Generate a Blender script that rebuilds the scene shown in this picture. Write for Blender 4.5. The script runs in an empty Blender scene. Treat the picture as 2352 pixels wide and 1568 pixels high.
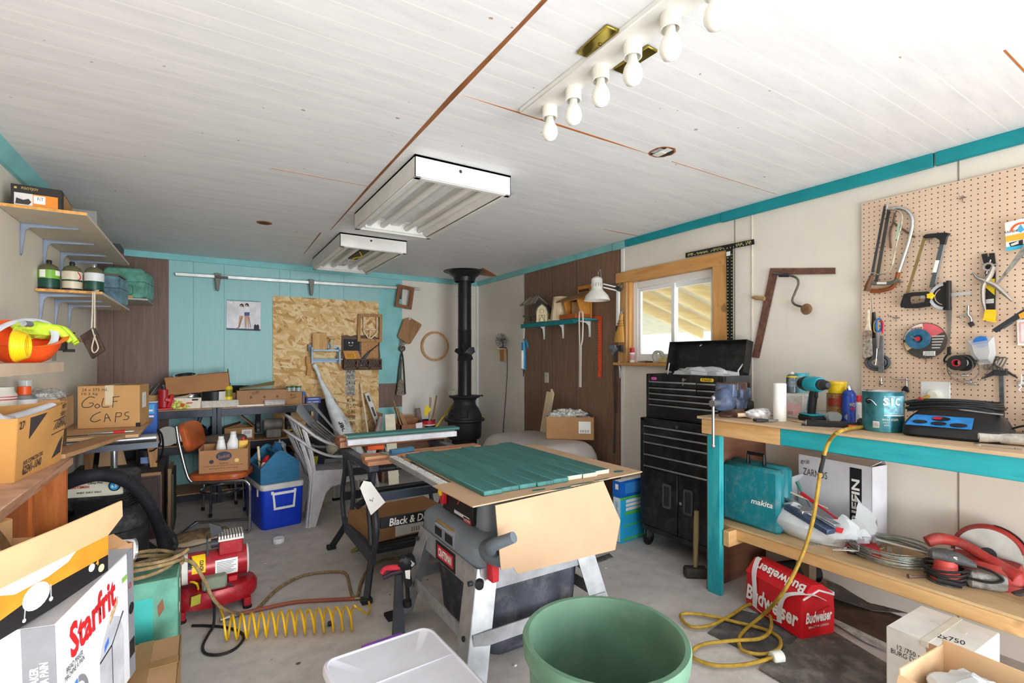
import bpy,math,random
from mathutils import Vector as V,Matrix,Euler,noise
PI=math.pi
R=math.radians
scn=bpy.context.scene
COL=scn.collection
FPX,CX,HY,EYE,YAW=1130.0,1176.0,822.0,1.39,R(31.81)
SN,CS=math.sin(YAW),math.cos(YAW)
WR,WL,WB,CE=3.165,-0.878,6.0,2.435
def ray(x,y):
 a=(x-CX)/FPX
 return V((a*CS+SN,-a*SN+CS,(HY-y)/FPX))
def PZ(x,y,z=0.0):
 r=ray(x,y);t=(z-EYE)/r.z
 return V((r.x*t,r.y*t,z))
def PX(x,y,X=WR):
 r=ray(x,y);t=X/r.x
 return V((X,r.y*t,EYE+r.z*t))
def PY(x,y,Y=WB):
 r=ray(x,y);t=Y/r.y
 return V((r.x*t,Y,EYE+r.z*t))
def PD(x,y,d):
 r=ray(x,y)
 return V((r.x*d,r.y*d,EYE+r.z*d))
def PP(x,y,p,n):
 r=ray(x,y);o=V((0,0,EYE));n=V(n)
 t=(V(p)-o).dot(n)/r.dot(n)
 return o+r*t
def lin(c):
 if isinstance(c,str):
  c=[int(c[i:i+2],16)/255 for i in(0,2,4)]
 return tuple(x/12.92 if x<=.04045 else((x+.055)/1.055)**2.4 for x in c[:3])+(1.0,)
MATS={}
class NT:
 def __init__(s,name):
  s.m=bpy.data.materials.new(name);s.m.use_nodes=True
  s.t=s.m.node_tree;s.n=s.t.nodes;s.b=s.n['Principled BSDF']
  s.tc=None
 def node(s,ty,**kw):
  n=s.n.new(ty)
  for k,v in kw.items():
   if hasattr(n,k)and not k.startswith('i_'):setattr(n,k,v)
  return n
 def link(s,a,b):s.t.links.new(a,b)
 def coord(s,scale=(1,1,1),rot=(0,0,0),kind='Object'):
  if s.tc is None:s.tc=s.n.new('ShaderNodeTexCoord')
  mp=s.n.new('ShaderNodeMapping');mp.inputs['Scale'].default_value=scale;mp.inputs['Rotation'].default_value=rot
  s.link(s.tc.outputs[kind],mp.inputs[0]);return mp.outputs[0]
 def noise(s,co,scale,detail=3,rough=.55):
  n=s.n.new('ShaderNodeTexNoise');n.inputs['Scale'].default_value=scale
  n.inputs['Detail'].default_value=detail;n.inputs['Roughness'].default_value=rough
  s.link(co,n.inputs['Vector']);return n.outputs['Fac']
 def ramp(s,fac,stops,interp='LINEAR'):
  r=s.n.new('ShaderNodeValToRGB');e=r.color_ramp.elements;r.color_ramp.interpolation=interp
  while len(e)<len(stops):e.new(.5)
  for i,(p,c)in enumerate(stops):
   e[i].position=p;e[i].color=lin(c)if not isinstance(c,(int,float))else(c,c,c,1)
  s.link(fac,r.inputs[0]);return r.outputs[0]
 def mix(s,fac,a,b,mode='MIX'):
  m=s.n.new('ShaderNodeMixRGB');m.blend_type=mode
  for i,v in enumerate((fac,a,b)):
   if hasattr(v,'is_linked'):s.link(v,m.inputs[i])
   elif i==0:m.inputs[0].default_value=v
   else:m.inputs[i].default_value=lin(v)
  return m.outputs[0]
 def math(s,op,a,b=0.0):
  m=s.n.new('ShaderNodeMath');m.operation=op
  for i,v in enumerate((a,b)):
   if hasattr(v,'is_linked'):s.link(v,m.inputs[i])
   else:m.inputs[i].default_value=v
  return m.outputs[0]
 def bump(s,h,st=.3,dist=.01):
  b=s.n.new('ShaderNodeBump');b.inputs['Strength'].default_value=st;b.inputs['Distance'].default_value=dist
  s.link(h,b.inputs['Height']);s.link(b.outputs[0],s.b.inputs['Normal'])
 def done(s,color,rough=.6,metal=0.0,spec=.5):
  if hasattr(color,'is_linked'):s.link(color,s.b.inputs['Base Color'])
  else:s.b.inputs['Base Color'].default_value=lin(color)
  s.b.inputs['Roughness'].default_value=rough;s.b.inputs['Metallic'].default_value=metal
  s.b.inputs['Specular IOR Level'].default_value=spec
  return s.m
def shade(c,k):
 c=[int(c[i:i+2],16)/255 for i in(0,2,4)]
 return[min(1,max(0,x*k))for x in c]
def mat(c,rough=.6,metal=0.0,var=.06,scale=9,bump=0.0,spec=.4,dust=0.0,name=None):
 """plain painted/plastic/paper surface with a light mottling; dust adds pale specks"""
 key=(c,rough,metal,var,scale,bump,spec,dust)
 if key in MATS:return MATS[key]
 t=NT(name or 'surface_'+c)
 co=t.coord()
 f=t.noise(co,scale,4)
 col=t.ramp(f,[(.3,shade(c,1-var)),(.7,shade(c,1+var))])
 if dust:
  d=t.noise(co,scale*1.7,6,.7)
  dm=t.ramp(d,[(.48,0.0),(.75,dust)])
  col=t.mix(dm,col,'b9b2a8')
 if bump:t.bump(t.noise(co,scale*6,3),bump,.004)
 MATS[key]=t.done(col,rough,metal,spec);return MATS[key]
def wood(c1,c2,axis='x',scale=14,rough=.6,stretch=9,knots=False):
 key=('wood',c1,c2,axis,scale,rough,stretch,knots)
 if key in MATS:return MATS[key]
 t=NT('wood_'+c1)
 sc=[1.0,1.0,1.0];sc['xyz'.index(axis)]=1.0/stretch
 co=t.coord(sc)
 w=t.noise(co,scale,5,.6)
 g=t.noise(co,scale*5,3,.6)
 col=t.ramp(w,[(.3,c1),(.52,c2),(.6,c1),(.75,c2)])
 col=t.mix(t.ramp(g,[(.35,0.0),(.75,.35)]),col,shade(c1,.8))
 if knots:
  k=t.noise(t.coord([3.2,3.2,3.2]),2.2,1)
  col=t.mix(t.ramp(k,[(.71,0.0),(.75,.6)]),col,shade(c1,.55))
 t.bump(w,.12,.004)
 MATS[key]=t.done(col,rough);return MATS[key]
def glass(c='ffffff',rough=.02,mixf=.85):
 """thin clear sheet: mostly transparent with a glossy reflection"""
 key=('glass',c,rough,mixf)
 if key in MATS:return MATS[key]
 t=NT('clear_'+c);n=t.n
 tr=n.new('ShaderNodeBsdfTransparent');tr.inputs[0].default_value=lin(c)
 t.b.inputs['Roughness'].default_value=rough;t.b.inputs['Base Color'].default_value=lin(c)
 mx=n.new('ShaderNodeMixShader');mx.inputs[0].default_value=mixf
 t.link(t.b.outputs[0],mx.inputs[1]);t.link(tr.outputs[0],mx.inputs[2])
 t.link(mx.outputs[0],n['Material Output'].inputs['Surface'])
 MATS[key]=t.m;return t.m
def translucent(c,rough=.5,f=.5):
 key=('tl',c,rough,f)
 if key in MATS:return MATS[key]
 t=NT('translucent_'+c)
 tb=t.n.new('ShaderNodeBsdfTranslucent');tb.inputs[0].default_value=lin(c)
 t.done(c,rough)
 mx=t.n.new('ShaderNodeMixShader');mx.inputs[0].default_value=f
 t.link(t.b.outputs[0],mx.inputs[1]);t.link(tb.outputs[0],mx.inputs[2])
 t.link(mx.outputs[0],t.n['Material Output'].inputs['Surface'])
 MATS[key]=t.m;return t.m
def catmull(pts,sub=6,closed=False):
 P=[V(p)for p in pts]
 if closed:P=[P[-1]]+P+[P[0],P[1]]
 else:P=[P[0]*2-P[1]]+P+[P[-1]*2-P[-2]]
 out=[]
 for i in range(1,len(P)-2):
  a,b,c,d=P[i-1:i+3]
  for k in range(sub):
   t=k/sub
   out.append(.5*((2*b)+(c-a)*t+(2*a-5*b+4*c-d)*t*t+(3*b-a-3*c+d)*t**3))
 if not closed:out.append(P[-2])
 return out
def circ(r,n=24,cx=0,cy=0,a0=0,a1=2*PI):
 full=abs(a1-a0-2*PI)<1e-6
 m=n if full else n+1
 return[(cx+r*math.cos(a0+(a1-a0)*i/n),cy+r*math.sin(a0+(a1-a0)*i/n))for i in range(m)]
def rrect(w,h,r,cx=0,cy=0,n=4):
 o=[]
 for sx,sy,a in((1,1,0),(-1,1,90),(-1,-1,180),(1,-1,270)):
  for k in range(n+1):
   t=R(a+90*k/n)
   o.append((cx+sx*(w/2-r)+r*math.cos(t),cy+sy*(h/2-r)+r*math.sin(t)))
 return o
def area2(p):return sum(p[i-1][0]*p[i][1]-p[i][0]*p[i-1][1]for i in range(len(p)))
def inset(p,d):
 n=len(p);o=[]
 s=1 if area2(p)>0 else-1
 for i in range(n):
  a,b,c=V(p[i-1]),V(p[i]),V(p[(i+1)%n])
  u=(b-a);w=(c-b)
  if u.length<1e-9 or w.length<1e-9:o.append((b.x,b.y));continue
  u.normalize();w.normalize()
  n1=V((-u.y,u.x))*s;n2=V((-w.y,w.x))*s
  m=n1+n2;k=max(.35,1+n1.dot(n2))
  m=m*(d/k);o.append((b.x+m.x,b.y+m.y))
 return o
class B:
 def __init__(s,m=None):
  s.v=[];s.f=[];s.k=[];s.mats=[];s.M=Matrix();s.cur=0
  if m:s.m(m)
 def m(s,mt):
  if mt not in s.mats:s.mats.append(mt)
  s.cur=s.mats.index(mt);return s
 def at(s,loc=(0,0,0),rot=(0,0,0)):
  s.M=Matrix.Translation(loc)@Euler([R(a)for a in rot]).to_matrix().to_4x4();return s
 def add(s,vs,fs):
  o=len(s.v);s.v+=[s.M@V(p)for p in vs]
  s.f+=[[o+i for i in f]for f in fs];s.k+=[s.cur]*len(fs);return s
 def box(s,a,b,bev=0.0):
  x0,y0,z0=[min(i,j)for i,j in zip(a,b)];x1,y1,z1=[max(i,j)for i,j in zip(a,b)]
  bev=min(bev,(x1-x0)*.45,(y1-y0)*.45,(z1-z0)*.45)
  if bev<=0:
   vs=[(x,y,z)for x in(x0,x1)for y in(y0,y1)for z in(z0,z1)]
   return s.add(vs,[(0,1,3,2),(4,6,7,5),(0,4,5,1),(2,3,7,6),(0,2,6,4),(1,5,7,3)])
  vs=[];idx={}
  for i,x in enumerate((x0,x1)):
   for j,y in enumerate((y0,y1)):
    for k,z in enumerate((z0,z1)):
     sx,sy,sz=(1,-1)[i],(1,-1)[j],(1,-1)[k]
     for ax in range(3):
      p=[x+sx*bev,y+sy*bev,z+sz*bev];p[ax]=(x,y,z)[ax]
      idx[(i,j,k,ax)]=len(vs);vs.append(p)
  g=lambda i,j,k,a:idx[(i,j,k,a)]
  fs=[]
  for i in(0,1):
   q=[g(i,0,0,0),g(i,1,0,0),g(i,1,1,0),g(i,0,1,0)];fs.append(q if i else q[::-1])
   q=[g(0,i,0,1),g(0,i,1,1),g(1,i,1,1),g(1,i,0,1)];fs.append(q if i else q[::-1])
   q=[g(0,0,i,2),g(1,0,i,2),g(1,1,i,2),g(0,1,i,2)];fs.append(q if i else q[::-1])
  for i in(0,1):
   for j in(0,1):
    fs.append([g(i,j,0,0),g(i,j,1,0),g(i,j,1,1),g(i,j,0,1)]if(i^j)else[g(i,j,0,1),g(i,j,1,1),g(i,j,1,0),g(i,j,0,0)])
    fs.append([g(i,0,j,2),g(i,1,j,2),g(i,1,j,0),g(i,0,j,0)]if(i^j)else[g(i,0,j,0),g(i,1,j,0),g(i,1,j,2),g(i,0,j,2)])
    fs.append([g(0,i,j,1),g(1,i,j,1),g(1,i,j,2),g(0,i,j,2)]if(i^j)else[g(0,i,j,2),g(1,i,j,2),g(1,i,j,1),g(0,i,j,1)])
    for k in(0,1):
     q=[g(i,j,k,0),g(i,j,k,1),g(i,j,k,2)];fs.append(q if(i+j+k)%2 else q[::-1])
  return s.add(vs,fs)
 def cb(s,c,sz,bev=0.0,rot=None):
  """box by centre and size, optionally turned about its centre"""
  if rot:
   M=s.M.copy();s.M=M@Matrix.Translation(c)@Euler([R(a)for a in rot]).to_matrix().to_4x4()
   s.box([-d/2 for d in sz],[d/2 for d in sz],bev);s.M=M;return s
  return s.box([p-d/2 for p,d in zip(c,sz)],[p+d/2 for p,d in zip(c,sz)],bev)
 def bar(s,a,b,w,t,up=(0,0,1),bev=0.0,off=(0,0)):
  """rectangular bar from a to b: w across (a->b x up), t along up"""
  a,b=V(a),V(b);d=b-a;L=d.length;d.normalize()
  u=V(up);x=d.cross(u)
  if x.length<1e-6:u=V((1,0,0));x=d.cross(u)
  x.normalize();u=x.cross(d)
  M=s.M.copy();m=Matrix((x,d,u)).transposed().to_4x4();m.translation=a
  s.M=M@m;s.box((off[0]-w/2,0,off[1]-t/2),(off[0]+w/2,L,off[1]+t/2),bev);s.M=M;return s
 def prism(s,poly,z0,z1,plane='xy',bev=0.0):
  """polygon in a plane ('xy','xz','yz') swept along the third axis"""
  if area2(poly)<0:poly=poly[::-1]
  n=len(poly)
  rings=[(poly,z0),(poly,z1)]
  if bev:q=inset(poly,bev);rings=[(q,z0),(poly,z0+bev),(poly,z1-bev),(q,z1)]
  vs=[]
  for p,z in rings:
   for a,b in p:vs.append({'xy':(a,b,z),'xz':(a,z,b),'yz':(z,a,b)}[plane])
  fl=plane=='xz'
  fs=[list(range(n))[::-1],[n*(len(rings)-1)+i for i in range(n)]]
  for r in range(len(rings)-1):
   for i in range(n):
    j=(i+1)%n;fs.append([r*n+i,r*n+j,(r+1)*n+j,(r+1)*n+i])
  if fl:fs=[f[::-1]for f in fs]
  return s.add(vs,fs)
 def ring(s,outer,inner,z0,z1,plane='xy'):
  """frame between two polygons with equal point counts"""
  n=len(outer);vs=[]
  if area2(outer)<0:outer=outer[::-1]
  if area2(inner)<0:inner=inner[::-1]
  for p,z in((outer,z0),(outer,z1),(inner,z1),(inner,z0)):
   for a,b in p:vs.append({'xy':(a,b,z),'xz':(a,z,b),'yz':(z,a,b)}[plane])
  fs=[]
  for r in range(4):
   for i in range(n):
    j=(i+1)%n;q=(r+1)%4
    fs.append([r*n+i,r*n+j,q*n+j,q*n+i])
  if plane=='xz':fs=[f[::-1]for f in fs]
  return s.add(vs,fs)
 def loft(s,rings,closed=True,cap=True):
  """rings: list of equal-length point loops"""
  n=len(rings[0]);vs=[p for r in rings for p in r];fs=[]
  m=n if closed else n-1
  for r in range(len(rings)-1):
   for i in range(m):
    j=(i+1)%n;fs.append([r*n+i,r*n+j,(r+1)*n+j,(r+1)*n+i])
  if cap and closed:fs+=[list(range(n))[::-1],[(len(rings)-1)*n+i for i in range(n)]]
  return s.add(vs,fs)
 def lathe(s,prof,n=24,c=(0,0,0),axis='z',a0=0,a1=2*PI):
  vs=[];fs=[];full=abs(a1-a0-2*PI)<1e-6;m=n if full else n+1
  for r,z in prof:
   for i in range(m):
    a=a0+(a1-a0)*i/n;p=(r*math.cos(a),r*math.sin(a),z)
    if axis=='x':p=(p[2],p[0],p[1])
    elif axis=='y':p=(p[1],p[2],p[0])
    vs.append((p[0]+c[0],p[1]+c[1],p[2]+c[2]))
  for k in range(len(prof)-1):
   for i in range(m if full else n):
    j=(i+1)%m
    q=[k*m+i,k*m+j,(k+1)*m+j,(k+1)*m+i]
    if prof[k][0]<1e-7:q=[q[0],q[2],q[3]]
    elif prof[k+1][0]<1e-7:q=[q[0],q[1],q[2]]
    fs.append(q)
  return s.add(vs,fs)
 def cyl(s,a,b,r,r2=None,n=16,bev=0.0):
  a,b=V(a),V(b);d=b-a;L=d.length;r2=r if r2 is None else r2
  M=s.M.copy();s.M=M@Matrix.Translation(a)@d.to_track_quat('Z','Y').to_matrix().to_4x4()
  if bev:s.lathe([(0,0),(r-bev,0),(r,bev),(r2,L-bev),(r2-bev,L),(0,L)],n)
  else:s.lathe([(0,0),(r,0),(r2,L),(0,L)],n)
  s.M=M;return s
 def tube(s,pts,r,n=8,closed=False,sub=0,flat=1.0):
  P=catmull(pts,sub,closed)if sub else[V(p)for p in pts]
  N=len(P);rr=r if isinstance(r,(list,tuple))else None
  tang=[]
  for i in range(N):
   a=P[i-1]if(i or closed)else P[i];b=P[(i+1)%N]if(i<N-1 or closed)else P[i]
   d=b-a;tang.append(d.normalized()if d.length>1e-9 else V((0,0,1)))
  u=tang[0].orthogonal().normalized();rings=[]
  if flat!=1.0 and abs(tang[0].z)<.9:u=(V((0,0,1))-tang[0]*tang[0].z).normalized()
  for i in range(N):
   t=tang[i];u=(u-t*u.dot(t))
   u=u.normalized()if u.length>1e-6 else t.orthogonal().normalized()
   w=t.cross(u)
   q=r
   if rr:
    x=i/(N-1)*(len(rr)-1);k=min(int(x),len(rr)-2);q=rr[k]+(rr[k+1]-rr[k])*(x-k)
   rings.append([P[i]+u*(q*flat*math.cos(2*PI*j/n))+w*(q*math.sin(2*PI*j/n))for j in range(n)])
  if closed:rings.append(rings[0])
  return s.loft(rings,cap=not closed)
 def sheet(s,rows,th=.003):
  """grid of points given a thickness"""
  h,w=len(rows),len(rows[0]);P=[[V(p)for p in r]for r in rows]
  vs=[];
  Nn=[]
  for i in range(h):
   for j in range(w):
    du=P[i][min(j+1,w-1)]-P[i][max(j-1,0)];dv=P[min(i+1,h-1)][j]-P[max(i-1,0)][j]
    n=du.cross(dv);Nn.append(n.normalized()if n.length>1e-12 else V((0,0,1)))
  flat=[p for r in P for p in r]
  vs=[p+n*th/2 for p,n in zip(flat,Nn)]+[p-n*th/2 for p,n in zip(flat,Nn)]
  o=h*w;fs=[]
  for i in range(h-1):
   for j in range(w-1):
    a,b,c,d=i*w+j,i*w+j+1,(i+1)*w+j+1,(i+1)*w+j
    fs.append([a,b,c,d]);fs.append([o+d,o+c,o+b,o+a])
  bd=[(0,j)for j in range(w)]+[(i,w-1)for i in range(1,h)]+[(h-1,j)for j in range(w-2,-1,-1)]+[(i,0)for i in range(h-2,0,-1)]
  ids=[i*w+j for i,j in bd]
  for k in range(len(ids)):
   a,b=ids[k],ids[(k+1)%len(ids)];fs.append([b,a,o+a,o+b])
  return s.add(vs,fs)
 def quad(s,a,b,c,d,th=.002,n=1):
  a,b,c,d=V(a),V(b),V(c),V(d)
  return s.sheet([[a,b],[d,c]],th)
 def blob(s,c,r,seed=0,amp=.25,freq=2.0,nu=20,nv=12,floor=None,fine=0.0):
  """crumpled lump; floor flattens the underside at that height"""
  rings=[];c=V(c);o=V((seed*7.31,seed*3.7,seed*1.9))
  for i in range(nv+1):
   th=PI*i/nv;row=[]
   for j in range(nu):
    ph=2*PI*j/nu
    d=V((math.sin(th)*math.cos(ph),math.sin(th)*math.sin(ph),-math.cos(th)))
    k=1+amp*noise.noise(d*freq+o)+fine*abs(noise.noise(d*freq*3+o))
    p=V((d.x*r[0]*k,d.y*r[1]*k,d.z*r[2]*k))+c
    if floor is not None:p.z=max(p.z,floor)
    row.append(p)
   rings.append(row)
  return s.loft(rings,cap=False)
 def mesh(s,name,smooth=38):
  me=bpy.data.meshes.new(name)
  me.from_pydata(s.v,[],s.f)
  for m in s.mats:me.materials.append(m)
  me.polygons.foreach_set('material_index',s.k)
  me.validate();me.update()
  if smooth:
   me.shade_smooth();me.set_sharp_from_angle(angle=R(smooth))
  return me
TEXTS=[]
FACE={'F':(90,0,0),'R':(90,0,90),'L':(90,0,-90),'T':(0,0,0),'K':(90,0,180)}
def tag(o,label,cat,group=None,kind=None):
 if label:o['label']=label
 if cat:o['category']=cat
 if group:o['group']=group
 if kind:o['kind']=kind
 return o
class T:
 """a thing: an Empty at its base that carries its parts"""
 def __init__(s,name,label,cat,loc=(0,0,0),rz=0.0,group=None,rot=None):
  o=bpy.data.objects.new(name,None);COL.objects.link(o);s.o=o
  o.empty_display_size=.05
  e=Euler([R(a)for a in rot])if rot else Euler((0,0,R(rz)))
  o.location=loc;o.rotation_euler=e
  s.M=Matrix.Translation(loc)@e.to_matrix().to_4x4();s.I=s.M.inverted()
  tag(o,label,cat,group);s.ch={}
 def l(s,w):return s.I@V(w)
 def part(s,name,b,parent=None,smooth=38,label=None,stuff=False):
  o=bpy.data.objects.new(name,b.mesh(name,smooth));COL.objects.link(o)
  o.parent=parent or s.o
  if label:o['label']=label
  if stuff:o['kind']='stuff'
  return o
 def text(s,body,w,h,m,pos,face='F',roll=0,parent=None,bold=0.0,shear=0.0,name='lettering',rot=None,ex=.0004):
  cu=bpy.data.curves.new(name,'FONT');cu.body=body;cu.align_x='CENTER';cu.align_y='CENTER'
  cu.offset=bold;cu.shear=shear;cu.resolution_u=2;cu.space_line=.85
  ro=Euler([R(a)for a in(rot or FACE[face])]).to_matrix().to_4x4()@Matrix.Rotation(R(roll),4,'Z')
  TEXTS.append((cu,w,h,m,Matrix.Translation(pos)@ro,parent or s.o,name,ex))
def solo(name,label,cat,b,loc=(0,0,0),rz=0.0,group=None,rot=None,smooth=38,kind=None):
 o=bpy.data.objects.new(name,b.mesh(name,smooth));COL.objects.link(o)
 o.location=loc;o.rotation_euler=Euler([R(a)for a in rot])if rot else Euler((0,0,R(rz)))
 return tag(o,label,cat,group,kind)
def struct(name,b,parent=None,smooth=38):
 o=bpy.data.objects.new(name,b.mesh(name,smooth));COL.objects.link(o)
 if parent:o.parent=parent
 else:o['kind']='structure'
 return o
def finish_text():
 tmp=[]
 for cu,*_ in TEXTS:
  o=bpy.data.objects.new('t',cu);COL.objects.link(o);tmp.append(o)
 bpy.context.view_layer.update();dg=bpy.context.evaluated_depsgraph_get()
 for o,(cu,w,h,m,M,par,name,ex)in zip(tmp,TEXTS):
  me=bpy.data.meshes.new_from_object(o.evaluated_get(dg));me.name=name
  xs=[v.co.x for v in me.vertices];ys=[v.co.y for v in me.vertices]
  if xs:
   x0,x1,y0,y1=min(xs),max(xs),min(ys),max(ys)
   kx=w/(x1-x0);ky=h/(y1-y0)if h else kx
   for v in me.vertices:v.co=M@V(((v.co.x-(x0+x1)/2)*kx,(v.co.y-(y0+y1)/2)*ky,ex))
  me.materials.clear();me.materials.append(m)
  n=bpy.data.objects.new(name,me);COL.objects.link(n);n.parent=par
 for o in tmp:
  bpy.data.objects.remove(o)
def dup(o,loc=None,rz=None,label=None,group=None,rot=None):
 def cp(a,par):
  c=a.copy();COL.objects.link(c);c.parent=par
  for ch in list(a.children):cp(ch,c)
  return c
 c=cp(o,None)
 if loc is not None:c.location=loc
 if rz is not None:c.rotation_euler=(0,0,R(rz))
 if rot is not None:c.rotation_euler=Euler([R(a)for a in rot])
 if label:c['label']=label
 if group:c['group']=group
 return c
BLACK=mat('1c1c1e',.45);DARK=mat('2e3034',.5);RUBBER=mat('161616',.8)
STEEL=mat('b9bcc0',.28,.9,.08);CHROME=mat('d8dadd',.14,1.0,.02);IRON=mat('55504b',.55,.6,.2,dust=.2)
GALV=mat('aeb3b8',.38,.75,.12,25);ALU=mat('c6c9cc',.35,.7,.06)
WHITE=mat('eeeeee',.45,0,.02);PAPER=mat('f2f0ec',.8,0,.03);OFFW=mat('dcd9d2',.55,0,.05)
CARD=mat('c79a6b',.85,0,.06,5,.05);CARDD=mat('b0845a',.85,0,.06,5,.05);CARDL=mat('d9b48c',.85,0,.05,5,.05);CARDP=mat('e3c3a0',.85,0,.04,4,.05)
INK=mat('1d1c1c',.7,0,0);INKB=mat('3d2f28',.8,0,0);INKR=mat('b4382c',.7,0,0)
TEAL=mat('16a0ac',.5,0,.06,4);TURQ=mat('86c7c8',.55,0,.05,5)
PINE=wood('d5a265','e2b880','x',12,.6,9,True);PINEY=wood('d5a265','e2b880','y',12,.6,9,True);PINEZ=wood('d5a265','e2b880','z',12,.6,9,True)
PALEX=wood('e2c59c','eed9b8','x');PALEZ=wood('e2c59c','eed9b8','z')
OAKX=wood('9a6a3a','b9854c','x');OAKZ=wood('9a6a3a','b9854c','z')
PLYB=wood('6a4433','85573f','x',9,.7,7)
YEL=mat('f2c91c',.45,0,.05);RED=mat('c3202c',.45,0,.06);BLUE=mat('1f6fc0',.45,0,.06)
POLY=translucent('eef2f6',.3,.35)
def m_ceiling():
 t=NT('white_grooved_panel');co=t.coord()
 sx=t.n.new('ShaderNodeSeparateXYZ');t.link(co,sx.inputs[0])
 y=t.math('FLOORED_MODULO',t.math('ADD',sx.outputs['Y'],-.545),1.22)
 y=t.math('DIVIDE',y,1.22)
 st=[]
 for i,p in enumerate((0,.07,.17,.28,.345,.45,.55,.65,.75,.845,.955,1.04,1.135)):
  a=p/1.22;w=.0022
  if i==0:st+=[(0,1.0),(w,0.0)]
  else:st+=[(a-w,1.0),(a+w,0.0)]
 g=t.ramp(y,st,'CONSTANT')
 f=t.noise(t.coord((.5,3,1)),5,6,.65);s=t.noise(t.coord((1.2,9,1)),4,5,.7)
 col=t.ramp(f,[(.3,'e2e3e6'),(.62,'eeeff1')])
 col=t.mix(t.ramp(s,[(.58,0.0),(.8,.4)]),col,'bcbdbf')
 nail=t.noise(t.coord((6,6,6)),4.6,0)
 col=t.mix(t.ramp(nail,[(.858,0.0),(.862,.7)]),col,'9a6a42')
 col=t.mix(g,col,'f7f7f6')
 inv=t.math('SUBTRACT',1.0,g);t.bump(inv,.1,.002)
 return t.done(col,.6)
def m_floor():
 t=NT('dusty_concrete');co=t.coord()
 a=t.noise(co,1.1,6,.6);b=t.noise(co,9,8,.7);c=t.noise(co,60,3,.6)
 col=t.ramp(a,[(.3,'b9b2ae'),(.5,'ccc5c1'),(.7,'d9d3cf')])
 col=t.mix(t.ramp(b,[(.45,0.0),(.75,.5)]),col,'90867e')
 col=t.mix(t.ramp(c,[(.66,0.0),(.74,.5)]),col,'d2cac0')
 d=t.noise(co,26,2,.5);col=t.mix(t.ramp(d,[(.72,0.0),(.76,.5)]),col,'6f665f')
 t.bump(b,.12,.01);return t.done(col,.75)
def m_wall(c,lines=None):
 t=NT('painted_board_'+c);co=t.coord()
 a=t.noise(co,1.3,4,.55);b=t.noise(t.coord((6,6,1)),3,4)
 col=t.ramp(a,[(.3,shade(c,.965)),(.7,shade(c,1.03))])
 col=t.mix(t.ramp(b,[(.55,0.0),(.85,.3)]),col,shade(c,.9))
 return t.done(col,.6)
def m_panel(c1,c2,axis,offs,period,groove,w=.004):
 """vertical grooved sheet panelling"""
 t=NT('grooved_panelling_'+c1);sx=t.n.new('ShaderNodeSeparateXYZ');t.link(t.coord(),sx.inputs[0])
 y=t.math('DIVIDE',t.math('FLOORED_MODULO',sx.outputs[axis],period),period)
 st=[(0,0.0)]
 for p in offs:st+=[(p/period,1.0),((p+w)/period,0.0)]
 g=t.ramp(y,st,'CONSTANT')
 n=t.noise(t.coord((9,9,.55)),5,7,.65);f=t.noise(t.coord((50,50,1.2)),3,3)
 col=t.ramp(n,[(.3,c1),(.7,c2)])
 if c1<'8':col=t.mix(t.ramp(f,[(.35,.0),(.7,.35)]),col,shade(c1,.75))
 col=t.mix(g,col,groove);t.bump(t.math('SUBTRACT',1.0,g),.3,.003)
 return t.done(col,.5)
def m_osb():
 t=NT('oriented_strand_board')
 def flakes(rot,sc):
  vo=t.n.new('ShaderNodeTexVoronoi');vo.feature='F1';vo.inputs['Scale'].default_value=1
  nz=t.n.new('ShaderNodeTexNoise');nz.inputs['Scale'].default_value=14
  c0=t.coord((1,1,1),(0,rot,0));mp=t.n.new('ShaderNodeMapping');mp.inputs['Scale'].default_value=sc;t.link(c0,mp.inputs[0]);c=mp.outputs[0];t.link(c,nz.inputs['Vector'])
  mx=t.n.new('ShaderNodeMixRGB');mx.blend_type='ADD';mx.inputs[0].default_value=.35
  t.link(c,mx.inputs[1]);t.link(nz.outputs['Color'],mx.inputs[2]);t.link(mx.outputs[0],vo.inputs['Vector'])
  s=t.n.new('ShaderNodeSeparateColor');t.link(vo.outputs['Color'],s.inputs[0]);return s
 a=flakes(.5,(36,1,11));b=flakes(-.8,(32,1,9));c=flakes(1.4,(34,1,10))
 pal=[(0,'c79a5c'),(.16,'e3bf86'),(.4,'ecce99'),(.6,'d9b176'),(.8,'f0d8aa'),(.95,'b0804c')]
 ca=t.ramp(a.outputs[0],pal,'CONSTANT');cb=t.ramp(b.outputs[0],pal,'CONSTANT');cc=t.ramp(c.outputs[0],pal,'CONSTANT')
 col=t.mix(t.ramp(a.outputs[1],[(.5,0.0),(.51,1.0)]),ca,cb)
 col=t.mix(t.ramp(c.outputs[2],[(.62,0.0),(.63,1.0)]),col,cc)
 g=t.noise(t.coord((80,1,14),(0,.5,0)),2,3)
 col=t.mix(t.ramp(g,[(.4,0.0),(.75,.35)]),col,'b98a50')
 return t.done(col,.7)
OSB=m_osb()
CREAM=m_wall('e9e2d7');BEIGE=m_wall('eadfcd')
BROWN=m_panel('5f463a','7d6150','X',(.05,.30,.46,.72,.9,1.13),1.22,'3a2a22')
BROWNY=m_panel('7a5d4a','977863','Y',(.0,.20,.41,.61,.81,1.02),1.22,'4a3426',.003)
TURQP=m_panel('90c4c6','9bcbcc','X',(.15,.31,.53,.68,.79,.93,1.10),1.22,'5d9da2',.003)
FY=-1.0
fl=B(m_floor()).box((WL-.12,FY-.1,-.1),(WR+.12,WB+.12,0));struct('floor',fl)
ce=B(m_ceiling()).box((WL-.12,FY-.1,CE),(WR+.12,WB+.12,CE+.1));struct('ceiling',ce)
struct('wall_back',B(CREAM).box((WL-.12,WB,0),(WR+.12,WB+.12,CE)))
struct('wall_left',B(BEIGE).box((WL-.12,FY-.1,0),(WL,WB,CE)))
WY0,WY1,WZ0,WZ1=2.27,3.16,1.36,2.09
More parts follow.
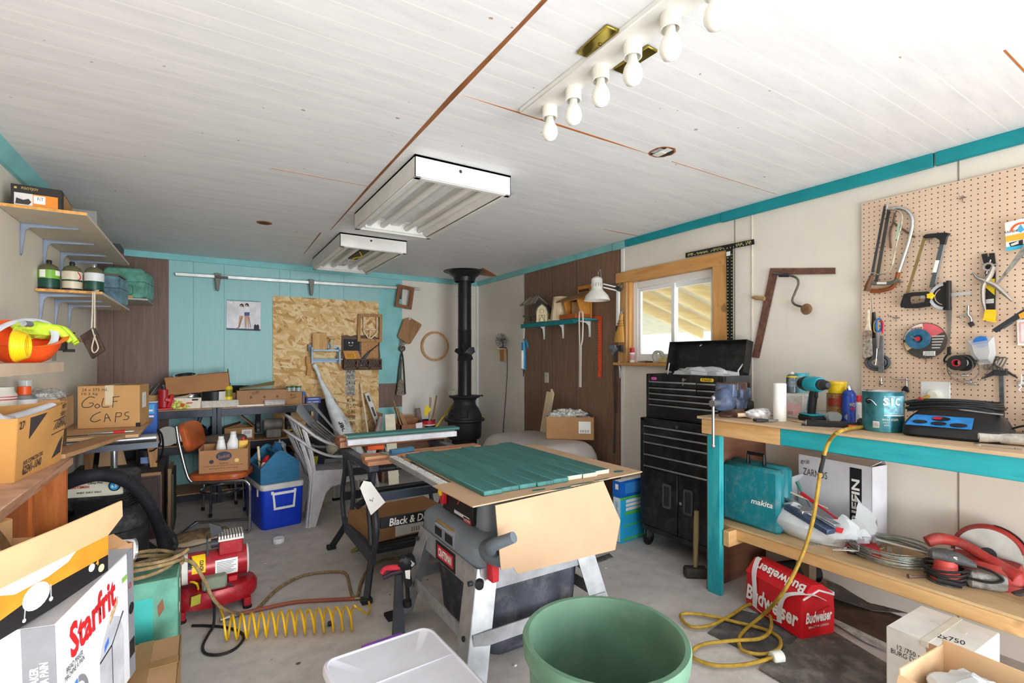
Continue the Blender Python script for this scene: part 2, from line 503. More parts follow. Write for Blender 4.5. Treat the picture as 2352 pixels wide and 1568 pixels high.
wr=B(CREAM)
wr.box((WR,FY-.1,0),(WR+.12,WY0,CE));wr.box((WR,WY1,0),(WR+.12,WB,CE))
wr.box((WR,WY0,0),(WR+.12,WY1,WZ0));wr.box((WR,WY0,WZ1),(WR+.12,WY1,CE))
wright=struct('wall_right',wr)
DX0,DX1,DZ=-.6,2.9,2.25
wf=B(CREAM)
wf.box((WL-.12,FY-.1,0),(DX0,FY,CE));wf.box((DX1,FY-.1,0),(WR+.12,FY,CE));wf.box((DX0,FY-.1,DZ),(DX1,FY,CE))
struct('wall_front',wf)
def sheet_back(n,x0,x1,z0,z1,m,y=.006):struct(n,B(m).box((x0,WB-y,z0),(x1,WB,z1)))
sheet_back('wall_back_brown_panel',WL,-.323,0,CE-.05,BROWN)
sheet_back('wall_back_turquoise_panel',-.323,1.79,0,CE-.05,TURQP)
sheet_back('wall_back_turquoise_strip',1.79,2.09,0,CE-.05,TURQ)
sheet_back('wall_back_brown_patch',1.785,2.088,.78,1.075,BROWN,.009)
struct('wall_right_brown_panel',B(BROWNY).box((WR-.006,3.236,0),(WR,4.82,CE-.05)))
seam=mat('8d8579',.8)
for i,y in enumerate((2.12,.905,4.825,1.99)):
 struct('trim_%d'%(10+i),B((seam,seam,WHITE,mat('dcd3c6',.6))[i]).box((WR-(.002 if i<2 else .006),y-.003,0),(WR,y+.003,CE-.06)))
struct('trim_14',B(WHITE).box((WR-.03,WB-.03,0),(WR,WB,CE-.05)))
struct('trim_15',B(WHITE).box((WR-.007,3.2,0),(WR,3.236,CE-.06)))
struct('trim_1',B(TURQ).box((WL,WB-.02,CE-.062),(WR,WB,CE),.002))
struct('trim_2',B(TURQ).box((WR-.02,3.34,CE-.062),(WR,WB-.02,CE-.002),.002))
struct('trim_3',B(TURQ).box((WR-.022,3.18,CE-.068),(WR,3.33,CE-.004),.002))
struct('trim_4',B(mat('0d8f98',.5,0,.05,4)).box((WR-.022,2.22,CE-.062),(WR,3.17,CE),.002))
struct('trim_5',B(mat('0d8f98',.5,0,.05,4)).box((WR-.024,1.0,CE-.07),(WR,2.217,CE),.002))
struct('trim_6',B(mat('0d8f98',.5,0,.05,4)).box((WR-.024,FY,CE-.07),(WR,.99,CE),.002))
struct('trim_7',B(TURQ).prism([(WL,CE),(WL+.06,CE),(WL+.045,CE-.02),(WL+.02,CE-.07),(WL,CE-.075)],FY,WB-.02,'xz'))
crk=wood('7c4c2b','a0663c','y',20)
b=B(crk)
pts=[(1.3,.838,.007),(1.78,.834,.012),(2.4,.837,.007),(3.0,.84,.008),(3.6,.85,.005),(4.2,.858,.002)]
for i in range(len(pts)-1):
 (y0,xa,wa),(y1,xb,wb)=pts[i],pts[i+1]
 b.prism([(xa-wa,y0),(xa+wa,y0),(xb+wb,y1),(xb-wb,y1)],CE-.0015,CE+.002)
b.prism([(.825,FY),(.845,FY),(.845,1.3),(.831,1.3)],CE-.0015,CE+.002)
b.prism([(.80,4.33),(.812,4.33),(.83,5.3),(.826,5.3)],CE-.0015,CE+.002)
struct('trim_8',b)
b=B(mat('b8703e',.7));b.prism([(.86,1.765),(1.3,1.758),(1.62,1.762),(1.95,1.77),(1.62,1.774),(1.3,1.772)],CE-.0012,CE+.002)
b.prism([(2.1,1.772),(3.1,1.776),(3.1,1.778),(2.1,1.776)],CE-.0012,CE+.002)
b.prism([(2.3,.535),(3.1,.538),(3.1,.545),(2.3,.541)],CE-.0012,CE+.002)
b.prism([(.3,3.0),(.83,3.004),(.83,3.007),(.3,3.004)],CE-.0012,CE+.002)
b.prism([(2.72,3.0),(3.14,3.0),(3.14,3.008),(2.9,3.012)],CE-.0012,CE+.002)
b.prism([(2.72,5.02),(3.14,5.42),(3.1,5.5),(2.75,5.45)],CE-.0012,CE+.002)
struct('trim_9',b)
WINY,WINZ=wood('cc9250','dda766','y',12,.6,9,True),wood('cc9250','dda766','z',12,.6,9,True)
root=bpy.data.objects.new('window_1',None);COL.objects.link(root);root['kind']='structure'
VIN=mat('f1f2f2',.35,0,.01)
b=B(WINY);b.box((WR-.022,2.165,2.06),(WR,3.29,2.155),.003);struct('head_casing',b,root)
b=B(WINZ);b.box((WR-.02,2.175,1.33),(WR,2.29,2.06),.003);struct('side_casing',b,root)
b=B(wood('b98a58','cfa36c','z',12));b.box((WR-.02,3.16,1.33),(WR,3.262,2.06),.003);struct('side_casing',b,root)
b=B(WINY);b.box((WR-.06,2.15,1.325),(WR+.06,3.285,1.352),.003);struct('window_sill',b,root)
b=B(WINZ);b.box((WR,3.14,1.352),(WR+.06,3.16,2.07));b.box((WR,2.27,1.352),(WR+.06,2.285,2.07));b.box((WR,2.27,2.06),(WR+.06,3.16,2.09));struct('jamb',b,root)
b=B(VIN);x0,x1=WR+.045,WR+.11
b.box((x0,3.085,1.352),(x1,3.14,2.06),.004);b.box((x0,2.285,1.352),(x1,2.34,2.06),.004)
b.box((x0,2.341,2.0),(x1,3.084,2.06),.004);b.box((x0,2.341,1.352),(x1,3.084,1.395),.004);struct('window_frame',b,root)
def sash(ya,yb,xa,xb,w):
 b=B(VIN);za,zb=1.39,2.005
 b.box((xa,ya,za),(xb,ya+w,zb),.003);b.box((xa,yb-w,za),(xb,yb,zb),.003)
 b.box((xa,ya+w,za),(xb,yb-w,za+w),.003);b.box((xa,ya+w,zb-w),(xb,yb-w,zb),.003)
 o=struct('sash',b,root)
 g=B(glass('f4fbfa',.03,.9)).box((xa+.012,ya+w,za+w),(xa+.016,yb-w,zb-w));struct('pane',g,o)
sash(2.69,3.09,x0+.005,x0+.03,.035);sash(2.335,2.735,x0+.034,x0+.058,.04)
b=B(mat('8f8c86',.9)).box((-40,-45,-.2),(45,40,-.12));struct('outside_ground',b)
struct('outside_path',B(mat('dcdad6',.9)).box((WR+.13,-6,-.12),(14,12,-.09)))
porch=bpy.data.objects.new('porch_roof',None);COL.objects.link(porch);porch['kind']='structure'
sl=-.27
RW=wood('e0bd7c','ecd19a','x',8)
b=B(mat('cfc7b4',.8));b.prism([(WR+.13,2.86),(7.1,2.86+sl*3.8),(7.1,2.88+sl*3.8),(WR+.13,2.88)],-1,9,'xz');struct('roof_deck',b,porch)
for i in range(14):
 y=-.2+i*.42;b=B(RW);z=2.86
 b.prism([(WR+.13,z-.15),(7.0,z-.15+sl*3.7),(7.0,z+sl*3.7),(WR+.13,z)],y,y+.04,'xz');struct('roof_beam',b,porch)
for y in(-.6,3.4,7.2):
 b=B(RW);b.box((6.7,y,-.1),(6.83,y+.13,1.75));struct('porch_column',b,porch)
w=bpy.data.worlds.new('sky');scn.world=w;w.use_nodes=True
bg=w.node_tree.nodes['Background']
sk=w.node_tree.nodes.new('ShaderNodeTexSky');sk.sky_type='HOSEK_WILKIE';sk.turbidity=3;sk.sun_direction=(-.35,-.75,.6);sk.ground_albedo=.5
mx=w.node_tree.nodes.new('ShaderNodeMixRGB');mx.inputs[0].default_value=.55;mx.inputs[2].default_value=(1,1.03,1.08,1)
w.node_tree.links.new(sk.outputs[0],mx.inputs[1]);w.node_tree.links.new(mx.outputs[0],bg.inputs[0])
bg.inputs['Strength'].default_value=1.6
sun=bpy.data.lights.new('sun','SUN');sun.energy=5;sun.angle=.02;sun.color=(1,.95,.88)
so=bpy.data.objects.new('sun',sun);COL.objects.link(so);so.rotation_euler=Euler((R(12),R(46),0))
def area(name,loc,rot,sx,sy,e,c):
 l=bpy.data.lights.new(name,'AREA');l.shape='RECTANGLE';l.size=sx;l.size_y=sy;l.energy=e;l.color=c
 o=bpy.data.objects.new(name,l);COL.objects.link(o);o.location=loc;o.rotation_euler=[R(a)for a in rot];return o
area('door_fill_lamp',(1.9,FY-1.5,1.3),(90,0,6),4.2,2.4,50,(.925,.968,1))  # fill lamp added outside the door opening, standing in for daylight
area('upward_fill_lamp',(1.6,FY-1.3,.02),(118,0,4),5,1.4,180,(.92,.966,1))  # unseen lamp aimed upward to brighten the ceiling, imitating ground bounce
area('far_fill_lamp',(4.6,-10,2.6),(84,0,17),9,4.5,980,(.925,.968,1))  # large distant lamp added to even out brightness from front to back
cd=bpy.data.cameras.new('camera');cam=bpy.data.objects.new('camera',cd);COL.objects.link(cam)
cam.location=(0,0,EYE);cam.rotation_euler=(R(90),0,-YAW)
cd.sensor_width=36;cd.lens=36*FPX/2352;cd.shift_y=(HY-784)/2352;cd.clip_start=.02
scn.camera=cam
vs=scn.view_settings;vs.view_transform='Standard';vs.look='None';vs.exposure=0.66;vs.gamma=1;vs.use_curve_mapping=False
cy=scn.cycles;cy.max_bounces=8;cy.diffuse_bounces=5;cy.glossy_bounces=3;cy.transparent_max_bounces=12;cy.caustics_reflective=False;cy.caustics_refractive=False
cy.use_denoising=True
BX,BZ,SX,SZ=2.53,1.04,2.64,.40
t=T('workbench','long wooden workbench with teal front rail and lower shelf along the right wall','workbench',(BX,1.93,0),0)
def lb(x0,y0,z0,x1,y1,z1):return(x0-BX,y0-1.93,z0),(x1-BX,y1-1.93,z1)
YE=-.55
t.part('worktop',B(wood('b89a78','cdb190','y',9,.7,6)).box(*lb(BX-.005,YE,BZ-.016,WR-.012,1.945,BZ),.002))
t.part('top_rail',B(PINEY).box(*lb(BX+.012,1.445,.935,BX+.05,1.925,BZ-.016),.003),label='bare pine end of the front rail')
t.part('top_rail',B(wood('0c97a6','22abb5','y',9,.5,6)).box(*lb(BX+.012,YE,.935,BX+.05,1.4449,BZ-.016),.003),label='teal painted front rail')
for y in(1.80,-.5):
 t.part('leg',B(wood('129ba8','3fb4ba','z',7,.5,5)).box(*lb(BX+.014,y,0,BX+.052,y+.086,.935),.003))
t.part('end_panel',B(PLYB).box(*lb(BX+.03,1.888,0,WR-.012,1.9,BZ-.017)))
t.part('back_post',B(wood('7d6a55','8f7a63','z')).box(*lb(WR-.13,1.55,0,WR-.05,1.63,SZ-.02)))
t.part('shelf_board',B(wood('c9a67a','d9b88c','y',8,.7,6)).box(*lb(SX,YE,SZ-.014,WR-.012,1.885,SZ),.001))
t.part('shelf_rail',B(PINEY).box(*lb(SX-.004,YE,SZ-.075,SX+.034,1.86,SZ-.0145),.003))
t.part('shelf_cleat',B(PINE).box(*lb(SX-.075,1.755,SZ-.105,WR-.05,1.795,SZ-.015),.003))
def on(x,y):return PZ(x,y,BZ)
def bk(x,X,z=0.0):return V((X,PX(x,900,X).y,BZ+z))
VB=mat('4d5a74',.6,.3,.35,16,dust=.35);VR=mat('6d5348',.7,.4,.2,25)
p=V((2.69,1.81,BZ));t=T('bench_vise','rusty blue bench vise bolted to the left end of the workbench','vise',p,4);t.o.scale=(1.0,1.1,1.2)
b=B(VR);b.lathe([(0,0),(.075,0),(.078,.012),(.06,.022),(.05,.04),(0,.04)],20);b.box((-.1,-.03,0),(.1,.03,.012),.004);t.part('swivel_base',b)
b=B(VB);b.prism([(-.02,.03),(.07,.03),(.1,.08),(.13,.1),(.13,.14),(.06,.145),(.045,.165),(.018,.165),(.015,.1),(-.03,.09)],-.04,.04,'xz',.01);t.part('body',b)
b=B(VB);b.loft([[(x0,y*w,z0+z*h)for y,z in circ(1,20)]for x0,w,h,z0 in((-.165,.024,.024,.075),(-.155,.045,.042,.08),(-.13,.055,.052,.085),(-.09,.05,.06,.09),(-.062,.05,.06,.09))]);b.prism([(-.11,.1),(-.062,.1),(-.062,.165),(-.1,.165)],-.055,.055,'xz',.006);b.box((-.06,-.025,.06),(.05,.025,.1),.004);t.part('sliding_jaw',b)
b=B(VR);b.box((-.078,-.06,.135),(-.062,.06,.17),.002);b.box((.018,-.06,.135),(.034,.06,.17),.002);t.part('jaw_plate',b)
b=B(STEEL);b.cyl((-.23,0,.075),(-.16,0,.075),.017);b.cyl((-.215,0,-.13),(-.215,0,.1),.0075);b.blob((-.215,0,-.13),(.012,.012,.012),0,0,1,10,6);b.blob((-.215,0,.1),(.012,.012,.012),0,0,1,10,6);t.part('handle',b)
p=bk(1722,2.98)-V((.06,0,-.0));t=T('tape_measure','yellow and black tape measure lying behind the bench vise','tape measure',p+V((.06,.0,.0)),40)
t.part('case',B(BLACK).prism(rrect(.075,.075,.02,0,.0375),-.02,.02,'xz',.004));t.part('face_label',B(YEL).prism(rrect(.05,.045,.015,0,.04),-.0215,.0215,'xz'));t.part('blade',B(YEL).box((.03,-.012,0),(.075,.012,.003)))
p=on(1745,962);t=T('wrapped_sausage_roll','bundle wrapped in crumpled clear plastic beside the pliers on the bench','bundle',p,-35)
t.part('wrapping',B(mat('cfc9cd',.35,0,.3,45,.3)).blob((0,0,.028),(.085,.035,.03),3,.22,3,26,14,0,.15));t.part('stick',B(PALEX).cyl((-.12,.01,.02),(-.06,0,.025),.012,n=10))
p=on(1752,966);t=T('pliers','dark handled pliers in front of the plastic wrapped bundle','pliers',p+V((-.04,-.05,.001)),-28)
b=B(DARK);b.tube([(-.07,.012,.01),(-.03,.016,.01),(0,.003,.01)],[.008,.008,.006],sub=4);b.tube([(-.07,-.012,.01),(-.03,-.016,.01),(0,-.003,.01)],[.008,.008,.006],sub=4);t.part('handle',b)
t.part('jaws',B(STEEL).prism([(0,-.012),(.06,-.003),(.06,.003),(0,.012)],.003,.015,'xy',.002))
p=on(1815,945);t=T('red_pen','red marker pen behind the white paper roll','pen',PZ(1752,922,BZ),-30)
t.part('barrel',B(RED).cyl((-.05,0,.008),(.04,0,.008),.007));t.part('cap',B(BLACK).cyl((.04,0,.008),(.07,0,.008),.0078))
p=on(1791,966);solo('candle','tall plain white pillar roll standing at the front of the bench','roll',B(mat('f4f2ec',.5,0,.01)).lathe([(0,0),(.032,0),(.033,.003),(.033,.205),(.03,.209),(.02,.209),(0,.207)],28),p)
def spraycan(name,label,loc,r,h,body,band,capm):
 t=T(name,label,'spray can',loc)
 t.part('can',B(body).lathe([(0,0),(r,0),(r+.001,.004),(r,.008),(r,h*.78),(r*.98,h*.8),(r*.6,h*.88),(r*.5,h*.89),(0,h*.89)],22))
 t.part('label',B(band).lathe([(r+.0006,h*.3),(r+.0006,h*.72)],22));t.part('nozzle',B(capm).lathe([(0,h*.885),(r*.42,h*.885),(r*.4,h*.95),(r*.2,h),(0,h)],16));return t
t=spraycan('spray_can','grey spray paint can with yellow band, before the turquoise tub',bk(1819,2.95,.1435),.03,.125,mat('5f6b74',.35,.5,.2,30),mat('6d7780',.4,.3,.4,60),OFFW)
t.part('neck_band',B(YEL).lathe([(.0312,.092),(.0312,.1)],22))
t=T('wipes_tub','turquoise plastic tub with lid on the back of the bench','tub',bk(1839,3.03,.1435));t.o.scale=(.8,.8,.68);b=B(mat('7fcbd8',.4));b.lathe([(0,0),(.042,0),(.05,.15),(0,.15)],24);t.part('tub',b)
t.part('lid',B(mat('3fb2c6',.4)).lathe([(0,.15),(.055,.15),(.055,.165),(.05,.17),(0,.17)],24))
t=T('jar_box','square pale carton with a pink label behind the drill','box',bk(1832,2.98),-90)
t.part('body',B(mat('cfcbc8',.3,0,.1,30)).box((-.075,-.08,0),(.075,.08,.138),.006));t.part('label',B(mat('e3b9b8',.6)).box((-.06,-.0812,.015),(.06,-.0802,.085)))
t.text('||||||||',.03,.02,INK,(.0,-.0814,.03));t.part('rim',B(OFFW).box((-.07,-.075,.138),(.07,.075,.143),.002))
p=on(1866,968);t=T('cordless_drill','teal and black cordless drill standing upright on its battery','drill',p,-120);t.o.scale=(1.13,1.13,1.15)
MK=mat('129db0',.4);b=B(BLACK);b.box((-.065,-.036,.0),(.055,.036,.03),.008);t.part('battery',b)
t.part('battery_collar',B(MK).box((-.06,-.034,.03),(.045,.034,.038),.004))
b=B(BLACK);b.loft([[(x*.020+o,y*.017,z)for x,y in circ(1,14)]for o,z in((-.008,.036),(-.004,.07),(.004,.11),(.012,.15))]);t.part('grip',b)
b=B(MK);b.loft([[(x*.026+o-.006,y*.01,z)for x,y in circ(1,10)]for o,z in((-.012,.05),(-.006,.08),(.002,.11),(.01,.14))]);t.part('grip_stripe',b)
b=B(MK);b.loft([[(x,y*r,.18+z*r*1.05+s)for y,z in circ(1,18)]for x,r,s in((-.03,.034,0),(.0,.036,.0),(.05,.034,0),(.06,.03,0))]);t.part('motor_housing',b)
b=B(BLACK);b.loft([[(x,y*r,.18+z*r)for y,z in circ(1,18)]for x,r in((-.085,.018),(-.078,.03),(-.055,.036),(-.03,.037))]);t.part('rear_cap',b)
t.part('chuck',B(DARK).lathe([(0,.06),(.026,.06),(.026,.075),(.021,.08),(.021,.1),(.012,.115),(0,.115)],18,(0,0,.18),'x'));t.part('trigger',B(BLACK).box((.02,-.007,.115),(.036,.007,.145),.003))
t=T('coffee_can','gold and red coffee tin standing between drill and paint can','tin',bk(1922,2.98));t.o.scale=(1,1,1.12);r=.05
t.part('tin',B(mat('b98d62',.3,.6,.15,30)).lathe([(0,0),(r,0),(r,.003),(r-.001,.135),(r+.001,.138),(r-.004,.138),(r-.004,.13),(0,.13)],30));t.part('label',B(mat('8d2f20',.4)).lathe([(r+.0006,.075),(r+.0006,.115)],24,(0,0,0),'z',R(150),R(290)))
t.text('OLD MILL',.05,.014,RED,(-.03,-.0425,.122),rot=(90,0,-35));t.text('gourmet coffee',.055,.012,INK,(-.03,-.0425,.06),rot=(90,0,-35))
t=T('yellow_tub','yellow lidded plastic tub on top of the coffee tin','tub',bk(1922,2.98,.156))
t.part('tub',B(mat('e6d019',.4)).lathe([(0,0),(.04,0),(.045,.05),(0,.05)],24));t.part('lid',B(mat('f0c23c',.4)).lathe([(0,.05),(.048,.05),(.048,.064),(.044,.066),(0,.066)],24));t.part('label',B(YEL).lathe([(.0425,.012),(.0445,.04)],24))
t=spraycan('lubricant_can','blue lubricant spray can with yellow shield next to the gold tin',bk(1950,2.96),.031,.2,mat('2746a5',.35),mat('2a4fb8',.35),CHROME)
t.text('WD',.03,.018,YEL,(-.022,-.0265,.10),rot=(90,0,-38));t.text('40',.03,.018,RED,(-.022,-.0265,.078),rot=(90,0,-38))
t=T('red_capped_bottle','small bottle with a red cap touching the paint can','bottle',bk(1968,3.03));t.part('bottle',B(OFFW).lathe([(0,0),(.024,0),(.024,.1),(.012,.115),(0,.115)],16));t.part('cap',B(RED).lathe([(0,.112),(.022,.112),(.022,.145),(0,.145)],16))
p=on(1925,968);t=T('safety_goggles','clear plastic safety goggles lying before the gold coffee tin','goggles',p+V((-.02,-.02,0)),-35)
CG=glass('dfe8ec',.1,.55);b=B(CG)
for s in(-1,1):b.loft([[(s*.045+x*.036,-y0,.032+z*.028)for x,z in circ(1,16)]for y0 in(.0,.02,.032)])
t.part('lens',b);b=B(mat('c9ccd0',.3));b.tube([(-.08,0,.04),(-.1,.06,.05),(-.05,.12,.05),(.05,.12,.05),(.1,.06,.05),(.08,0,.04)],.003,sub=5);t.part('strap',b)
p=on(1900,978);t=T('saw_fence','black metal fence tool lying at the bench edge before the drill','fence',p+V((.0,-.04,0)),-62)
b=B(BLACK);b.box((-.13,-.022,0),(.1,.022,.028),.004);t.part('rail',b);t.part('base_plate',B(DARK).box((-.15,-.04,0),(-.02,.045,.004)));t.part('grip',B(BLACK).box((.09,-.028,0),(.19,.03,.05),.012));t.part('end_cap',B(STEEL).box((-.131,-.02,.002),(-.128,.02,.026)))
t=T('small_screwdriver','orange handled screwdriver between black fence and paint can','screwdriver',on(1965,985),-60);t.part('handle',B(mat('e8541f',.4)).cyl((-.03,0,.01),(.03,0,.01),.009,n=10,bev=.003));t.part('shaft',B(STEEL).cyl((.03,0,.01),(.09,0,.006),.003))
p=on(2028,988);t=T('paint_can','large teal wood stain can with white lettering on the bench','paint can',p,0);r=.0835
PC=mat('3e7f8c',.28,.55,.18,22);t.part('can',B(PC).lathe([(0,0),(r-.002,0),(r+.001,.002),(r,.006),(r,.186),(r+.002,.19)],48))
t.part('lid',B(CHROME).lathe([(r+.002,.19),(r-.002,.193),(r-.008,.189),(r-.01,.184),(r-.02,.187),(0,.186)],48))
def wrap(t,b,a0,a1,z0,z1,r,n=10):b.lathe([(r,z0),(r,z1)],n,(0,0,0),'z',R(a0),R(a1))
b=B(mat('6fa3b2',.4,.1,.3,40));wrap(t,b,204,272,.085,.172,r+.0008);t.part('label_photo',b);b=B(PAPER);wrap(t,b,174,192,.02,.05,r+.0008);wrap(t,b,204,272,.078,.083,r+.0009);t.part('barcode',b)
def arc_text(t,s,a,z,w,h,m,rad,bold=.0):t.text(s,w,h,m,(rad*math.cos(R(a)),rad*math.sin(R(a)),z),rot=(90,0,a+90),bold=bold)
for i,ch in enumerate('SIC'):arc_text(t,ch,(209,224,240)[i],.145,(.022,.007,.022)[i],.036,PAPER,r+.003,.03)
arc_text(t,'wood',209,.063,.03,.014,PAPER,r+.003);arc_text(t,'stain',231,.063,.03,.014,PAPER,r+.003);arc_text(t,'exterior',210,.048,.024,.009,PAPER,r+.002);arc_text(t,'solid',210,.036,.018,.01,PAPER,r+.002,.02)
arc_text(t,'||||||',183,.035,.02,.022,INK,r+.002)
a=R(160);c=V((r*math.cos(a),r*math.sin(a),.145));b=B(BLACK);b.cyl(c,c*1.05+V((0,0,-.145*.05)),.014,n=16);t.part('ear',b)
b=B(STEEL);b.tube([c*1.06+V((0,0,-.01)),c*1.25+V((0,-.01,-.03)),c*1.45+V((.02,-.03,-.06)),c*1.55+V((.04,-.05,-.1))],.0016,sub=5);t.part('bail_handle',b)
p=on(2190,968);t=T('battery_charger','black battery charger with blue control panel and coiled leads','battery charger',bk(2196,2.80),-82)
b=B(mat('1f1f22',.45));b.loft([[(x*w,y*d+o,z)for x,y in rrect(1,1,.16,n=3)]for z,w,d,o in((0,.33,.2,0),(.012,.35,.22,0),(.05,.345,.21,.005),(.085,.31,.15,.03),(.11,.26,.1,.045),(.118,.2,.07,.05))]);t.part('housing',b)
FR=V((0,-.115,.02));b=B(mat('2a7fc6',.35,0,.1,20))
def fp(u,v,e=.003):
 a=V((-.155+u*.22,-.1075,.046));bb=V((-.135+u*.2,-.049,.088));q=a.lerp(bb,v);return q+V((0,-.0055-e*.5,.004+e))
b.sheet([[fp(0,0),fp(.5,0),fp(1,0)],[fp(0,.5),fp(.5,.5),fp(1,.5)],[fp(0.02,1),fp(.5,1),fp(1,1)]],.002);t.part('control_panel',b)
b=B(BLACK)
for u,v,rr in((.5,.68,.026),(.2,.3,.022),(.5,.25,.022),(.8,.22,.024)):
 o=fp(u,v,.0065);ux=V((1,0,0));vy=(fp(0,1)-fp(0,0)).normalized();b.sheet([[o]*13,[o+ux*rr*math.cos(2*PI*k/12)*1.2+vy*rr*.55*math.sin(2*PI*k/12)for k in range(13)]],.001)
t.part('button',b);o=fp(.45,.68,.0085);t.part('display',B(mat('c02234',.3)).quad(o-ux*.016-vy*.008,o+ux*.012-vy*.008,o+ux*.012+vy*.008,o-ux*.016+vy*.008,.001))
b=B(BLACK);rnd=random.Random(4)
for k in range(5):
 z=.118+k*.009;o=rnd.uniform(-.03,.03)
 b.tube([(-.15+o,.0,z-.01),(-.06,-.03+o,z+.01),(.06,-.035,z+.012),(.15+o,-.01,z),(.13,.08,z),(0,.1+o,z+.006),(-.13,.07,z)],.0058,7,True,5)
t.part('lead_cable',b);b=B(mat('8d8f92',.4));b.tube([(-.1,-.02,.135),(0,-.045,.13),(.1,-.03,.12),(.15,-.02,.115)],.003,6,False,5);t.part('grey_lead',b)
b=B(RED);b.box((-.14,.03,.118),(-.12,.045,.165),.004);t.part('red_clamp',b)
b=B(BLACK)
for k in range(6):b.box((.165,-.07+k*.025,.01),(.178,-.058+k*.025,.05),.002)
t.part('cooling_fins',b);b=B(BLACK);b.tube([(.16,.05,.05),(.21,.04,.07),(.235,0,.05),(.23,-.03,.01),(.2,-.05,.008)],.0045,6,False,5);t.part('power_cord',b)
p=on(2255,1013);t=T('wood_chisel','black handled screwdriver on the bench before the charger','screwdriver',PZ(2200,1010,BZ)+V((0,.0,0)),-82);t.part('handle',B(BLACK).lathe([(0,0),(.013,.0),(.0145,.02),(.013,.05),(.0145,.08),(.011,.1),(0,.1)],12,(0,0,.015),'x'));t.part('shaft',B(STEEL).cyl((-.07,0,.014),(0,0,.015),.0035))
p=PZ(2318,1022,BZ);t=T('cloth_roll','rolled pale cloth with printed pattern at the bench front edge','cloth',p,-70);b=B(mat('b9b3a8',.8,0,.15,30,.3))
b.tube([(-.09,0,.022),(-.03,.004,.024),(.05,0,.026),(.1,.006,.024)],[.022,.024,.027,.028],14,False,4,.85);t.part('roll',b);t.part('roll_end',B(OFFW).tube([(-.091,-.014,.022),(-.091,0,.036),(-.091,.013,.022),(-.091,0,.01),(-.091,-.006,.02)],.002,6,False,4))
t=T('wrench','chrome combination wrench lying before the cloth roll','wrench',PZ(2290,1027,BZ),-80);b=B(CHROME);b.prism(rrect(.1,.012,.005),.001,.006);b.ring(circ(.013,16,-.055),circ(.007,16,-.055),0,.008);b.prism([(.05,-.006),(.07,-.014),(.078,-.006),(.066,-.003),(.066,.003),(.078,.006),(.07,.014),(.05,.006)],0,.007);t.part('shank',b)
solo('sawdust_offcut','torn piece of brown paper beside the drill on the bench','paper',B(CARDL).sheet([[(-.04,-.03,.002),(.03,-.02,.004)],[(-.03,.03,.006),(.05,.02,.002)]],.001),on(1835,968))
pts=[PX(2185,905,3.09),PX(2150,922,3.02),PX(2105,945,2.85)+V((0,0,.0))]
pts=[V((3.09,1.0,1.2)),V((3.03,1.03,1.17)),V((2.94,1.12,1.1)),V((2.86,1.2,1.056)),V((2.76,1.28,1.053))]
pts+=[PZ(x,y,BZ+.013)for x,y in((1985,978),(1950,984),(1925,992))]
pts+=[PX(1905,1012,2.505),PX(1893,1045,2.49),PX(1884,1085,2.485),PX(1876,1140,2.48),PX(1868,1190,2.475),PX(1850,1255,2.45),PX(1822,1320,2.38),PX(1790,1372,2.34)]
CZ=.0215
def fz(x,y,z=None):
 return PZ(x,y,CZ if z is None else z)
pts+=[PZ(1752,1412,.06),fz(1718,1440),fz(1698,1464),fz(1705,1492),fz(1750,1502),fz(1788,1490),fz(1790,1465),fz(1755,1445),fz(1690,1428),fz(1640,1416),fz(1585,1408),fz(1563,1414),fz(1585,1438),fz(1630,1436),fz(1680,1412),fz(1715,1390,.03),fz(1745,1388,.034),fz(1768,1410,.034),fz(1770,1445,.034),fz(1745,1466,.034),fz(1690,1470,.034),fz(1620,1478),fz(1592,1492),fz(1592,1510),fz(1640,1527),fz(1700,1527),fz(1745,1518),fz(1772,1510)]
b=B(mat('a8872e',.5,0,.14,30));b.tube(pts,.0085,8,False,6)
t=T('extension_cord','yellow extension cord draped from the bench to a loose plug on the floor','cord',(0,0,0));t.part('cable',b)
b=B(BLACK);b.tube(catmull(pts[9:11],2),.0098,8);t.part('tape_wrap',b)
q=fz(1772,1510);d=(fz(1800,1506)-q).normalized();b=B(mat('e6e8dc',.35));b.cyl(q-V((0,0,.0)),q+d*.055,.026,.028,18,.004);o=q+V((0,0,.008));t.part('plug',b)
b=B(mat('b58a3a',.3,.8));
for s in(-1,1):b.bar(q+V((s*.008,s*.01,0))-d*.0,q+V((s*.008,s*.01,0))-d*.022,.006,.0015)
t.part('terminal_screw',b)
t=T('wall_outlet','white square wall outlet set in a ragged cutout of the pegboard','outlet',V((WR-.012,1.005,1.215)),-90)
t.part('backing',B(OFFW).box((-.085,-.004,-.1),(.1,.004,.085)));t.part('cover_plate',B(WHITE).box((-.045,-.014,-.07),(.075,-.004,.055),.003));t.part('plug_body',B(mat('e6e8dc',.35)).lathe([(0,-.055),(.022,-.055),(.03,-.04),(.032,-.014),(0,-.014)],18,(.015,0,-.015),'y'))
t=T('tool_case','teal plastic power tool case with black handle on the bench shelf','tool case',(2.70,1.70,SZ),-90)
b=B(mat('117f8c',.5,0,.06,dust=.25));b.box((-.2,0,0),(.16,.07,.36),.02);b.box((-.2,.07,0),(.16,.15,.37),.02);t.part('shell',b)
b=B(BLACK);b.tube([(-.07,.075,.36),(-.07,.075,.42),(.03,.075,.42),(.03,.075,.36)],.012,8);t.part('handle',b)
t.text('makita',.13,.032,PAPER,(.06,-.001,.16),bold=.02,shear=.2);b=B(mat('0f7480',.5));b.box((-.19,-.003,.02),(-.17,.001,.34),.001);t.part('rib',b)
t=T('water_pump','small bright blue pump with white nozzles next to the teal case','pump',PZ(1752,1205,SZ),-40)
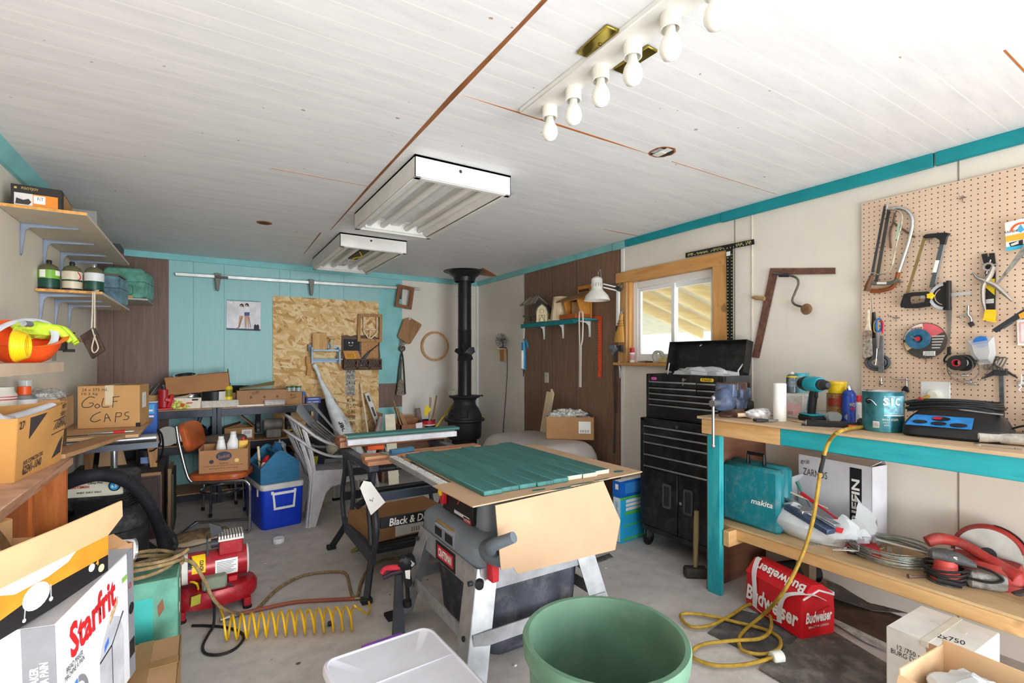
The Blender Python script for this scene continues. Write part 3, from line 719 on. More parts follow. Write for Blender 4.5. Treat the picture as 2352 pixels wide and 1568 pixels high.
PB=mat('1d72d8',.4);b=B(PB);b.cyl((-.045,0,.035),(.04,0,.03),.026,n=14,bev=.005);b.cyl((-.01,-.03,.02),(.05,-.03,.018),.018,n=12);t.part('motor',b);b=B(BLACK);b.box((-.05,-.055,0),(.02,-.03,.03),.004);b.cyl((.04,0,.03),(.06,0,.03),.02,n=12);b.cyl((-.07,.0,.05),(-.045,0,.045),.016,n=12);t.part('pressure_head',b)
b=B(WHITE);b.cyl((.06,-.01,.03),(.09,-.02,.03),.007);b.cyl((-.095,0,.056),(-.07,0,.052),.007);t.part('nozzle',b)
t=T('cardboard_box','white printed carton with open lid flap behind the plastic bag','box',(2.97,1.39,SZ),-96)
WB_=mat('d9d9e2',.6,0,.03);b=B(WB_);w,d,h=.4,.14,.42
b.box((-w/2,0,0),(w/2,d,.005));b.box((-w/2,0,0),(w/2,.004,h));b.box((-w/2,d-.004,0),(w/2,d,h));b.box((-w/2,0,0),(-w/2+.004,d,h));b.box((w/2-.004,0,0),(w/2,d,h));t.part('body',b)
b=B(mat('cfc9c9',.7));b.at((0,d,h),(38,0,0));b.box((-w/2,-.004,0),(w/2,0,.1));t.part('flap',b);b=B(mat('d8d0cb',.7));b.at((0,.0,h),(-80,0,0));b.box((-w/2+.01,0,-.0),(w/2-.01,.004,.11));t.part('flap',b)
t.part('print_band',B(BLACK).box((.09,-.001,.0),(.15,.0005,h-.02)));t.text('GRIFFIN',.3,.042,PAPER,(.12,-.0015,.19),roll=90,bold=.03);t.text('grill',.05,.03,INKB,(-.16,-.001,.38));t.text('ZARNOS',.14,.04,INKB,(-.1,-.001,.325))
p=PZ(1880,1238,SZ);c=V((2.83,1.44,SZ));t=T('shopping_bag','white plastic shopping bag spilling hand tools on the bench shelf','bag',c,-90)
rows=[]
for i in range(11):
 v=i/10;row=[]
 for j in range(49):
  a=2*PI*j/48;px,py=math.cos(a),math.sin(a)
  rr=(.2+.075*math.sin(v*PI))*(1+.13*noise.noise(V((px*1.6,py*1.6,v*2.5+5)))+.1*noise.noise(V((px*5,py*5,v*7)))+.05*noise.noise(V((px*11,py*11,v*13))))
  z=.004+v*.17+.15*max(0,py)*v+.05*noise.noise(V((px*3,py*3,2)))*v-.02*px*v+.02*noise.noise(V((px*4,py*4,9)))*v
  row.append((px*rr*1.05,py*rr*.62+.05,max(.003,z)))
 rows.append(row)
b=B(POLY);b.sheet(rows[::-1],.003);b.blob((0,.05,.01),(.19,.12,.012),2,.1,2,20,6,.002);t.part('bag_film',b,smooth=25)
b=B(POLY);b.sheet([[(-.2+.02*math.sin(k),-.06+.03*math.sin(k*1.3),.17-.012*k)for k in range(9)],[(-.16+.02*math.cos(k*1.1),-.09,.165-.014*k)for k in range(9)]],.002);b.sheet([[(.2+.02*k,-.1+.012*k,.02+.004*math.sin(k*2))for k in range(6)],[(.22+.02*k,-.02+.02*k,.03+.01*math.cos(k))for k in range(6)]],.003);t.part('bag_handle',b)
t.part('printed_logo',B(RED).lathe([(.0,.0),(.022,0.001)],16,(0,0,0)).sheet([[(.17,-.1,.1),(.2,-.09,.1)],[(.175,-.09,.125),(.205,-.08,.125)]],.001))
def bagtool(name,label,cat,a,b_,r,m,hm=None):
 t2=T(name,label,cat,c,-90);a,b_=V(a),V(b_);k=a.lerp(b_,.45)
 t2.part('shaft',B(m).cyl(k,b_,r*.55,n=8));t2.part('handle',B(hm or m).cyl(a,k,r,n=8,bev=.002))
bagtool('file_tool','green handled tool poking highest out of the white bag','tool',(-.1,.05,.28),(.0,.0,.17),.009,STEEL,mat('5d8f86',.5))
bagtool('screwdriver','red handled screwdriver lying across the open white bag','screwdriver',(-.05,.0,.235),(.16,-.04,.15),.01,RED,RED)
bagtool('bamboo_stick','pale wooden stick across the mouth of the white bag','stick',(-.14,-.01,.235),(.1,-.02,.19),.005,PALEX)
t2=T('hand_saw_blade','long grey metal tool blade resting in the white bag mouth','tool',c,-90);t2.part('blade',B(GALV).bar((-.13,-.03,.20),(.18,-.09,.135),.045,.012,bev=.003))
t2=T('socket_rail','dark blue metal tray sticking out front of the white bag','tool',c,-90);t2.part('tray',B(mat('4a5a74',.4,.5,.2)).bar((-.08,-.08,.165),(.17,-.13,.105),.06,.03,bev=.004));t2.part('clip',B(STEEL).bar((-.0,-.1,.165),(.03,-.107,.157),.045,.03,bev=.003))
t=T('nail_box','red and black cardboard nail box under the wire coil','box',PZ(1975,1268,SZ),-58);t.part('carton',B(mat('c3252f',.6)).box((-.06,-.05,0),(.08,.06,.04),.002));t.part('printed_side',B(mat('262022',.6)).box((-.0605,-.0505,.0),(.0,-.049,.038)))
t=T('carton_strip','small white open carton with red print behind the wire coil','box',PZ(2052,1245,SZ),-60);b=B(mat('cfc6c3',.7));b.box((-.1,-.06,0),(.1,.06,.004));b.box((-.1,.056,0),(.1,.06,.04));b.box((-.1,-.06,0),(-.096,.06,.04));t.part('tray',b)
BR=mat('bdb9ae',.45,.6,.15)
pl=T('plastic_strap_box','flat pale plastic strap behind the wire coil on the shelf','strap',PZ(2085,1258,SZ+.05),-62,rot=(0,8,-62));pl.part('strap',B(OFFW).box((-.13,-.012,0),(.13,.012,.004),.001))
def strap(p,rz,L,label):
 t=T('hanger_bracket',label,'bracket',p,rz);b=B(BR);b.box((-L/2,-.012,0),(L/2,.012,.002));b.box((L/2-.002,-.012,0),(L/2,.012,.03));t.part('strip',b)
 b=B(BLACK)
 for k in range(int(L/.02)):b.cyl((-L/2+.01+k*.02,0,.0018),(-L/2+.01+k*.02,0,.0026),.0028,n=6)
 t.part('hole',b)
strap(PZ(1905,1250,SZ),-30,.2,'perforated metal strip poking out under the white bag');strap(PZ(1940,1262,SZ+.041),-40,.12,'perforated metal strip on top of the red nail box')
strap(PZ(2063,1285,SZ),40,.2,'perforated hanger strip inside the wire coil, left one');strap(PZ(2090,1290,SZ),44,.2,'perforated hanger strip inside the wire coil, right one')
t=T('wire_coil','large coil of grey galvanised wire lying on the bench shelf','wire coil',PZ(2046,1281,SZ),0);b=B(mat('8f938c',.4,.7,.15,40));rnd=random.Random(8)
for k in range(22):
 ra=.158+rnd.uniform(-.016,.014);z=.02+k*.0022;dx,dy=rnd.uniform(-.008,.008),rnd.uniform(-.01,.01);ph=rnd.uniform(0,6);ti=rnd.uniform(-.014,.014)
 b.tube([(dx+ra*math.cos(a),dy+ra*1.06*math.sin(a),z+ti*math.sin(a+ph))for a in[2*PI*i/36 for i in range(36)]],.0019,5,True)
t.part('wire',b);b=B(BLACK);q=PZ(1990,1272,SZ)-PZ(2050,1280,SZ);b.cyl((-.115,.075,.01),(-.11,.085,.055),.02,n=8);t.part('tie',b)
t=T('orbital_sander','red and grey orbital sander wrapped in its own cord','sander',PZ(2172,1335,SZ),-70);SR=mat('c8473f',.5,0,.08,dust=.25);SG=mat('4a4a4c',.6,0,.1,dust=.35)
t.part('sanding_pad',B(SG).lathe([(0,0),(.066,0),(.068,.008),(.06,.012),(0,.012)],26));b=B(SR);b.lathe([(0,.012),(.056,.012),(.06,.03),(.05,.045),(.042,.06),(.04,.1),(0,.1)],22);t.part('body',b)
b=B(SG);b.loft([[(x0,y*w,z0+z*h)for y,z in circ(1,14)]for x0,w,h,z0 in((-.06,.012,.01,.115),(-.045,.034,.024,.115),(0,.04,.03,.115),(.05,.032,.024,.11),(.085,.02,.016,.1),(.1,.014,.01,.095))]);t.part('top_grip',b)
b=B(BLACK)
for k in range(4):b.tube([(.07*math.cos(a)*(1+.05*k),.062*math.sin(a)*(1+.04*k),.024+k*.014+.008*math.sin(a*2+k))for a in[2*PI*i/20 for i in range(20)]],.0055,6,True)
b.tube([(.095,0,.095),(.15,-.01,.085),(.18,-.01,.06),(.14,-.03,.045),(.07,-.03,.045)],.006,6,False,5);b.cyl((-.03,-.062,.022),(.05,-.066,.02),.013,n=10);t.part('power_cord',b);t.text('S',.014,.014,PAPER,(.03,-.033,.12),bold=.03)
t=T('circular_saw','red circular saw lying on its side at the far right of the shelf','circular saw',(2.93,.80,SZ),-84);CR=mat('a8352f',.5,0,.1,dust=.2)
b=B(CR);b.loft([[(x*.13*k+.05,y*.07*k-.0,z)for x,y in rrect(2,2,.5,n=4)]for k,z in((1,0),(1,.07),(.85,.1))]);t.part('motor_body',b)
GC3=(.05,.085,.115);b=B(CR);b.at((0,.0,0),(-14,0,0));b.lathe([(.02,-.03),(.118,-.03),(.13,-.02),(.135,.0),(.13,.03),(.02,.03)],28,GC3,'y',R(-95),R(75));t.part('blade_guard',b)
b=B(STEEL);b.at((0,.0,0),(-14,0,0));b.lathe([(0,-.036),(.112,-.036),(.112,-.033),(0,-.033)],36,GC3,'y');t.part('blade',b)
b=B(DARK);b.at((0,.0,0),(-14,0,0));b.lathe([(.1355,-.02),(.137,-.02),(.137,.02),(.1355,.02)],16,GC3,'y',R(5),R(70));b.lathe([(0,-.045),(.03,-.045),(.03,-.036),(0,-.036)],16,GC3,'y');t.part('arbor',b)
b=B(CR);b.tube([(-.14,-.05,.13),(-.1,-.02,.15),(-.03,0,.145),(.06,-.02,.11),(.16,-.05,.07)],[.024,.026,.022,.022,.03],12,False,5);t.part('handle',b)
t.part('warning_label',B(OFFW).box((-.03,-.0715,.02),(.03,-.07,.06)));b=B(BLACK);b.tube([(.1,-.06,.05),(.04,-.09,.03),(-.04,-.07,.08),(-.05,.0,.1)],.006,6,False,5);t.part('power_cord',b)
t=T('dust_bag','dusty grey sander dust canister lying beside the sander','dust canister',PZ(2262,1350,SZ),-55);t.part('canister',B(mat('77736f',.8,0,.3,30,.2,dust=.6)).loft([[(x,y*w,.036+z*h)for y,z in rrect(2,2,.5,n=3)]for x,w,h in((-.07,.02,.02),(-.055,.036,.034),(.04,.038,.036),(.065,.03,.03))]))
t=T('skillet','black cast iron skillet cut off by the shelf right end','pan',PZ(2345,1352,SZ)+V((.02,-.06,0)),170);CI=mat('3c3a39',.6,.3,.1)
t.part('pan',B(CI).lathe([(0,0),(.07,0),(.09,.04),(.094,.042),(.086,.04),(.066,.006),(0,.006)],28));t.part('handle',B(CI).prism([(.085,-.012),(.2,-.016),(.21,0),(.2,.016),(.085,.012)],.028,.038,'xy',.003))
t=T('bolt','rusty bolt lying before the wire coil at the shelf edge','bolt',PZ(2090,1328,SZ),-35);RU=mat('7a6257',.7,.4,.2);t.part('shank',B(RU).cyl((0,0,.008),(.08,.01,.008),.005,n=8));t.part('head',B(RU).cyl((-.008,0,.01),(0,0,.01),.01,n=6))
t=T('rope_piece','thin white twisted rope behind the dust canister','rope',PZ(2310,1300,SZ)+V((0,-.05,.1)),-80);t.part('strand',B(OFFW).tube([(-.06,0,.0),(.0,.003,.0),(.1,0,.002)],.003,6,False,4))
MT=mat('4b4a4c',.85,0,.15,8,.2,dust=.3)
def flat(name,label,cat,px,m,z0=0.001,z1=.008,**k):
 P=[PZ(x,y,z1)for x,y in px];c=sum(P,V())/len(P);return solo(name,label,cat,B(m).prism([((p-c).x,(p-c).y)for p in P],z0,z1),(c.x,c.y,0),**k)
flat('rubber_mat','thin black rubber mat under the cord loops, left of the bag','mat',[(1625,1452),(1700,1400),(1790,1420),(1850,1490),(1765,1520)],MT,.001,.006)
flat('floor_mat','large dark dusty mat filling the floor beside the red bag','mat',[(1742,1533),(1850,1452),(1900,1440),(2100,1560),(2050,1700),(1960,1660)],mat('57524f',.85,0,.2,6,.2,dust=.45),.0065,.012)
flat('asphalt_board','dark brown fibre board lying under the bench behind the red bag','board',[(1890,1380),(1960,1345),(2060,1378),(2120,1430),(2050,1490),(1900,1420)],mat('5d4c40',.9,0,.2,9,.3),.001,.0055)
flat('torn_white_strip','torn pale paper strip on the floor between mat and board','strip',[(1900,1420),(1912,1418),(2040,1478),(2040,1496),(1985,1472)],mat('b9b7b4',.8,0,.2,30),.0125,.015)
t=T('carpet_roll','roll of black carpet lying under the bench against the wall','carpet roll',PZ(1850,1340,.0),-18);t.part('roll',B(mat('2b2a2b',.95,0,.3,60,.5)).tube([(-.2,0,.075),(0,0,.075),(.16,0,.075)],.074,22));t.part('spiral_end',B(mat('3b393a',.95)).tube([(.161,.05*math.cos(a)*(1-a/20),.075+.05*math.sin(a)*(1-a/20))for a in[i*.4 for i in range(36)]],.004,5))
t=T('bent_mat','grey curled offcut of flooring under the bench by the wall','flooring offcut',PZ(2000,1392,0),-60);t.part('sheet',B(mat('55504d',.8,0,.15,9,dust=.3)).sheet([[(-.2+.04*k,-.08,.012+.006*abs(k-5))for k in range(11)],[(-.2+.04*k,.08,.012+.012*abs(k-5))for k in range(11)]],.004))
p0,p1,p2=PZ(1712,1392),PZ(1840,1474),PZ(1900,1450);ang=math.degrees(math.atan2(p1.y-p0.y,p1.x-p0.x));Lb=(p1-p0).length
t=T('cooler_bag','red soft cooler bag with white straps standing before the workbench','cooler bag',(p0+p1)/2+V((0,0,.0125)),ang);BD=mat('d01a24',.4,0,.04,5);w,h,d=Lb,.205,.22
b=B(BD);b.loft([[(x*w*k+.0,y*d*k2+d/2,z)for x,y in rrect(1,1,.04,n=2)]for z,k,k2 in((0,1,1),(.1,1.01,1.0),(h*.93,1.0,.97))]);b.prism([(0,h*.92),(d*1.0,h*.92),(d*.62,h*1.22),(d*.3,h*1.25),(.02,h*1.0)],-w/2,w/2,'yz');t.part('body',b,smooth=30)
b=B(mat('e9e6e9',.6));b.tube([(-w/2-.001,d*.95,h*.97),(0,d*.99,h*.98),(w/2+.001,d*.95,h*.97)],.006,6);b.tube([(w/2+.002,.01,h*.93),(w/2+.002,d/2,h*1.1),(w/2+.002,d*.95,h*.93)],.005,6);t.part('zipper',b)
def strapb(b,pts,w=.03):b.sheet([[V(p)+V((-w/2,0,0))for p in pts],[V(p)+V((w/2,0,0))for p in pts]][::-1],.002)
b=B(mat('e7e3e8',.7));strapb(b,catmull([(-w*.3,-.004,.02),(-w*.3,-.005,h*.6),(-w*.31,-.006,h*1.0),(-w*.34,d*.12,h*1.28),(-w*.4,d*.3,h*1.3)],4));strapb(b,catmull([(w*.15,-.004,.02),(w*.16,-.006,h*.4),(w*.25,-.02,h*.8),(w*.4,-.012,h*1.02),(w*.52,.06,h*1.05),(w*.56,.12,h*.92)],4));strapb(b,catmull([(-w*.3,-.004,.02),(-w*.1,-.006,.012),(w*.15,-.004,.02)],4),.025);t.part('strap',b)
t.text('Budweiser',.34,.085,PAPER,(.0,-.0045,h*.42),bold=.03,shear=.2);t.text('Budweiser',.17,.055,PAPER,(w/2+.004,d/2,h*.48),'R',bold=.03,shear=.2);t.text('BREWED IN CANADA',.13,.011,PAPER,(w/2+.003,d/2,h*.25),'R')
e=math.degrees(math.atan2(h*.25,d*.28));t.text('Budweiser',.3,.05,PAPER,(.02,d*.155,h*1.13),bold=.03,rot=(52,0,0),roll=180);b=B(mat('a8141c',.5));b.ring([(d/2-.07,h*.3),(d/2,h*.62),(d/2+.07,h*.7),(d/2,h*.2)],[(d/2-.066,h*.31),(d/2,h*.6),(d/2+.066,h*.68),(d/2,h*.22)],w/2+.0035,w/2+.0042,'yz');t.part('printed_frame',b)
t=T('wine_carton','weathered white wine carton with black lettering on the floor at right','box',(2.45,.75,.0125),-91);w,d,h=.25,.32,.315;WBX=mat('e3ddd6',.75,0,.06,5)
b=B(WBX);b.box((-w/2,-d/2,0),(w/2,d/2,h),.004);t.part('carton',b);t.text('12 /750 ml\nBURG DLG B/',.125,.042,INK,(-.045,-d/2-.001,.238));b=B(mat('b78f6c',.8));b.prism([(.0,.22),(.03,.25),(.06,.24),(.07,.21),(.04,.19),(.03,.205)],-d/2-.0015,-d/2+.001,'xz');b.prism([(.0,.315),(.05,.315),(.04,.26),(.01,.26)],-d/2-.001,-d/2+.001,'xz');t.part('torn_patch',b)
b=B(mat('d8d0c2',.4));b.box((-.012,-d/2-.002,h-.02),(.012,d/2+.002,h+.0015));b.box((-.05,.03,h),(.06,.05,h+.0012));t.part('packing_tape',b);t.text('12x750',.09,.04,INK,(.04,-.06,h+.0008),'T',roll=15);t.text('}<(){',.06,.05,INKB,(-.06,-d/2-.001,.06));t.part('label_slip',B(PAPER).box((w/2,-.05,.12),(w/2+.001,.06,.26)))
def wall_r(name,label,cat,x,y,d=.03,group=None):
 """thing hung on the right wall at a picture-measured spot; returns thing and a function giving local (x, z)"""
 o=PX(x,y,WR-d);t=T(name,label,cat,o,-90,group)
 def uv(px,py,dd=0.0):
  q=t.l(PX(px,py,WR-d-dd));return(q.x,q.z)
 return t,uv
def uvs(uv,pts,dd=0.0):return[uv(x,y,dd)for x,y in pts]
def u3(uv,pts,y=0.0):return[V((a,-y,b))for a,b in(uv(p[0],p[1],y)for p in pts)]
def m_peg():
 t=NT('perforated_hardboard');sx=t.n.new('ShaderNodeSeparateXYZ');t.link(t.coord(),sx.inputs[0])
 def d(o):
  a=t.math('FLOORED_MODULO',sx.outputs[o],.0254);a=t.math('SUBTRACT',a,.0127);return t.math('MULTIPLY',a,a)
 r=t.math('ADD',d('Y'),d('Z'));hole=t.math('LESS_THAN',r,.0031**2)
 n=t.noise(t.coord(),4,5);col=t.ramp(n,[(.3,'d9bca2'),(.7,'e2c8b0')])
 return t.done(t.mix(hole,col,'3a2a20'),.6)
PEG=m_peg()
PEGX=WR-.018
solo('pegboard','beige perforated pegboard holding tools above the workbench','pegboard',B(PEG).box((-.003,-.86,-.6),(.003,.66,.606)),(PEGX,.662,1.655))
D=.026
def hook(px,label,L=.04):
 t,uv=wall_r('peg_hook',label,'hook',px[0],px[1],D-.002);b=B(mat('8d8780',.4,.7));b.tube([(0,0,0),(0,-.012,0),(0,-L,.002),(0,-L-.008,.015)],.002,6);b.tube([(0,0,.012),(0,-.006,.006),(0,-.006,-.022)],.002,6);b.tube([(-.014,-.004,0),(.014,-.004,0)],.002,6);t.part('wire',b)
hook((2212,455),'bare wire peg hook near the pegboard top');hook((2136,549),'wire peg hook inside the black hacksaw frame',.02);hook((2068,648),'wire peg hook beside the old hacksaw handles',.02);hook((2128,822),'wire peg hook under the grinding disc',.015);hook((2060,730),'long wire peg hook carrying brush and scissors',.1)
OR=mat('8a4a22',.5,0,.15);t,uv=wall_r('hacksaw','old hacksaw with bent chrome tube frame, rearmost of the hanging pair','hacksaw',2050,560,D+.005)
b=B(CHROME);b.tube(u3(uv,[(2040,482),(2066,478),(2086,486),(2096,506),(2090,545),(2076,590),(2064,625)],.012),.009,10,False,5);t.part('frame',b);b=B(mat('55534f',.5,.5,.2));b.bar(*u3(uv,[(2042,480),(2012,650)],.012),.016,.002,(0,-1,0));t.part('blade',b)
b=B(OR);b.tube(u3(uv,[(2064,625),(2058,645),(2048,660),(2020,668),(2000,668)],.012),.011,8,False,4);t.part('handle',b)
t,uv=wall_r('hacksaw','old hacksaw with flat pale frame and dark wooden handle, front of the pair','hacksaw',2030,560,D+.03)
b=B(mat('b5ab98',.5,.4,.2,30));b.tube(u3(uv,[(2038,480),(2060,483),(2072,495),(2070,520),(2060,560),(2050,610),(2040,625),(2020,630),(2002,626)],.012),.008,8,False,5,.45);t.part('frame',b)
b=B(mat('3f4247',.5,.4,.2));b.bar(*u3(uv,[(2033,472),(2001,640)],.014),.012,.004,(0,-1,0));t.part('blade',b);b=B(wood('5a3a24','6f4a2e','z',20));b.tube(u3(uv,[(2003,632),(1997,648),(1989,668)],.012),[.009,.012,.016,.012],10,False,4);t.part('handle',b)
b=B(mat('6d7268',.5,.4,.2));b.tube(u3(uv,[(2003,650),(2030,651),(2052,648),(2062,640)],.012),.01,8,False,4);t.part('grip_bar',b);b=B(STEEL);b.cyl(*u3(uv,[(2036,480),(2040,464)],.014),.006,n=8);t.part('wing_bolt',b);t.part('label_tape',B(OFFW).bar(*u3(uv,[(2014,650),(2036,650)],.022),.012,.002,(0,-1,0)))
t,uv=wall_r('curved_pliers','thin rusty curved pliers hung inside the old hacksaw frames','pliers',2050,540,D);b=B(RU);b.tube(u3(uv,[(2056,488),(2052,510),(2044,535),(2046,570)],.004),.005,6,False,5);b.tube(u3(uv,[(2052,510),(2064,520),(2086,535),(2102,545)],.004),.005,6,False,5);t.part('handle',b)
t,uv=wall_r('pencil','pale green strip hanging between the old hacksaw frames','strip',2063,530,D+.02);t.part('strip',B(mat('b9d6bd',.5)).bar(*u3(uv,[(2065,510),(2059,550)]),.01,.003,(0,-1,0)))
t,uv=wall_r('hacksaw','modern black hacksaw with silver spine and brown blade on the pegboard','hacksaw',2130,620,D+.02)
b=B(BLACK);b.prism(uvs(uv,[(2121,543),(2130,538),(2172,534),(2185,537),(2178,545),(2174,562),(2160,562),(2160,552),(2150,546),(2126,548)]),-.014,.0,'xz',.003);t.part('front_arm',b)
b=B(mat('5d6468',.35,.6));b.prism(uvs(uv,[(2160,560),(2172,560),(2148,660),(2136,660)]),-.012,-.002,'xz',.002);t.part('spine',b);t.part('spine_edge',B(STEEL).prism(uvs(uv,[(2171,548),(2176,548),(2151,652),(2147,652)]),-.011,-.003,'xz'));t.part('spine_label',B(PAPER).prism(uvs(uv,[(2151,598),(2160,598),(2153,626),(2144,626)]),-.0125,-.012,'xz'))
b=B(BLACK);b.ring(uvs(uv,[(2080,676),(2098,672),(2134,670),(2142,684),(2136,704),(2110,708),(2082,708),(2072,700)]),uvs(uv,[(2092,682),(2100,680),(2128,679),(2130,684),(2127,694),(2110,697),(2094,698),(2091,692)]),-.024,.0,'xz');b.cyl(*u3(uv,[(2070,702),(2082,700)],.012),.011,n=10);t.part('handle',b);b=B(mat('8c7a4e',.5,.3));b.bar(*u3(uv,[(2124,544),(2083,676)],.008),.014,.0015,(0,-1,0));t.part('blade',b)
t,uv=wall_r('mitre_gauge','black half-round mitre gauge with yellow knob on the pegboard','mitre gauge',2160,680,D+.03)
cx,cz=uv(2174,680);b=B(BLACK);R0=abs(uv(2134,680)[0]-cx);b.prism([(cx+R0*math.cos(R(a)),cz+R0*math.sin(R(a)))for a in range(90,271,12)]+[(cx+.02,cz-R0),(cx+.02,cz+R0)],-.008,0,'xz',.001);b.prism([(cx+.006,cz-R0*1.02),(cx+.02,cz-R0*1.02),(cx+.02,cz+R0*1.06),(cx+.006,cz+R0*1.06)],-.03,0,'xz',.002);t.part('body',b)
b=B(mat('c3cad3',.4,.3));n=14;b.ring([(cx+R0*.99*math.cos(R(100+160*k/n)),cz+R0*.99*math.sin(R(100+160*k/n)))for k in range(n+1)]+[(cx+R0*.8*math.cos(R(260-160*k/n)),cz+R0*.8*math.sin(R(260-160*k/n)))for k in range(n+1)],[(cx+R0*.985*math.cos(R(100.5+159*k/n)),cz+R0*.985*math.sin(R(100.5+159*k/n)))for k in range(n+1)]+[(cx+R0*.985*math.cos(R(259.5-159*k/n)),cz+R0*.985*math.sin(R(259.5-159*k/n)))for k in range(n+1)],-.01,-.0085,'xz')
b=B(mat('c3cad3',.4,.3));b.sheet([[(cx+R0*q*math.cos(R(100+160*k/n)),-.0095,cz+R0*q*math.sin(R(100+160*k/n)))for k in range(n+1)]for q in(.78,.98)],.0015);t.part('angle_scale',b)
b=B(PALEX);b.sheet([[(cx+R0*q*math.cos(R(120+130*k/n)),-.009,cz+R0*q*math.sin(R(120+130*k/n)))for k in range(n+1)]for q in(.6,.64)],.001);t.part('slot',b)
k0=uv(2141,680);t.part('knob',B(YEL).prism([(k0[0]+.015*(1+.14*math.cos(5*a))*math.cos(a),k0[1]+.015*(1+.14*math.cos(5*a))*math.sin(a))for a in[2*PI*i/30 for i in range(30)]],-.03,-.01,'xz',.003));t.part('bar',B(ALU).prism(uvs(uv,[(2176,674),(2231,669),(2231,676),(2176,682)]),-.006,-.001,'xz'));t.part('pointer',B(STEEL).prism(uvs(uv,[(2117,678),(2134,676),(2134,685),(2117,686)]),-.012,-.009,'xz'))
t,uv=wall_r('strap_tool','grey leather strap with black clip hanging below the mitre gauge','strap',2180,740,D);b=B(mat('77726b',.7,0,.2));b.prism(uvs(uv,[(2174,705),(2187,705),(2185,745),(2181,800),(2178,760)]),-.004,0,'xz');t.part('strap',b);b=B(BLACK);b.prism(uvs(uv,[(2177,797),(2185,795),(2184,815),(2176,816)]),-.01,0,'xz',.002);b.tube(u3(uv,[(2178,812),(2170,822),(2169,830),(2176,830)],.004),.004,6,False,4);t.part('clip',b)
t,uv=wall_r('pry_bar','flat black pry bar with yellow hooked end on the pegboard','pry bar',2272,650,D+.004)
b=B(BLACK);b.prism(uvs(uv,[(2255,584),(2268,582),(2269,590),(2273,590),(2273,582),(2285,581),(2288,605),(2287,711),(2263,711),(2266,660),(2264,620)]),-.008,0,'xz',.001);t.part('bar',b)
e0,e1=uv(2263,711),uv(2288,711);f0,f1=uv(2262,732),uv(2296,738);b=B(YEL);b.sheet([[(e0[0],-.004,e0[1]),(e1[0],-.004,e1[1])],[(f0[0],-.006,(e0[1]+f0[1])/2),(e1[0]+.002,-.006,(e1[1]+f1[1])/2)],[(f0[0],-.02,f0[1]),(f1[0]-.01,-.02,f1[1])],[(f0[0]+.004,-.045,f0[1]-.004),(f1[0],-.045,f1[1]-.004)]],.007);t.part('hooked_end',b)
b=B(mat('f0d21c',.4));b.prism(uvs(uv,[(2264,642),(2286,640),(2286,678),(2265,660)]),-.0095,-.008,'xz');t.part('yellow_label',b);t.part('barcode',B(PAPER).prism(uvs(uv,[(2266,688),(2284,686),(2284,696),(2266,697)]),-.0095,-.008,'xz'));q=uv(2275,692);t.text('||||||',.025,.016,INK,(q[0],-.0097,q[1]))
t,uv=wall_r('hole_punch_pliers','chrome revolving punch pliers hung in front of the pry bar','pliers',2270,640,D+.03);CH2=mat('b3aca6',.35,.7,.12)
b=B(CH2);b.tube(u3(uv,[(2234,626),(2245,638),(2262,645),(2285,655),(2305,672),(2326,692)],.006),[.004,.007,.012,.011,.010,.005],8,False,5);t.part('handle',b);b=B(CH2);b.tube(u3(uv,[(2282,612),(2275,630),(2266,645),(2258,660),(2258,690),(2263,712)],.006),[.01,.012,.012,.009,.008,.004],8,False,5);t.part('handle',b)
q=uv(2272,613);b=B(CH2);b.lathe([(.012,-.014),(.02,-.014),(.02,-.006),(.012,-.006)],18,(q[0],0,q[1]),'y')
for k in range(6):a=k*PI/3+.3;b.cyl((q[0]+.02*math.cos(a),-.01,q[1]+.02*math.sin(a)),(q[0]+.033*math.cos(a),-.01,q[1]+.033*math.sin(a)),.003,n=6)
t.part('punch_wheel',b)
t,uv=wall_r('card_pack','white rainbow sprinkler card pack hanging at the pegboard right edge','card',2335,540,D+.03);P=[(2308,512),(2372,496),(2374,566),(2312,577)];t.part('card',B(PAPER).prism(uvs(uv,P),-.002,0,'xz'))
def qd(t,uv,pts,m,name,y0=-.0035,y1=-.002):t.part(name,B(m).prism(uvs(uv,pts),y0,y1,'xz'))
qd(t,uv,[(2310,543),(2373,530),(2373,545),(2311,556)],mat('f0b13a',.6),'printed_band');qd(t,uv,[(2311,568),(2374,556),(2374,566),(2312,577)],mat('3fb4d8',.6),'printed_band');qd(t,uv,[(2318,558),(2350,550),(2350,562),(2322,567)],mat('2c2b30',.6),'picture');qd(t,uv,[(2322,561),(2340,553),(2340,560),(2324,565)],OFFW,'picture',-.0045,-.0035)
q=uv(2327,531);t.text('RAINDRIP',.055,.011,INK,(q[0],-.0025,q[1]));b=B(mat('e2663a',.6));q=uv(2345,528);b.ring([(q[0]+.035*math.cos(a),q[1]+.035*math.sin(a))for a in[PI*k/12 for k in range(13)]],[(q[0]+.026*math.cos(a),q[1]+.026*math.sin(a))for a in[PI*k/12 for k in range(13)]],-.0032,-.002,'xz');t.part('rainbow',b);b=B(mat('4aa9d8',.6));b.prism([(q[0]-.012,q[1]-.002),(q[0],q[1]-.012),(q[0]+.012,q[1]-.002),(q[0],q[1]+.026)],-.0038,-.0025,'xz');t.part('drop',b)
t,uv=wall_r('keyhole_saw','worn grey keyhole saw blade slanting up to the card pack','saw',2330,600,D+.045);t.part('blade',B(mat('8d8a84',.5,.5,.25,40)).prism(uvs(uv,[(2289,650),(2292,646),(2352,562),(2375,545),(2375,560),(2294,652)]),-.002,0,'xz'))
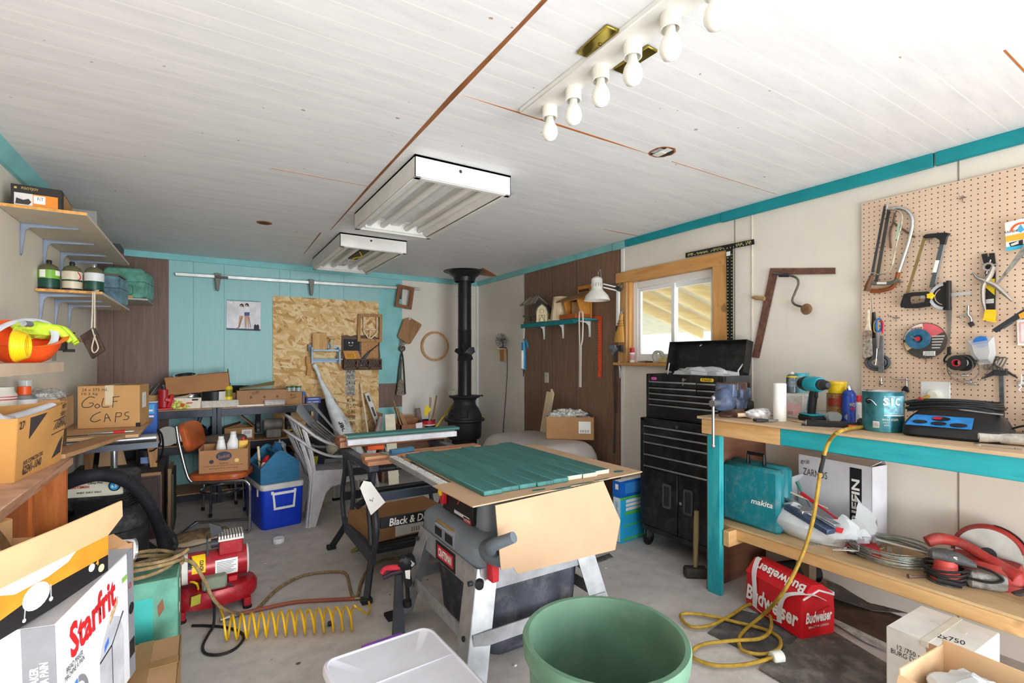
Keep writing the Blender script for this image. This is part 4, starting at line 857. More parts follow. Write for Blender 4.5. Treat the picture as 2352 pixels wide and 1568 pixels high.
t,uv=wall_r('try_square','black bladed square with orange tag slanting at the pegboard right edge','square',2320,735,D+.04);t.part('blade',B(mat('2c2f33',.5)).prism(uvs(uv,[(2278,757),(2352,709),(2365,700),(2369,714),(2289,764)]),-.004,0,'xz'));qd(t,uv,[(2340,722),(2372,706),(2376,716),(2344,732)],mat('f0a52e',.5),'orange_tag',-.006,-.004);qd(t,uv,[(2304,752),(2326,738),(2328,742),(2306,756)],mat('4a4d52',.5),'recess',-.005,-.004)
t,uv=wall_r('notepad_card','pink edged white card partly behind the slanting black square','card',2350,760,D+.005);t.part('card',B(PAPER).prism(uvs(uv,[(2336,735),(2400,728),(2400,795),(2338,793)]),-.004,0,'xz'));qd(t,uv,[(2341,740),(2398,734),(2398,790),(2342,788)],mat('e9b8b4',.6),'pink_panel',-.005,-.004);qd(t,uv,[(2345,744),(2398,738),(2398,786),(2346,784)],mat('f3dcdc',.6),'inner_panel',-.006,-.005)
t,uv=wall_r('tap_fitting','small chrome swivel fitting hung right of the strap tool','fitting',2222,725,D);b=B(CHROME);b.tube(u3(uv,[(2224,702),(2224,722),(2230,730),(2231,745)],.01),.005,8,False,4);b.tube(u3(uv,[(2222,722),(2212,726),(2208,728)],.01),.003,6);q=uv(2207,728);b.lathe([(0,-.016),(.006,-.01),(0,-.004)],10,(q[0],0,q[1]),'y');t.part('arm',b);t.part('castor_wheel',B(DARK).cyl(*u3(uv,[(2226,746),(2236,742)],.012),.011,n=12))
t,uv=wall_r('paint_brush','worn paint brush hanging leftmost on the pegboard','brush',1994,780,D+.06);b=B(mat('cfc0ab',.6,0,.15,30));b.prism(uvs(uv,[(1991,712),(1998,710),(1999,745),(2003,760),(1985,762),(1991,745)]),-.01,0,'xz',.003);t.part('handle',b);qd(t,uv,[(1984,760),(2003,759),(2003,776),(1984,778)],mat('9a8a80',.4,.5,.3,60),'ferrule',-.014,.002);b=B(mat('8d8378',.9,0,.35,70));b.prism(uvs(uv,[(1984,777),(2003,776),(2005,815),(1998,820),(1983,822)]),-.012,.001,'xz',.002);t.part('bristles',b)
t,uv=wall_r('putty_knife','black handled scraper hanging behind the scissors','scraper',2008,770,D+.035);b=B(BLACK);b.prism(uvs(uv,[(2004,718),(2011,716),(2014,740),(2014,775),(2002,776)]),-.012,0,'xz',.003);t.part('handle',b);qd(t,uv,[(2003,775),(2016,775),(2020,820),(2002,826)],mat('6d6e70',.5,.5,.2),'blade',-.007,-.004);t.part('hanging_wire',B(STEEL).tube(u3(uv,[(2001,682),(2003,718)],.006),.0015,5))
t,uv=wall_r('scissors','scissors with blue, yellow and red handles on the long peg hook','scissors',2018,760,D+.055);b=B(BLUE);b.tube(u3(uv,[(2014,735),(2022,733),(2025,745),(2020,762),(2013,755)],.004),.005,8,True,4);t.part('handle',b);b=B(RED);b.tube(u3(uv,[(2024,735),(2028,745),(2027,765)],.008),.005,6,False,4);t.part('handle',b);b=B(mat('d8b455',.5));b.tube(u3(uv,[(2008,742),(2012,736),(2016,745),(2014,762),(2008,760)],-.002),.003,6,True,4);t.part('band',b);qd(t,uv,[(2017,762),(2023,762),(2020,800),(2016,800)],STEEL,'blade',-.008,-.004)
t,uv=wall_r('metal_file','wide grey flat file hanging lowest beside the scissors','file',2022,810,D+.045);t.part('blade',B(mat('77797d',.5,.5,.12,60)).prism(uvs(uv,[(2016,772),(2029,770),(2031,856),(2018,856)]),-.006,0,'xz',.001));b=B(STEEL);b.tube(u3(uv,[(2013,760),(2014,800),(2012,828),(2010,838),(2015,840)],.012),.003,6,False,4);t.part('hex_key',b)
t,uv=wall_r('solder_wire_coil','dark wire coil hanging low behind the grey flat file','wire coil',2018,830,D+.012);q=uv(2016,832);b=B(mat('5b6066',.5,.5,.2))
for k in range(7):b.tube([(q[0]+(.03+.005*k)*math.cos(a)*1.0,-.003-.003*(k%3),q[1]+(.024+.0035*k)*math.sin(a))for a in[2*PI*i/24 for i in range(24)]],.0028,5,True)
t.part('wire',b)
t,uv=wall_r('cutting_disc','large abrasive disc with red and black printed label on the pegboard','disc',2124,782,D+.008);q=uv(2124,782);rx=abs(uv(2075,782)[0]-q[0]);b=B(mat('4a4542',.8,0,.1,40));b.lathe([(0,-.004),(rx,-.004),(rx,0),(0,0)],40,(q[0],0,q[1]),'y');t.part('disc',b)
def sect(a0,a1,r0,r1,y,n=12):return[[(q[0]+r*math.cos(R(a0+(a1-a0)*k/n)),y,q[1]+r*math.sin(R(a0+(a1-a0)*k/n)))for k in range(n+1)]for r in(r0,r1)]
t.part('red_sector',B(mat('d8626a',.6)).sheet(sect(28,95,rx*.3,rx*.97,-.0048),.001));t.part('cream_sector',B(mat('e9dccb',.6)).sheet(sect(95,175,rx*.3,rx*.97,-.0048),.001));t.part('tan_sector',B(mat('d9b98a',.6)).sheet(sect(185,215,rx*.3,rx*.97,-.0048),.001));t.part('barcode',B(PAPER).box((q[0]-.005,-.0055,q[1]-rx*.85),(q[0]+.045,-.0045,q[1]-rx*.6)));t.text('||||||||',.036,.018,INK,(q[0]+.02,-.0057,q[1]-rx*.72));t.text('PORTER\nCABLE',rx*.55,rx*.28,INKR,(q[0]-rx*.33,-.0056,q[1]+rx*.62),roll=8,bold=.03)
b=B(mat('c9c4bf',.7))
for i in range(5):b.box((q[0]+rx*.34,-.0056,q[1]+rx*(.2-.16*i)),(q[0]+rx*(.9-.05*i),-.0048,q[1]+rx*(.26-.16*i)))
t.part('printed_lines',b)
t,uv=wall_r('grinding_disc','smaller blue grinding disc with red hub in front of large disc','disc',2108,778,D+.04);q=uv(2108,778);r2=.052;b=B(mat('22607f',.6,0,.12,20,dust=.15));b.lathe([(.01,.01),(.016,.008),(.022,-.004),(r2,-.006),(r2,.006),(.01,.014)],32,(q[0],0,q[1]),'y');t.part('disc',b);t.part('hub',B(RED).lathe([(0,-.008),(.011,-.008),(.011,0),(0,0)],14,(q[0],0,q[1]),'y'));t.part('hook_tip',B(STEEL).tube([(q[0],0,q[1]),(q[0],-.03,q[1]),(q[0]-.012,-.05,q[1]+.012)],.003,6))
t,uv=wall_r('electrical_tape','roll of black tape with red core hanging frontmost low on the pegboard','tape',2198,833,D+.07);b=B(BLACK);b.lathe([(.017,-.0),(.036,-.0),(.036,.02),(.017,.02)],28,(0,-.01,0),'y');t.part('roll',b);t.part('core',B(mat('c8293a',.5)).lathe([(.0135,-.012),(.017,-.012),(.017,.012),(.0135,.012)],24,(0,0,0),'y'))
t,uv=wall_r('electrical_tape','second black tape roll behind the red cored one','tape',2214,833,D+.03);b=B(BLACK);b.lathe([(.02,-.0),(.04,-.0),(.04,.03),(.02,.03)],28,(0,-.01,0),'y');t.part('roll',b);t.part('core',B(OFFW).lathe([(.0165,-.012),(.02,-.012),(.02,.022),(.0165,.022)],24,(0,0,0),'y'))
for i,(dx,dy,rr)in enumerate(((2222,845,.075),(2212,848,.06),(2205,838,.05))):
 t,uv=wall_r('hose_clamp',['largest loop of the hanging hose clamps','middle loop of the hanging hose clamps','smallest loop of the hanging hose clamps'][i]+' under the black tape','hose clamp',dx,dy,D+.012+.012*i);b=B(mat('8d8a86',.35,.7,.15));b.ring(circ(rr,36),circ(rr-.0015,36),-.009,0,'xz');t.part('band',b);t.part('screw_housing',B(STEEL).cb((.02,-.006,-rr),(.03,.014,.012),.003))
t,uv=wall_r('plastic_bag','clear plastic bag with a blue cap inside, right of the tape rolls','bag',2262,800,D+.02);b=B(glass('eceef0',.08,.6));P=uvs(uv,[(2222,782),(2285,772),(2290,812),(2282,835),(2250,838),(2232,815)]);rnd=random.Random(3);c0=(sum(p[0]for p in P)/6,sum(p[1]for p in P)/6);b.loft([[(c0[0]+(p[0]-c0[0])*k,y,c0[1]+(p[1]-c0[1])*k)for p in P]for y,k in((0,.95),(-.012,1),(-.03,.6))]);t.part('film',b,smooth=15);q=uv(2255,785);t.part('blue_cap',B(BLUE).lathe([(0,-.022),(.026,-.022),(.028,-.012),(0,-.012)],20,(q[0],0,q[1]),'y'));q=uv(2262,828);t.part('rubber_washer',B(DARK).blob((q[0],-.012,q[1]),(.03,.01,.008),4,.3,3,14,8))
t,uv=wall_r('vernier_caliper','dark steel caliper hanging jaws up at the pegboard right','caliper',2300,880,D+.01);CAL=mat('5f6368',.45,.6,.2,40);b=B(CAL);b.prism(uvs(uv,[(2294,858),(2306,858),(2308,960),(2298,960)]),-.005,0,'xz',.001);t.part('beam',b);b=B(DARK);b.prism(uvs(uv,[(2282,850),(2314,846),(2315,862),(2282,862)]),-.01,0,'xz',.002);b.prism(uvs(uv,[(2288,846),(2254,868),(2256,871),(2294,858)]),-.006,0,'xz');b.prism(uvs(uv,[(2308,846),(2338,866),(2337,869),(2304,852)]),-.006,0,'xz');t.part('jaws',b)
t,uv=wall_r('allen_key_set','bundle of dark wire keys hooked above the caliper','keys',2292,830,D+.02);b=B(mat('6f6c69',.4,.7));rnd=random.Random(5)
for k in range(6):x0=2262+k*8;b.tube(u3(uv,[(2296-k,820+k),(x0+10,822),(x0-2,842+k),(x0+4,848),(2288,832+k)],.003*k),.003,6,True,4)
t.part('key',b)
t,uv=wall_r('small_ring_hook','tiny eye hook low at the left of the pegboard','hook',2025,880,D);b=B(STEEL);b.tube([(0,-.006,.03),(0,-.006,.006)],.003,6);b.lathe([(.004,-.016),(.009,-.012),(.009,-.006),(.004,-.002)],14,(0,0,0),'y');t.part('eye',b)
t,uv=wall_r('corner_brush','small black tipped hook brush right of the tiny eye hook','hook',2082,885,D);b=B(STEEL);b.tube(u3(uv,[(2048,868),(2060,872),(2080,872),(2090,874)],.02),.002,6);b.tube(u3(uv,[(2082,868),(2083,888)],.012),.006,8);t.part('wire',b);q=uvs(uv,[(2080,886),(2086,886),(2090,900),(2072,898)]);t.part('black_tip',B(BLACK).prism(q,-.02,-.004,'xz'))
t,uv=wall_r('white_coat_hook','white wire hook low at the pegboard right edge','hook',2346,880,D);b=B(WHITE);b.tube(u3(uv,[(2346,860),(2346,880),(2340,884),(2346,888),(2340,894),(2344,898)],.015),.003,6,False,4);t.part('wire',b);t.part('plate',B(STEEL).cb((0,-.006,0),(.02,.012,.02),.002))
t=T('pencil_tin','striped grey tin cut by the right picture edge on the bench','tin',V((3.08,.60,BZ)),0);t.part('tin',B(mat('8f8f7a',.5,.3,.2,30)).lathe([(0,0),(.035,0),(.035,.11),(.032,.11),(.032,.01),(0,.01)],20));t.part('pencil',B(PALEX).cyl((0,0,.02),(.02,.01,.17),.004,n=6))
t,uv=wall_r('framing_square','rusty brown steel framing square hung on the cream wall','square',1775,620,.008);b=B(mat('6f4d40',.7,.2,.2,30,dust=.1));b.prism(uvs(uv,[(1770,616),(1919,615),(1919,629),(1786,631),(1744,822),(1728,820)]),-.004,0,'xz');t.part('blade',b)
t,uv=wall_r('hand_brace','antique hand brace drill hung over the rusty framing square','brace drill',1800,650,.05);b=B(mat('6d665f',.45,.7,.2));b.tube(u3(uv,[(1775,628),(1795,630),(1826,636),(1834,650),(1826,672),(1820,690),(1828,700),(1850,706)]),.007,8,False,5);t.part('crank',b);WDK=wood('6a4a30','85613f','x',20);b=B(WDK);q=uv(1854,710);b.lathe([(0,-.03),(.025,-.028),(.034,-.01),(.03,.0),(.012,.008),(0,.01)],20,(q[0],0,q[1]),'y');t.part('knob',b);t.part('ratchet',B(DARK).cyl(*u3(uv,[(1790,632),(1812,632)]),.012,n=12))
t,uv=wall_r('wooden_spindle','turned wooden spindle behind the long leg of the rusty square','spindle',1740,685,.03);b=B(wood('a58555','b89763','x',20));b.tube(u3(uv,[(1726,683),(1732,683),(1738,684),(1748,685),(1756,686)]),[.004,.012,.015,.013,.014],12,False,3);t.part('handle',b)
t,uv=wall_r('drywall_square','tall black drywall T-square hung beside the window casing','T-square',1678,575,.028);BK=mat('1b1a18',.5);b=B(BK);b.prism(uvs(uv,[(1575,581),(1732,549),(1733,561),(1575,592)]),-.003,0,'xz');t.part('head',b);b=B(BK);b.prism(uvs(uv,[(1669,572),(1684,569),(1684,790),(1671,790)]),-.006,-.003,'xz');t.part('blade',b)
b=B(mat('e8e39a',.6))
for k in range(26):y=584+k*7.6;b.box((uv(1671.5,y)[0],-.0068,uv(1672,y)[1]-.004),(uv(1674,y)[0],-.006,uv(1672,y)[1]));b.box((uv(1680.5,y)[0],-.0068,uv(1681,y)[1]-.004),(uv(1683,y)[0],-.006,uv(1681,y)[1]))
for k in range(20):x=1582+k*7.4;q=uv(x,589-(x-1575)*.2);b.box((q[0]-.002,-.0038,q[1]-.004),(q[0]+.002,-.003,q[1]+.004))
t.part('scale_marks',b)
for s,x,y,w in(('EMPIRE',1587,584,.05),('Professional',1613,579,.09),('HEAVY DUTY\nDRYWALL SQUARE',1648,571.5,.1),('418-48',1698,561,.05),('USA',1720,556,.04)):
 q=uv(x,y);t.text(s,w,.016,mat('e8e39a',.6),(q[0],-.0036,q[1]),roll=0)
q=uv(1674,581);t.part('price_sticker',B(PAPER).box((q[0]-.014,-.0075,q[1]-.02),(q[0]+.016,-.006,q[1]+.01)))
def sill(name,label,cat,x,y=834,dx=-.02):return T(name,label,cat,V((WR+dx,PX(x,y,WR+dx).y,1.3525)),-90)
t=sill('spray_tin','small white spray tin with a red cap on the window sill','spray can',1452);t.part('tin',B(WHITE).lathe([(0,0),(.021,0),(.021,.085),(0,.088)],16));t.part('cap',B(RED).lathe([(.0,.085),(.021,.085),(.02,.125),(0,.126)],16));t.part('label',B(mat('d8a0a0',.5)).lathe([(.0214,.02),(.0214,.07)],16))
t=sill('tape_roll','roll of grey tape standing on the window sill','tape',1512);t.part('roll',B(mat('b5b1aa',.5)).lathe([(.038,-.02),(.05,-.02),(.05,.02),(.038,.02)],26,(0,0,.05),'y'));t.part('core',B(OFFW).lathe([(.035,-.0205),(.038,-.0205),(.038,.0205),(.035,.0205)],26,(0,0,.05),'y'))
t=sill('sponge','pale yellow foam block in front of the tape roll on the sill','sponge',1524,834,-.045);t.part('block',B(mat('d9c98a',.9,0,.08,30)).box((-.045,-.012,0),(.045,.02,.045),.006))
t=sill('red_clamp','red handled clamp at the right end of the window sill','clamp',1544,834,-.03);b=B(RED);b.box((-.02,-.015,0),(.02,.015,.03),.006);t.part('body',b);t.part('lever',B(DARK).cyl((0,0,.03),(.01,-.01,.06),.006))
t=sill('pliers','small metal tools lying flat on the window sill','tool',1485,834,-.01);b=B(STEEL);b.tube([(-.1,0,.008),(-.02,.006,.01),(.07,-.004,.008)],[.004,.007,.009,.004],8,False,4);t.part('shank',b);b=B(DARK);b.tube([(0,-.015,.006),(.08,-.02,.006)],.006,8);t.part('grip',b)
KB=mat('17181a',.3,.1,.25,5,.06,.5,dust=.1);HS=mat('b4b7bb',.3,.8,.06)
def zt(y,x=1510):return EYE-(y-HY)/FPX*3.6
t=T('roller_cabinet','black rolling tool cabinet with drawers and two doors by the bench','tool cabinet',(2.75,2.27,0),-90);w=.68
b=B(KB);b.box((-w/2,.004,.16),(w/2,.40,.945),.006);b.box((-w/2-.006,-.002,.15),(-w/2+.03,.41,.95),.004);b.box((w/2-.03,-.002,.15),(w/2+.006,.41,.95),.004);b.box((-w/2,0,.125),(w/2,.4,.165),.004);b.box((-w/2,-.002,.93),(w/2,.05,.95),.003);t.part('body',b)
zz=[zt(y)for y in(963,981,999,1018,1046,1072)]
for i in range(5):
 o=t.part('drawer',B(KB).box((-w/2+.032,-.006,zz[i+1]+.004),(w/2-.032,.01,zz[i]-.002),.003));b=B(HS);b.box((-w/2+.034,-.014,zz[i+1]+.001),(w/2-.034,-.004,zz[i+1]+.013),.003);t.part('handle',b,o)
for s in(-1,1):
 o=t.part('door',B(KB).box((min(0,s*(w/2-.032))+.003*(s>0),-.006,.17),(max(0,s*(w/2-.032))-.003*(s<0),.01,zz[5]-.006),.003));b=B(mat('4d5054',.4));h0=s*.09;b.ring(rrect(.075,.17,.015,h0,.42),rrect(.05,.14,.01,h0,.42),-.012,-.006,'xz');t.part('handle',b,o);t.part('handle_recess',B(DARK).prism(rrect(.05,.14,.01,h0,.42),-.008,-.0062,'xz'),o)
for x,z in((.03,.40),(.0,.915)):t.part('lock',B(CHROME).cyl((x,-.013,z),(x,.0,z),.011,n=14))
for sx in(-1,1):
 for sy in(0,1):
  x,y=sx*(w/2-.03),.05+sy*.3;o=t.part('caster',B(STEEL).box((x-.012,y-.03,.06),(x-.009,y+.03,.126)).box((x+.009,y-.03,.06),(x+.012,y+.03,.126)).box((x-.03,y-.03,.12),(x+.03,y+.03,.126)));t.part('wheel',B(RUBBER).lathe([(0,-.009),(.04,-.009),(.05,-.006),(.05,.006),(.04,.009),(0,.009)],24,(x,y,.052),'x').m(CHROME).lathe([(0,-.0105),(.018,-.0105),(.018,.0105),(0,.0105)],16,(x,y,.052),'x'),o)
t=T('tool_chest','black tool chest with open lid standing on the rolling cabinet','tool chest',(2.79,2.27,.951),-90);w=.64;H=1.275-.951
b=B(KB);b.box((-w/2,.004,0),(w/2,.28,.2),.004);b.box((-w/2,.004,.2),(-w/2+.006,.28,H));b.box((w/2-.006,.004,.2),(w/2,.28,H));b.box((-w/2,.274,.2),(w/2,.28,H));b.box((-w/2,-.0,.255),(w/2,.012,H),.002);b.box((-w/2-.004,-.003,0),(-w/2+.025,.284,H-.002),.003);b.box((w/2-.025,-.003,0),(w/2+.004,.284,H-.002),.003);t.part('body',b)
t.part('side_cover',B(mat('4b4d50',.4)).box((w/2+.004,.02,H-.05),(w/2+.006,.28,H)))
zz=[zt(y)-.951 for y in(874,888,901,914,927,954)]
for i in range(5):
 for j in((0,1)if i<2 else(2,)):
  x0,x1=((-w/2+.026,.12),(.125,w/2-.026),(-w/2+.026,w/2-.026))[j];z0,z1=zz[i+1],zz[i]
  if i==4:z0=.012
  o=t.part('drawer',B(KB).box((x0,-.006,z0+.003),(x1,.01,z1-.002),.002));zh=z1-.014 if i==4 else z0;t.part('handle',B(HS).box((x0+.002,-.013,(z1-.014)if True else zh),(x1-.002,-.004,z1-.003),.003),o)
t.part('lock',B(CHROME).cyl((.02,-.012,H-.035),(.02,0,H-.035),.012,n=14));t.part('key',B(STEEL).cb((.02,-.016,H-.06),(.008,.002,.03)));t.part('pink_sticker',B(mat('d65aa5',.5)).prism(rrect(.05,.02,.009,-w/2+.07,H-.035),-.0015,0,'xz'));t.part('yellow_badge',B(mat('f0d030',.4)).prism(rrect(.1,.022,.008,.2,H-.03),-.0015,0,'xz'));t.text('STANLEY',.08,.014,INK,(.2,-.0017,H-.03),bold=.03)
b=B(KB);L0=V((0,.275,H));b.at((0,.27,H-.01),(-12,0,0));b.box((-w/2-.0,0,0),(w/2,.004,.24));b.box((-w/2,-.07,.02),(-w/2+.004,.0,.24));b.box((w/2-.004,-.07,.02),(w/2,.0,.24));b.box((-w/2,-.07,.236),(w/2,.004,.24));t.part('lid',b)
b=B(OFFW)
for s in(-1,1):b.tube([(s*(w/2-.02),.2,H-.03),(s*(w/2-.03),.2,H+.03),(s*(w/2-.015),.23,H+.075)],.005,6)
t.part('lid_stay',b);b=B(STEEL);b.tube([(.0,.2,H+.215),(.004,.185,H+.2),(.012,.2,H+.21)],.002,6);t.part('latch',b)
solo('plastic_liner','clear plastic bags heaped in the open chest under its lid','bag',B(glass('eef0f2',.1,.45)).blob((0,0,0),(.24,.08,.07),6,.4,2.5,26,12,-.03,.25),(2.93,2.2,1.255),90,smooth=15)
t=T('laminate_box','bright blue and green flooring carton standing left of the tool cabinet','box',(2.63,2.70,0),4);LB=mat('29b1e6',.5,0,.04);b=B(LB);b.box((0,0,0),(.40,.075,.46),.002);t.part('carton',b);t.part('white_spine',B(mat('d6ecf5',.5)).box((-.001,.004,.01),(.0,.07,.35)));t.part('blue_header',B(mat('1566c4',.5)).box((-.002,-.001,.34),(.401,.076,.461)));b=B(mat('63c542',.5));b.box((-.0025,-.002,.325),(.402,.0,.34));b.box((.05,-.002,.205),(.402,0,.225));b.box((.04,-.002,.12),(.402,0,.128));b.box((.03,-.002,.015),(.402,0,.03));t.part('green_stripe',b)
b=B(PAPER);[b.box((.06,-.002,z),(.402,0,z+.022))for z in(.235,.265,.295)];b.box((.005,.01,.461),(.39,.065,.463));b.box((-.003,.02,.4),(-.0015,.05,.44));t.part('white_panel',b);t.part('picture',B(mat('3f8fe0',.5)).box((.05,-.002,.365),(.39,-.0008,.445)));t.text('LAMINATE UNDERLAYMENT',.26,.02,mat('1566c4',.5),(-.0015,.037,.18),'L',roll=90)
t=T('sledge_hammer','old short sledge hammer standing head down beside the bench leg','sledge hammer',PZ(1597,1325,0),-35);b=B(mat('4a4540',.6,.5,.2));b.prism(rrect(.066,.066,.014,0,.034),-.07,.07,'yz',.01);t.part('head',b);t.part('handle',B(wood('8a7350','a08860','z',14)).tube([(0,0,.03),(.004,.0,.2),(.008,0,.42)],[.013,.015,.018,.016],10,False,4))
sy0,sy1,sxf,szt=3.54,4.58,2.965,1.765
t=T('bracket_shelf','teal wall shelf on three white brackets, holding bird houses','shelf',(WR-.006,(sy0+sy1)/2,szt),-90);hw=(sy1-sy0)/2
b=B(mat('2b8d90',.5,0,.08));b.box((-hw,-.19,-.018),(hw,0,0),.002);t.part('board',b);b=B(mat('127f88',.5,0,.08));b.box((-hw-.01,-.2,-.045),(hw-.12,-.165,0),.003);b.cyl((hw-.122,-.182,-.022),(hw-.115,-.182,-.022),.024,n=18);t.part('front_rail',b)
for x in(-hw+.16,-.02,hw-.12):
 b=B(WHITE);b.box((x-.014,-.004,-.17),(x+.014,0,-.018),.001);b.box((x-.014,-.17,-.022),(x+.014,0,-.018),.001);b.prism([(-.004,-.15),(-.004,-.022),(-.15,-.022),(-.05,-.035),(-.02,-.06)],x-.003,x+.003,'yz');t.part('bracket',b)
OLDW=wood('6d5d50','85756a','z',12);WY=lambda px,py=720,X=3.06:PX(px,py,X).y
t=T('bird_house','rustic weathered bird feeder with slatted roof, leftmost on the teal shelf','bird house',(3.05,WY(1228),szt+.001),-90);b=B(OLDW);b.box((-.13,-.05,0),(.13,.05,.03));
for s in(-1,1):b.box((s*.09-.014,-.02,.0),(s*.09+.014,.02,.2));b.box((s*.09-.05,-.055,.08),(s*.09+.05,-.045,.1))
b.box((-.15,-.012,.085),(.15,.012,.105));t.part('frame',b);b=B(wood('8d7f72','a09488','x',12))
for s in(-1,1):b.at((0,0,.29),(0,0,0));b.sheet([[(-.12+.02*s,0,.0),(.09,0,.0)],[(-.15,s*.09,-.085),(.14,s*.09,-.085)]]if s>0 else[[(-.15,-.09,-.085),(.14,-.09,-.085)],[(-.1,0,0),(.09,0,0)]],.012)
for x in(-.06,.05):b.at((0,0,.29),(0,0,0));b.bar((x,-.004,.008),(x*1.25,-.092,-.075),.02,.008)
t.part('roof',b)
t=T('bird_house','cream toy barn bird house with grey gambrel roof on the teal shelf','bird house',(3.03,WY(1252,720,3.03),szt+.001),-55);cw=mat('e6d9ae',.6);b=B(cw);prof=[(-.06,0),(.06,0),(.06,.1),(.045,.145),(0,.18),(-.045,.145),(-.06,.1)];b.prism(prof,-.1,.1,'xz');t.part('walls',b)
b=B(mat('55585c',.6));
for p0_,p1_ in(((.0,.186),(.05,.15)),((.05,.15),(.07,.095)),((0,.186),(-.05,.15)),((-.05,.15),(-.07,.095))):b.bar(((p0_[0]+p1_[0])/2,-.11,(p0_[1]+p1_[1])/2),((p0_[0]+p1_[0])/2,.11,(p0_[1]+p1_[1])/2),math.hypot(p1_[0]-p0_[0],p1_[1]-p0_[1])+.004,.008,(-(p1_[1]-p0_[1])*(1 if p1_[0]>0 else-1),0,abs(p1_[0]-p0_[0])))
t.part('roof',b);b=B(INK);b.ring([(-.03,0),(.03,0),(.03,.07),(-.03,.07)],[(-.027,0.003),(.027,.003),(.027,.067),(-.027,.067)],-.102,-.1,'xz');b.ring([(-.02,.09),(.02,.09),(.02,.13),(-.02,.13)],[(-.018,.092),(.018,.092),(.018,.128),(-.018,.128)],-.102,-.1,'xz');b.bar((-.028,-.101,0),(0,-.101,.068),.003,.002,(0,-1,0));b.bar((.028,-.101,0),(0,-.101,.068),.003,.002,(0,-1,0));t.part('painted_door',b)
t=T('bird_house','pale octagonal wooden bird house in the middle of the teal shelf','bird house',(3.05,WY(1291),szt+.001),-90);b=B(PALEZ);b.loft([[(x*k,y*k,z)for x,y in circ(1,8)]for z,k in((0,.115),(.22,.085),(.222,.06))]);t.part('body',b,smooth=0);t.part('cap',B(PALEX).lathe([(0,.222),(.08,.222),(.08,.24),(0,.24)],20));t.part('base',B(PALEX).box((-.085,-.085,0),(.085,.085,.012)))
t=T('bird_feeder','honey coloured sloped roof bird feeder at the right of the teal shelf','bird feeder',(3.06,WY(1326),szt+.001),-90);HO=mat('cf8c3c',.5,0,.1,12);b=B(HO);b.box((-.07,.06,0),(.13,.075,.33),.002);t.part('back_board',b)
for s in(-.1,.11):b=B(HO);b.prism([(.06,0),(.06,.25),(-.1,.19),(-.04,0)],s-.006,s+.006,'yz');t.part('side_panel',b)
t.part('front_glass',B(mat('c9a678',.5)).box((-.06,-.02,.0),(.07,-.015,.17)));t.part('base_tray',B(mat('a8582a',.5,0,.1)).box((-.13,-.12,0),(.12,.06,.045),.002));b=B(wood('8a6844','9d7a52','x'));b.quad((-.16,-.14,.17),(.13,-.14,.17),(.13,.07,.26),(-.14,.07,.26),.012);t.part('roof',b);t.part('hinge_plate',B(mat('5a3a2a',.5)).box((-.045,.054,.27),(.1,.062,.295)))
t=T('river_stones','two small pale stones on the front of the teal shelf','stone',(2.99,WY(1236,735,2.99),szt+.001),-90);t.part('stone',B(OFFW).blob((0,0,.012),(.03,.02,.014),1,.2,2,12,8,0));t.part('stone',B(OFFW).blob((.2,0,.01),(.022,.015,.012),2,.2,2,12,8,0))
def hang(name,label,cat,x,y,X):o=PX(x,y,X);return T(name,label,cat,o,-90)
t=hang('caulking_gun','blue caulking gun with white cartridge hanging from the shelf left end','caulking gun',1203,815,2.97);k=.0048;b=B(mat('2b86b8',.4));b.cyl((0,0,.14),(.0,0,-.16),.026,n=14);t.part('frame',b);t.part('cartridge',B(PAPER).cyl((-.004,-.005,.05),(-.004,-.005,-.15),.0262,n=14));t.part('nozzle',B(BLACK).cyl((0,0,-.16),(-.006,0,-.24),.01,.004,n=10));b=B(mat('2b86b8',.4));b.tube([(.01,0,.17),(.05,0,.15),(.085,0,.08)],.01,8,False,4);t.part('trigger',b);t.part('plunger_rod',B(STEEL).cyl((0,0,.13),(0,0,.2),.006));t.part('hanging_loop',B(OFFW).tube([(.0,0,.18),(-.01,0,.27),(.0,-.01,.345),(.015,0,.3),(.01,0,.2)],.003,6,False,4))
t=hang('white_strap','long white cord looped over the teal shelf, hanging straight down','strap',1333,790,2.955);b=B(mat('d9d2c4',.7));b.tube([(-.015,0,.28),(-.012,0,.05),(0,0,-.02),(.03,0,.05),(.035,0,.27),(.01,0,.3)],.007,6,True,5);t.part('loop',b);t.part('tail',B(mat('d9d2c4',.7)).bar((.0,0,-.02),(-.003,0,-.4),.028,.008,(0,-1,0)))
t,uv=wall_r('framing_square','bright orange framing square hanging on the brown panel','square',1377,790,.014);OO=mat('e2532c',.5,0,.1,30);b=B(OO);b.prism(uvs(uv,[(1352,728),(1382,725),(1382,867),(1374,867),(1374,733),(1352,735)]),-.003,0,'xz');t.part('blade',b);b=B(mat('f2a080',.6))
for i in range(22):q=uv(1378,738+i*5.9);b.box((q[0]-.012,-.0036,q[1]-.003),(q[0]+.008,-.003,q[1]))
t.part('scale_marks',b)
t=T('desk_lamp','white swing-arm lamp clamped to the window casing','lamp',PX(1422,750,WR-.03),-90);l=lambda x,y,X:t.l(PX(x,y,X));sc=l(1371,690,2.98);b=B(mat('ece9e2',.4));b.lathe([(.0,.215),(.02,.215),(.044,.2),(.05,.19),(.05,.105),(.058,.09),(.1,.045),(.118,.0),(.114,0),(.095,.045),(.05,.09),(0,.1)],32,sc);t.part('shade',b);b=B(mat('b5b1aa',.5))
for i in range(14):a=2*PI*i/14;b.cb((sc.x+.05*math.cos(a),sc.y+.05*math.sin(a),sc.z+.14),(.006,.006,.03))
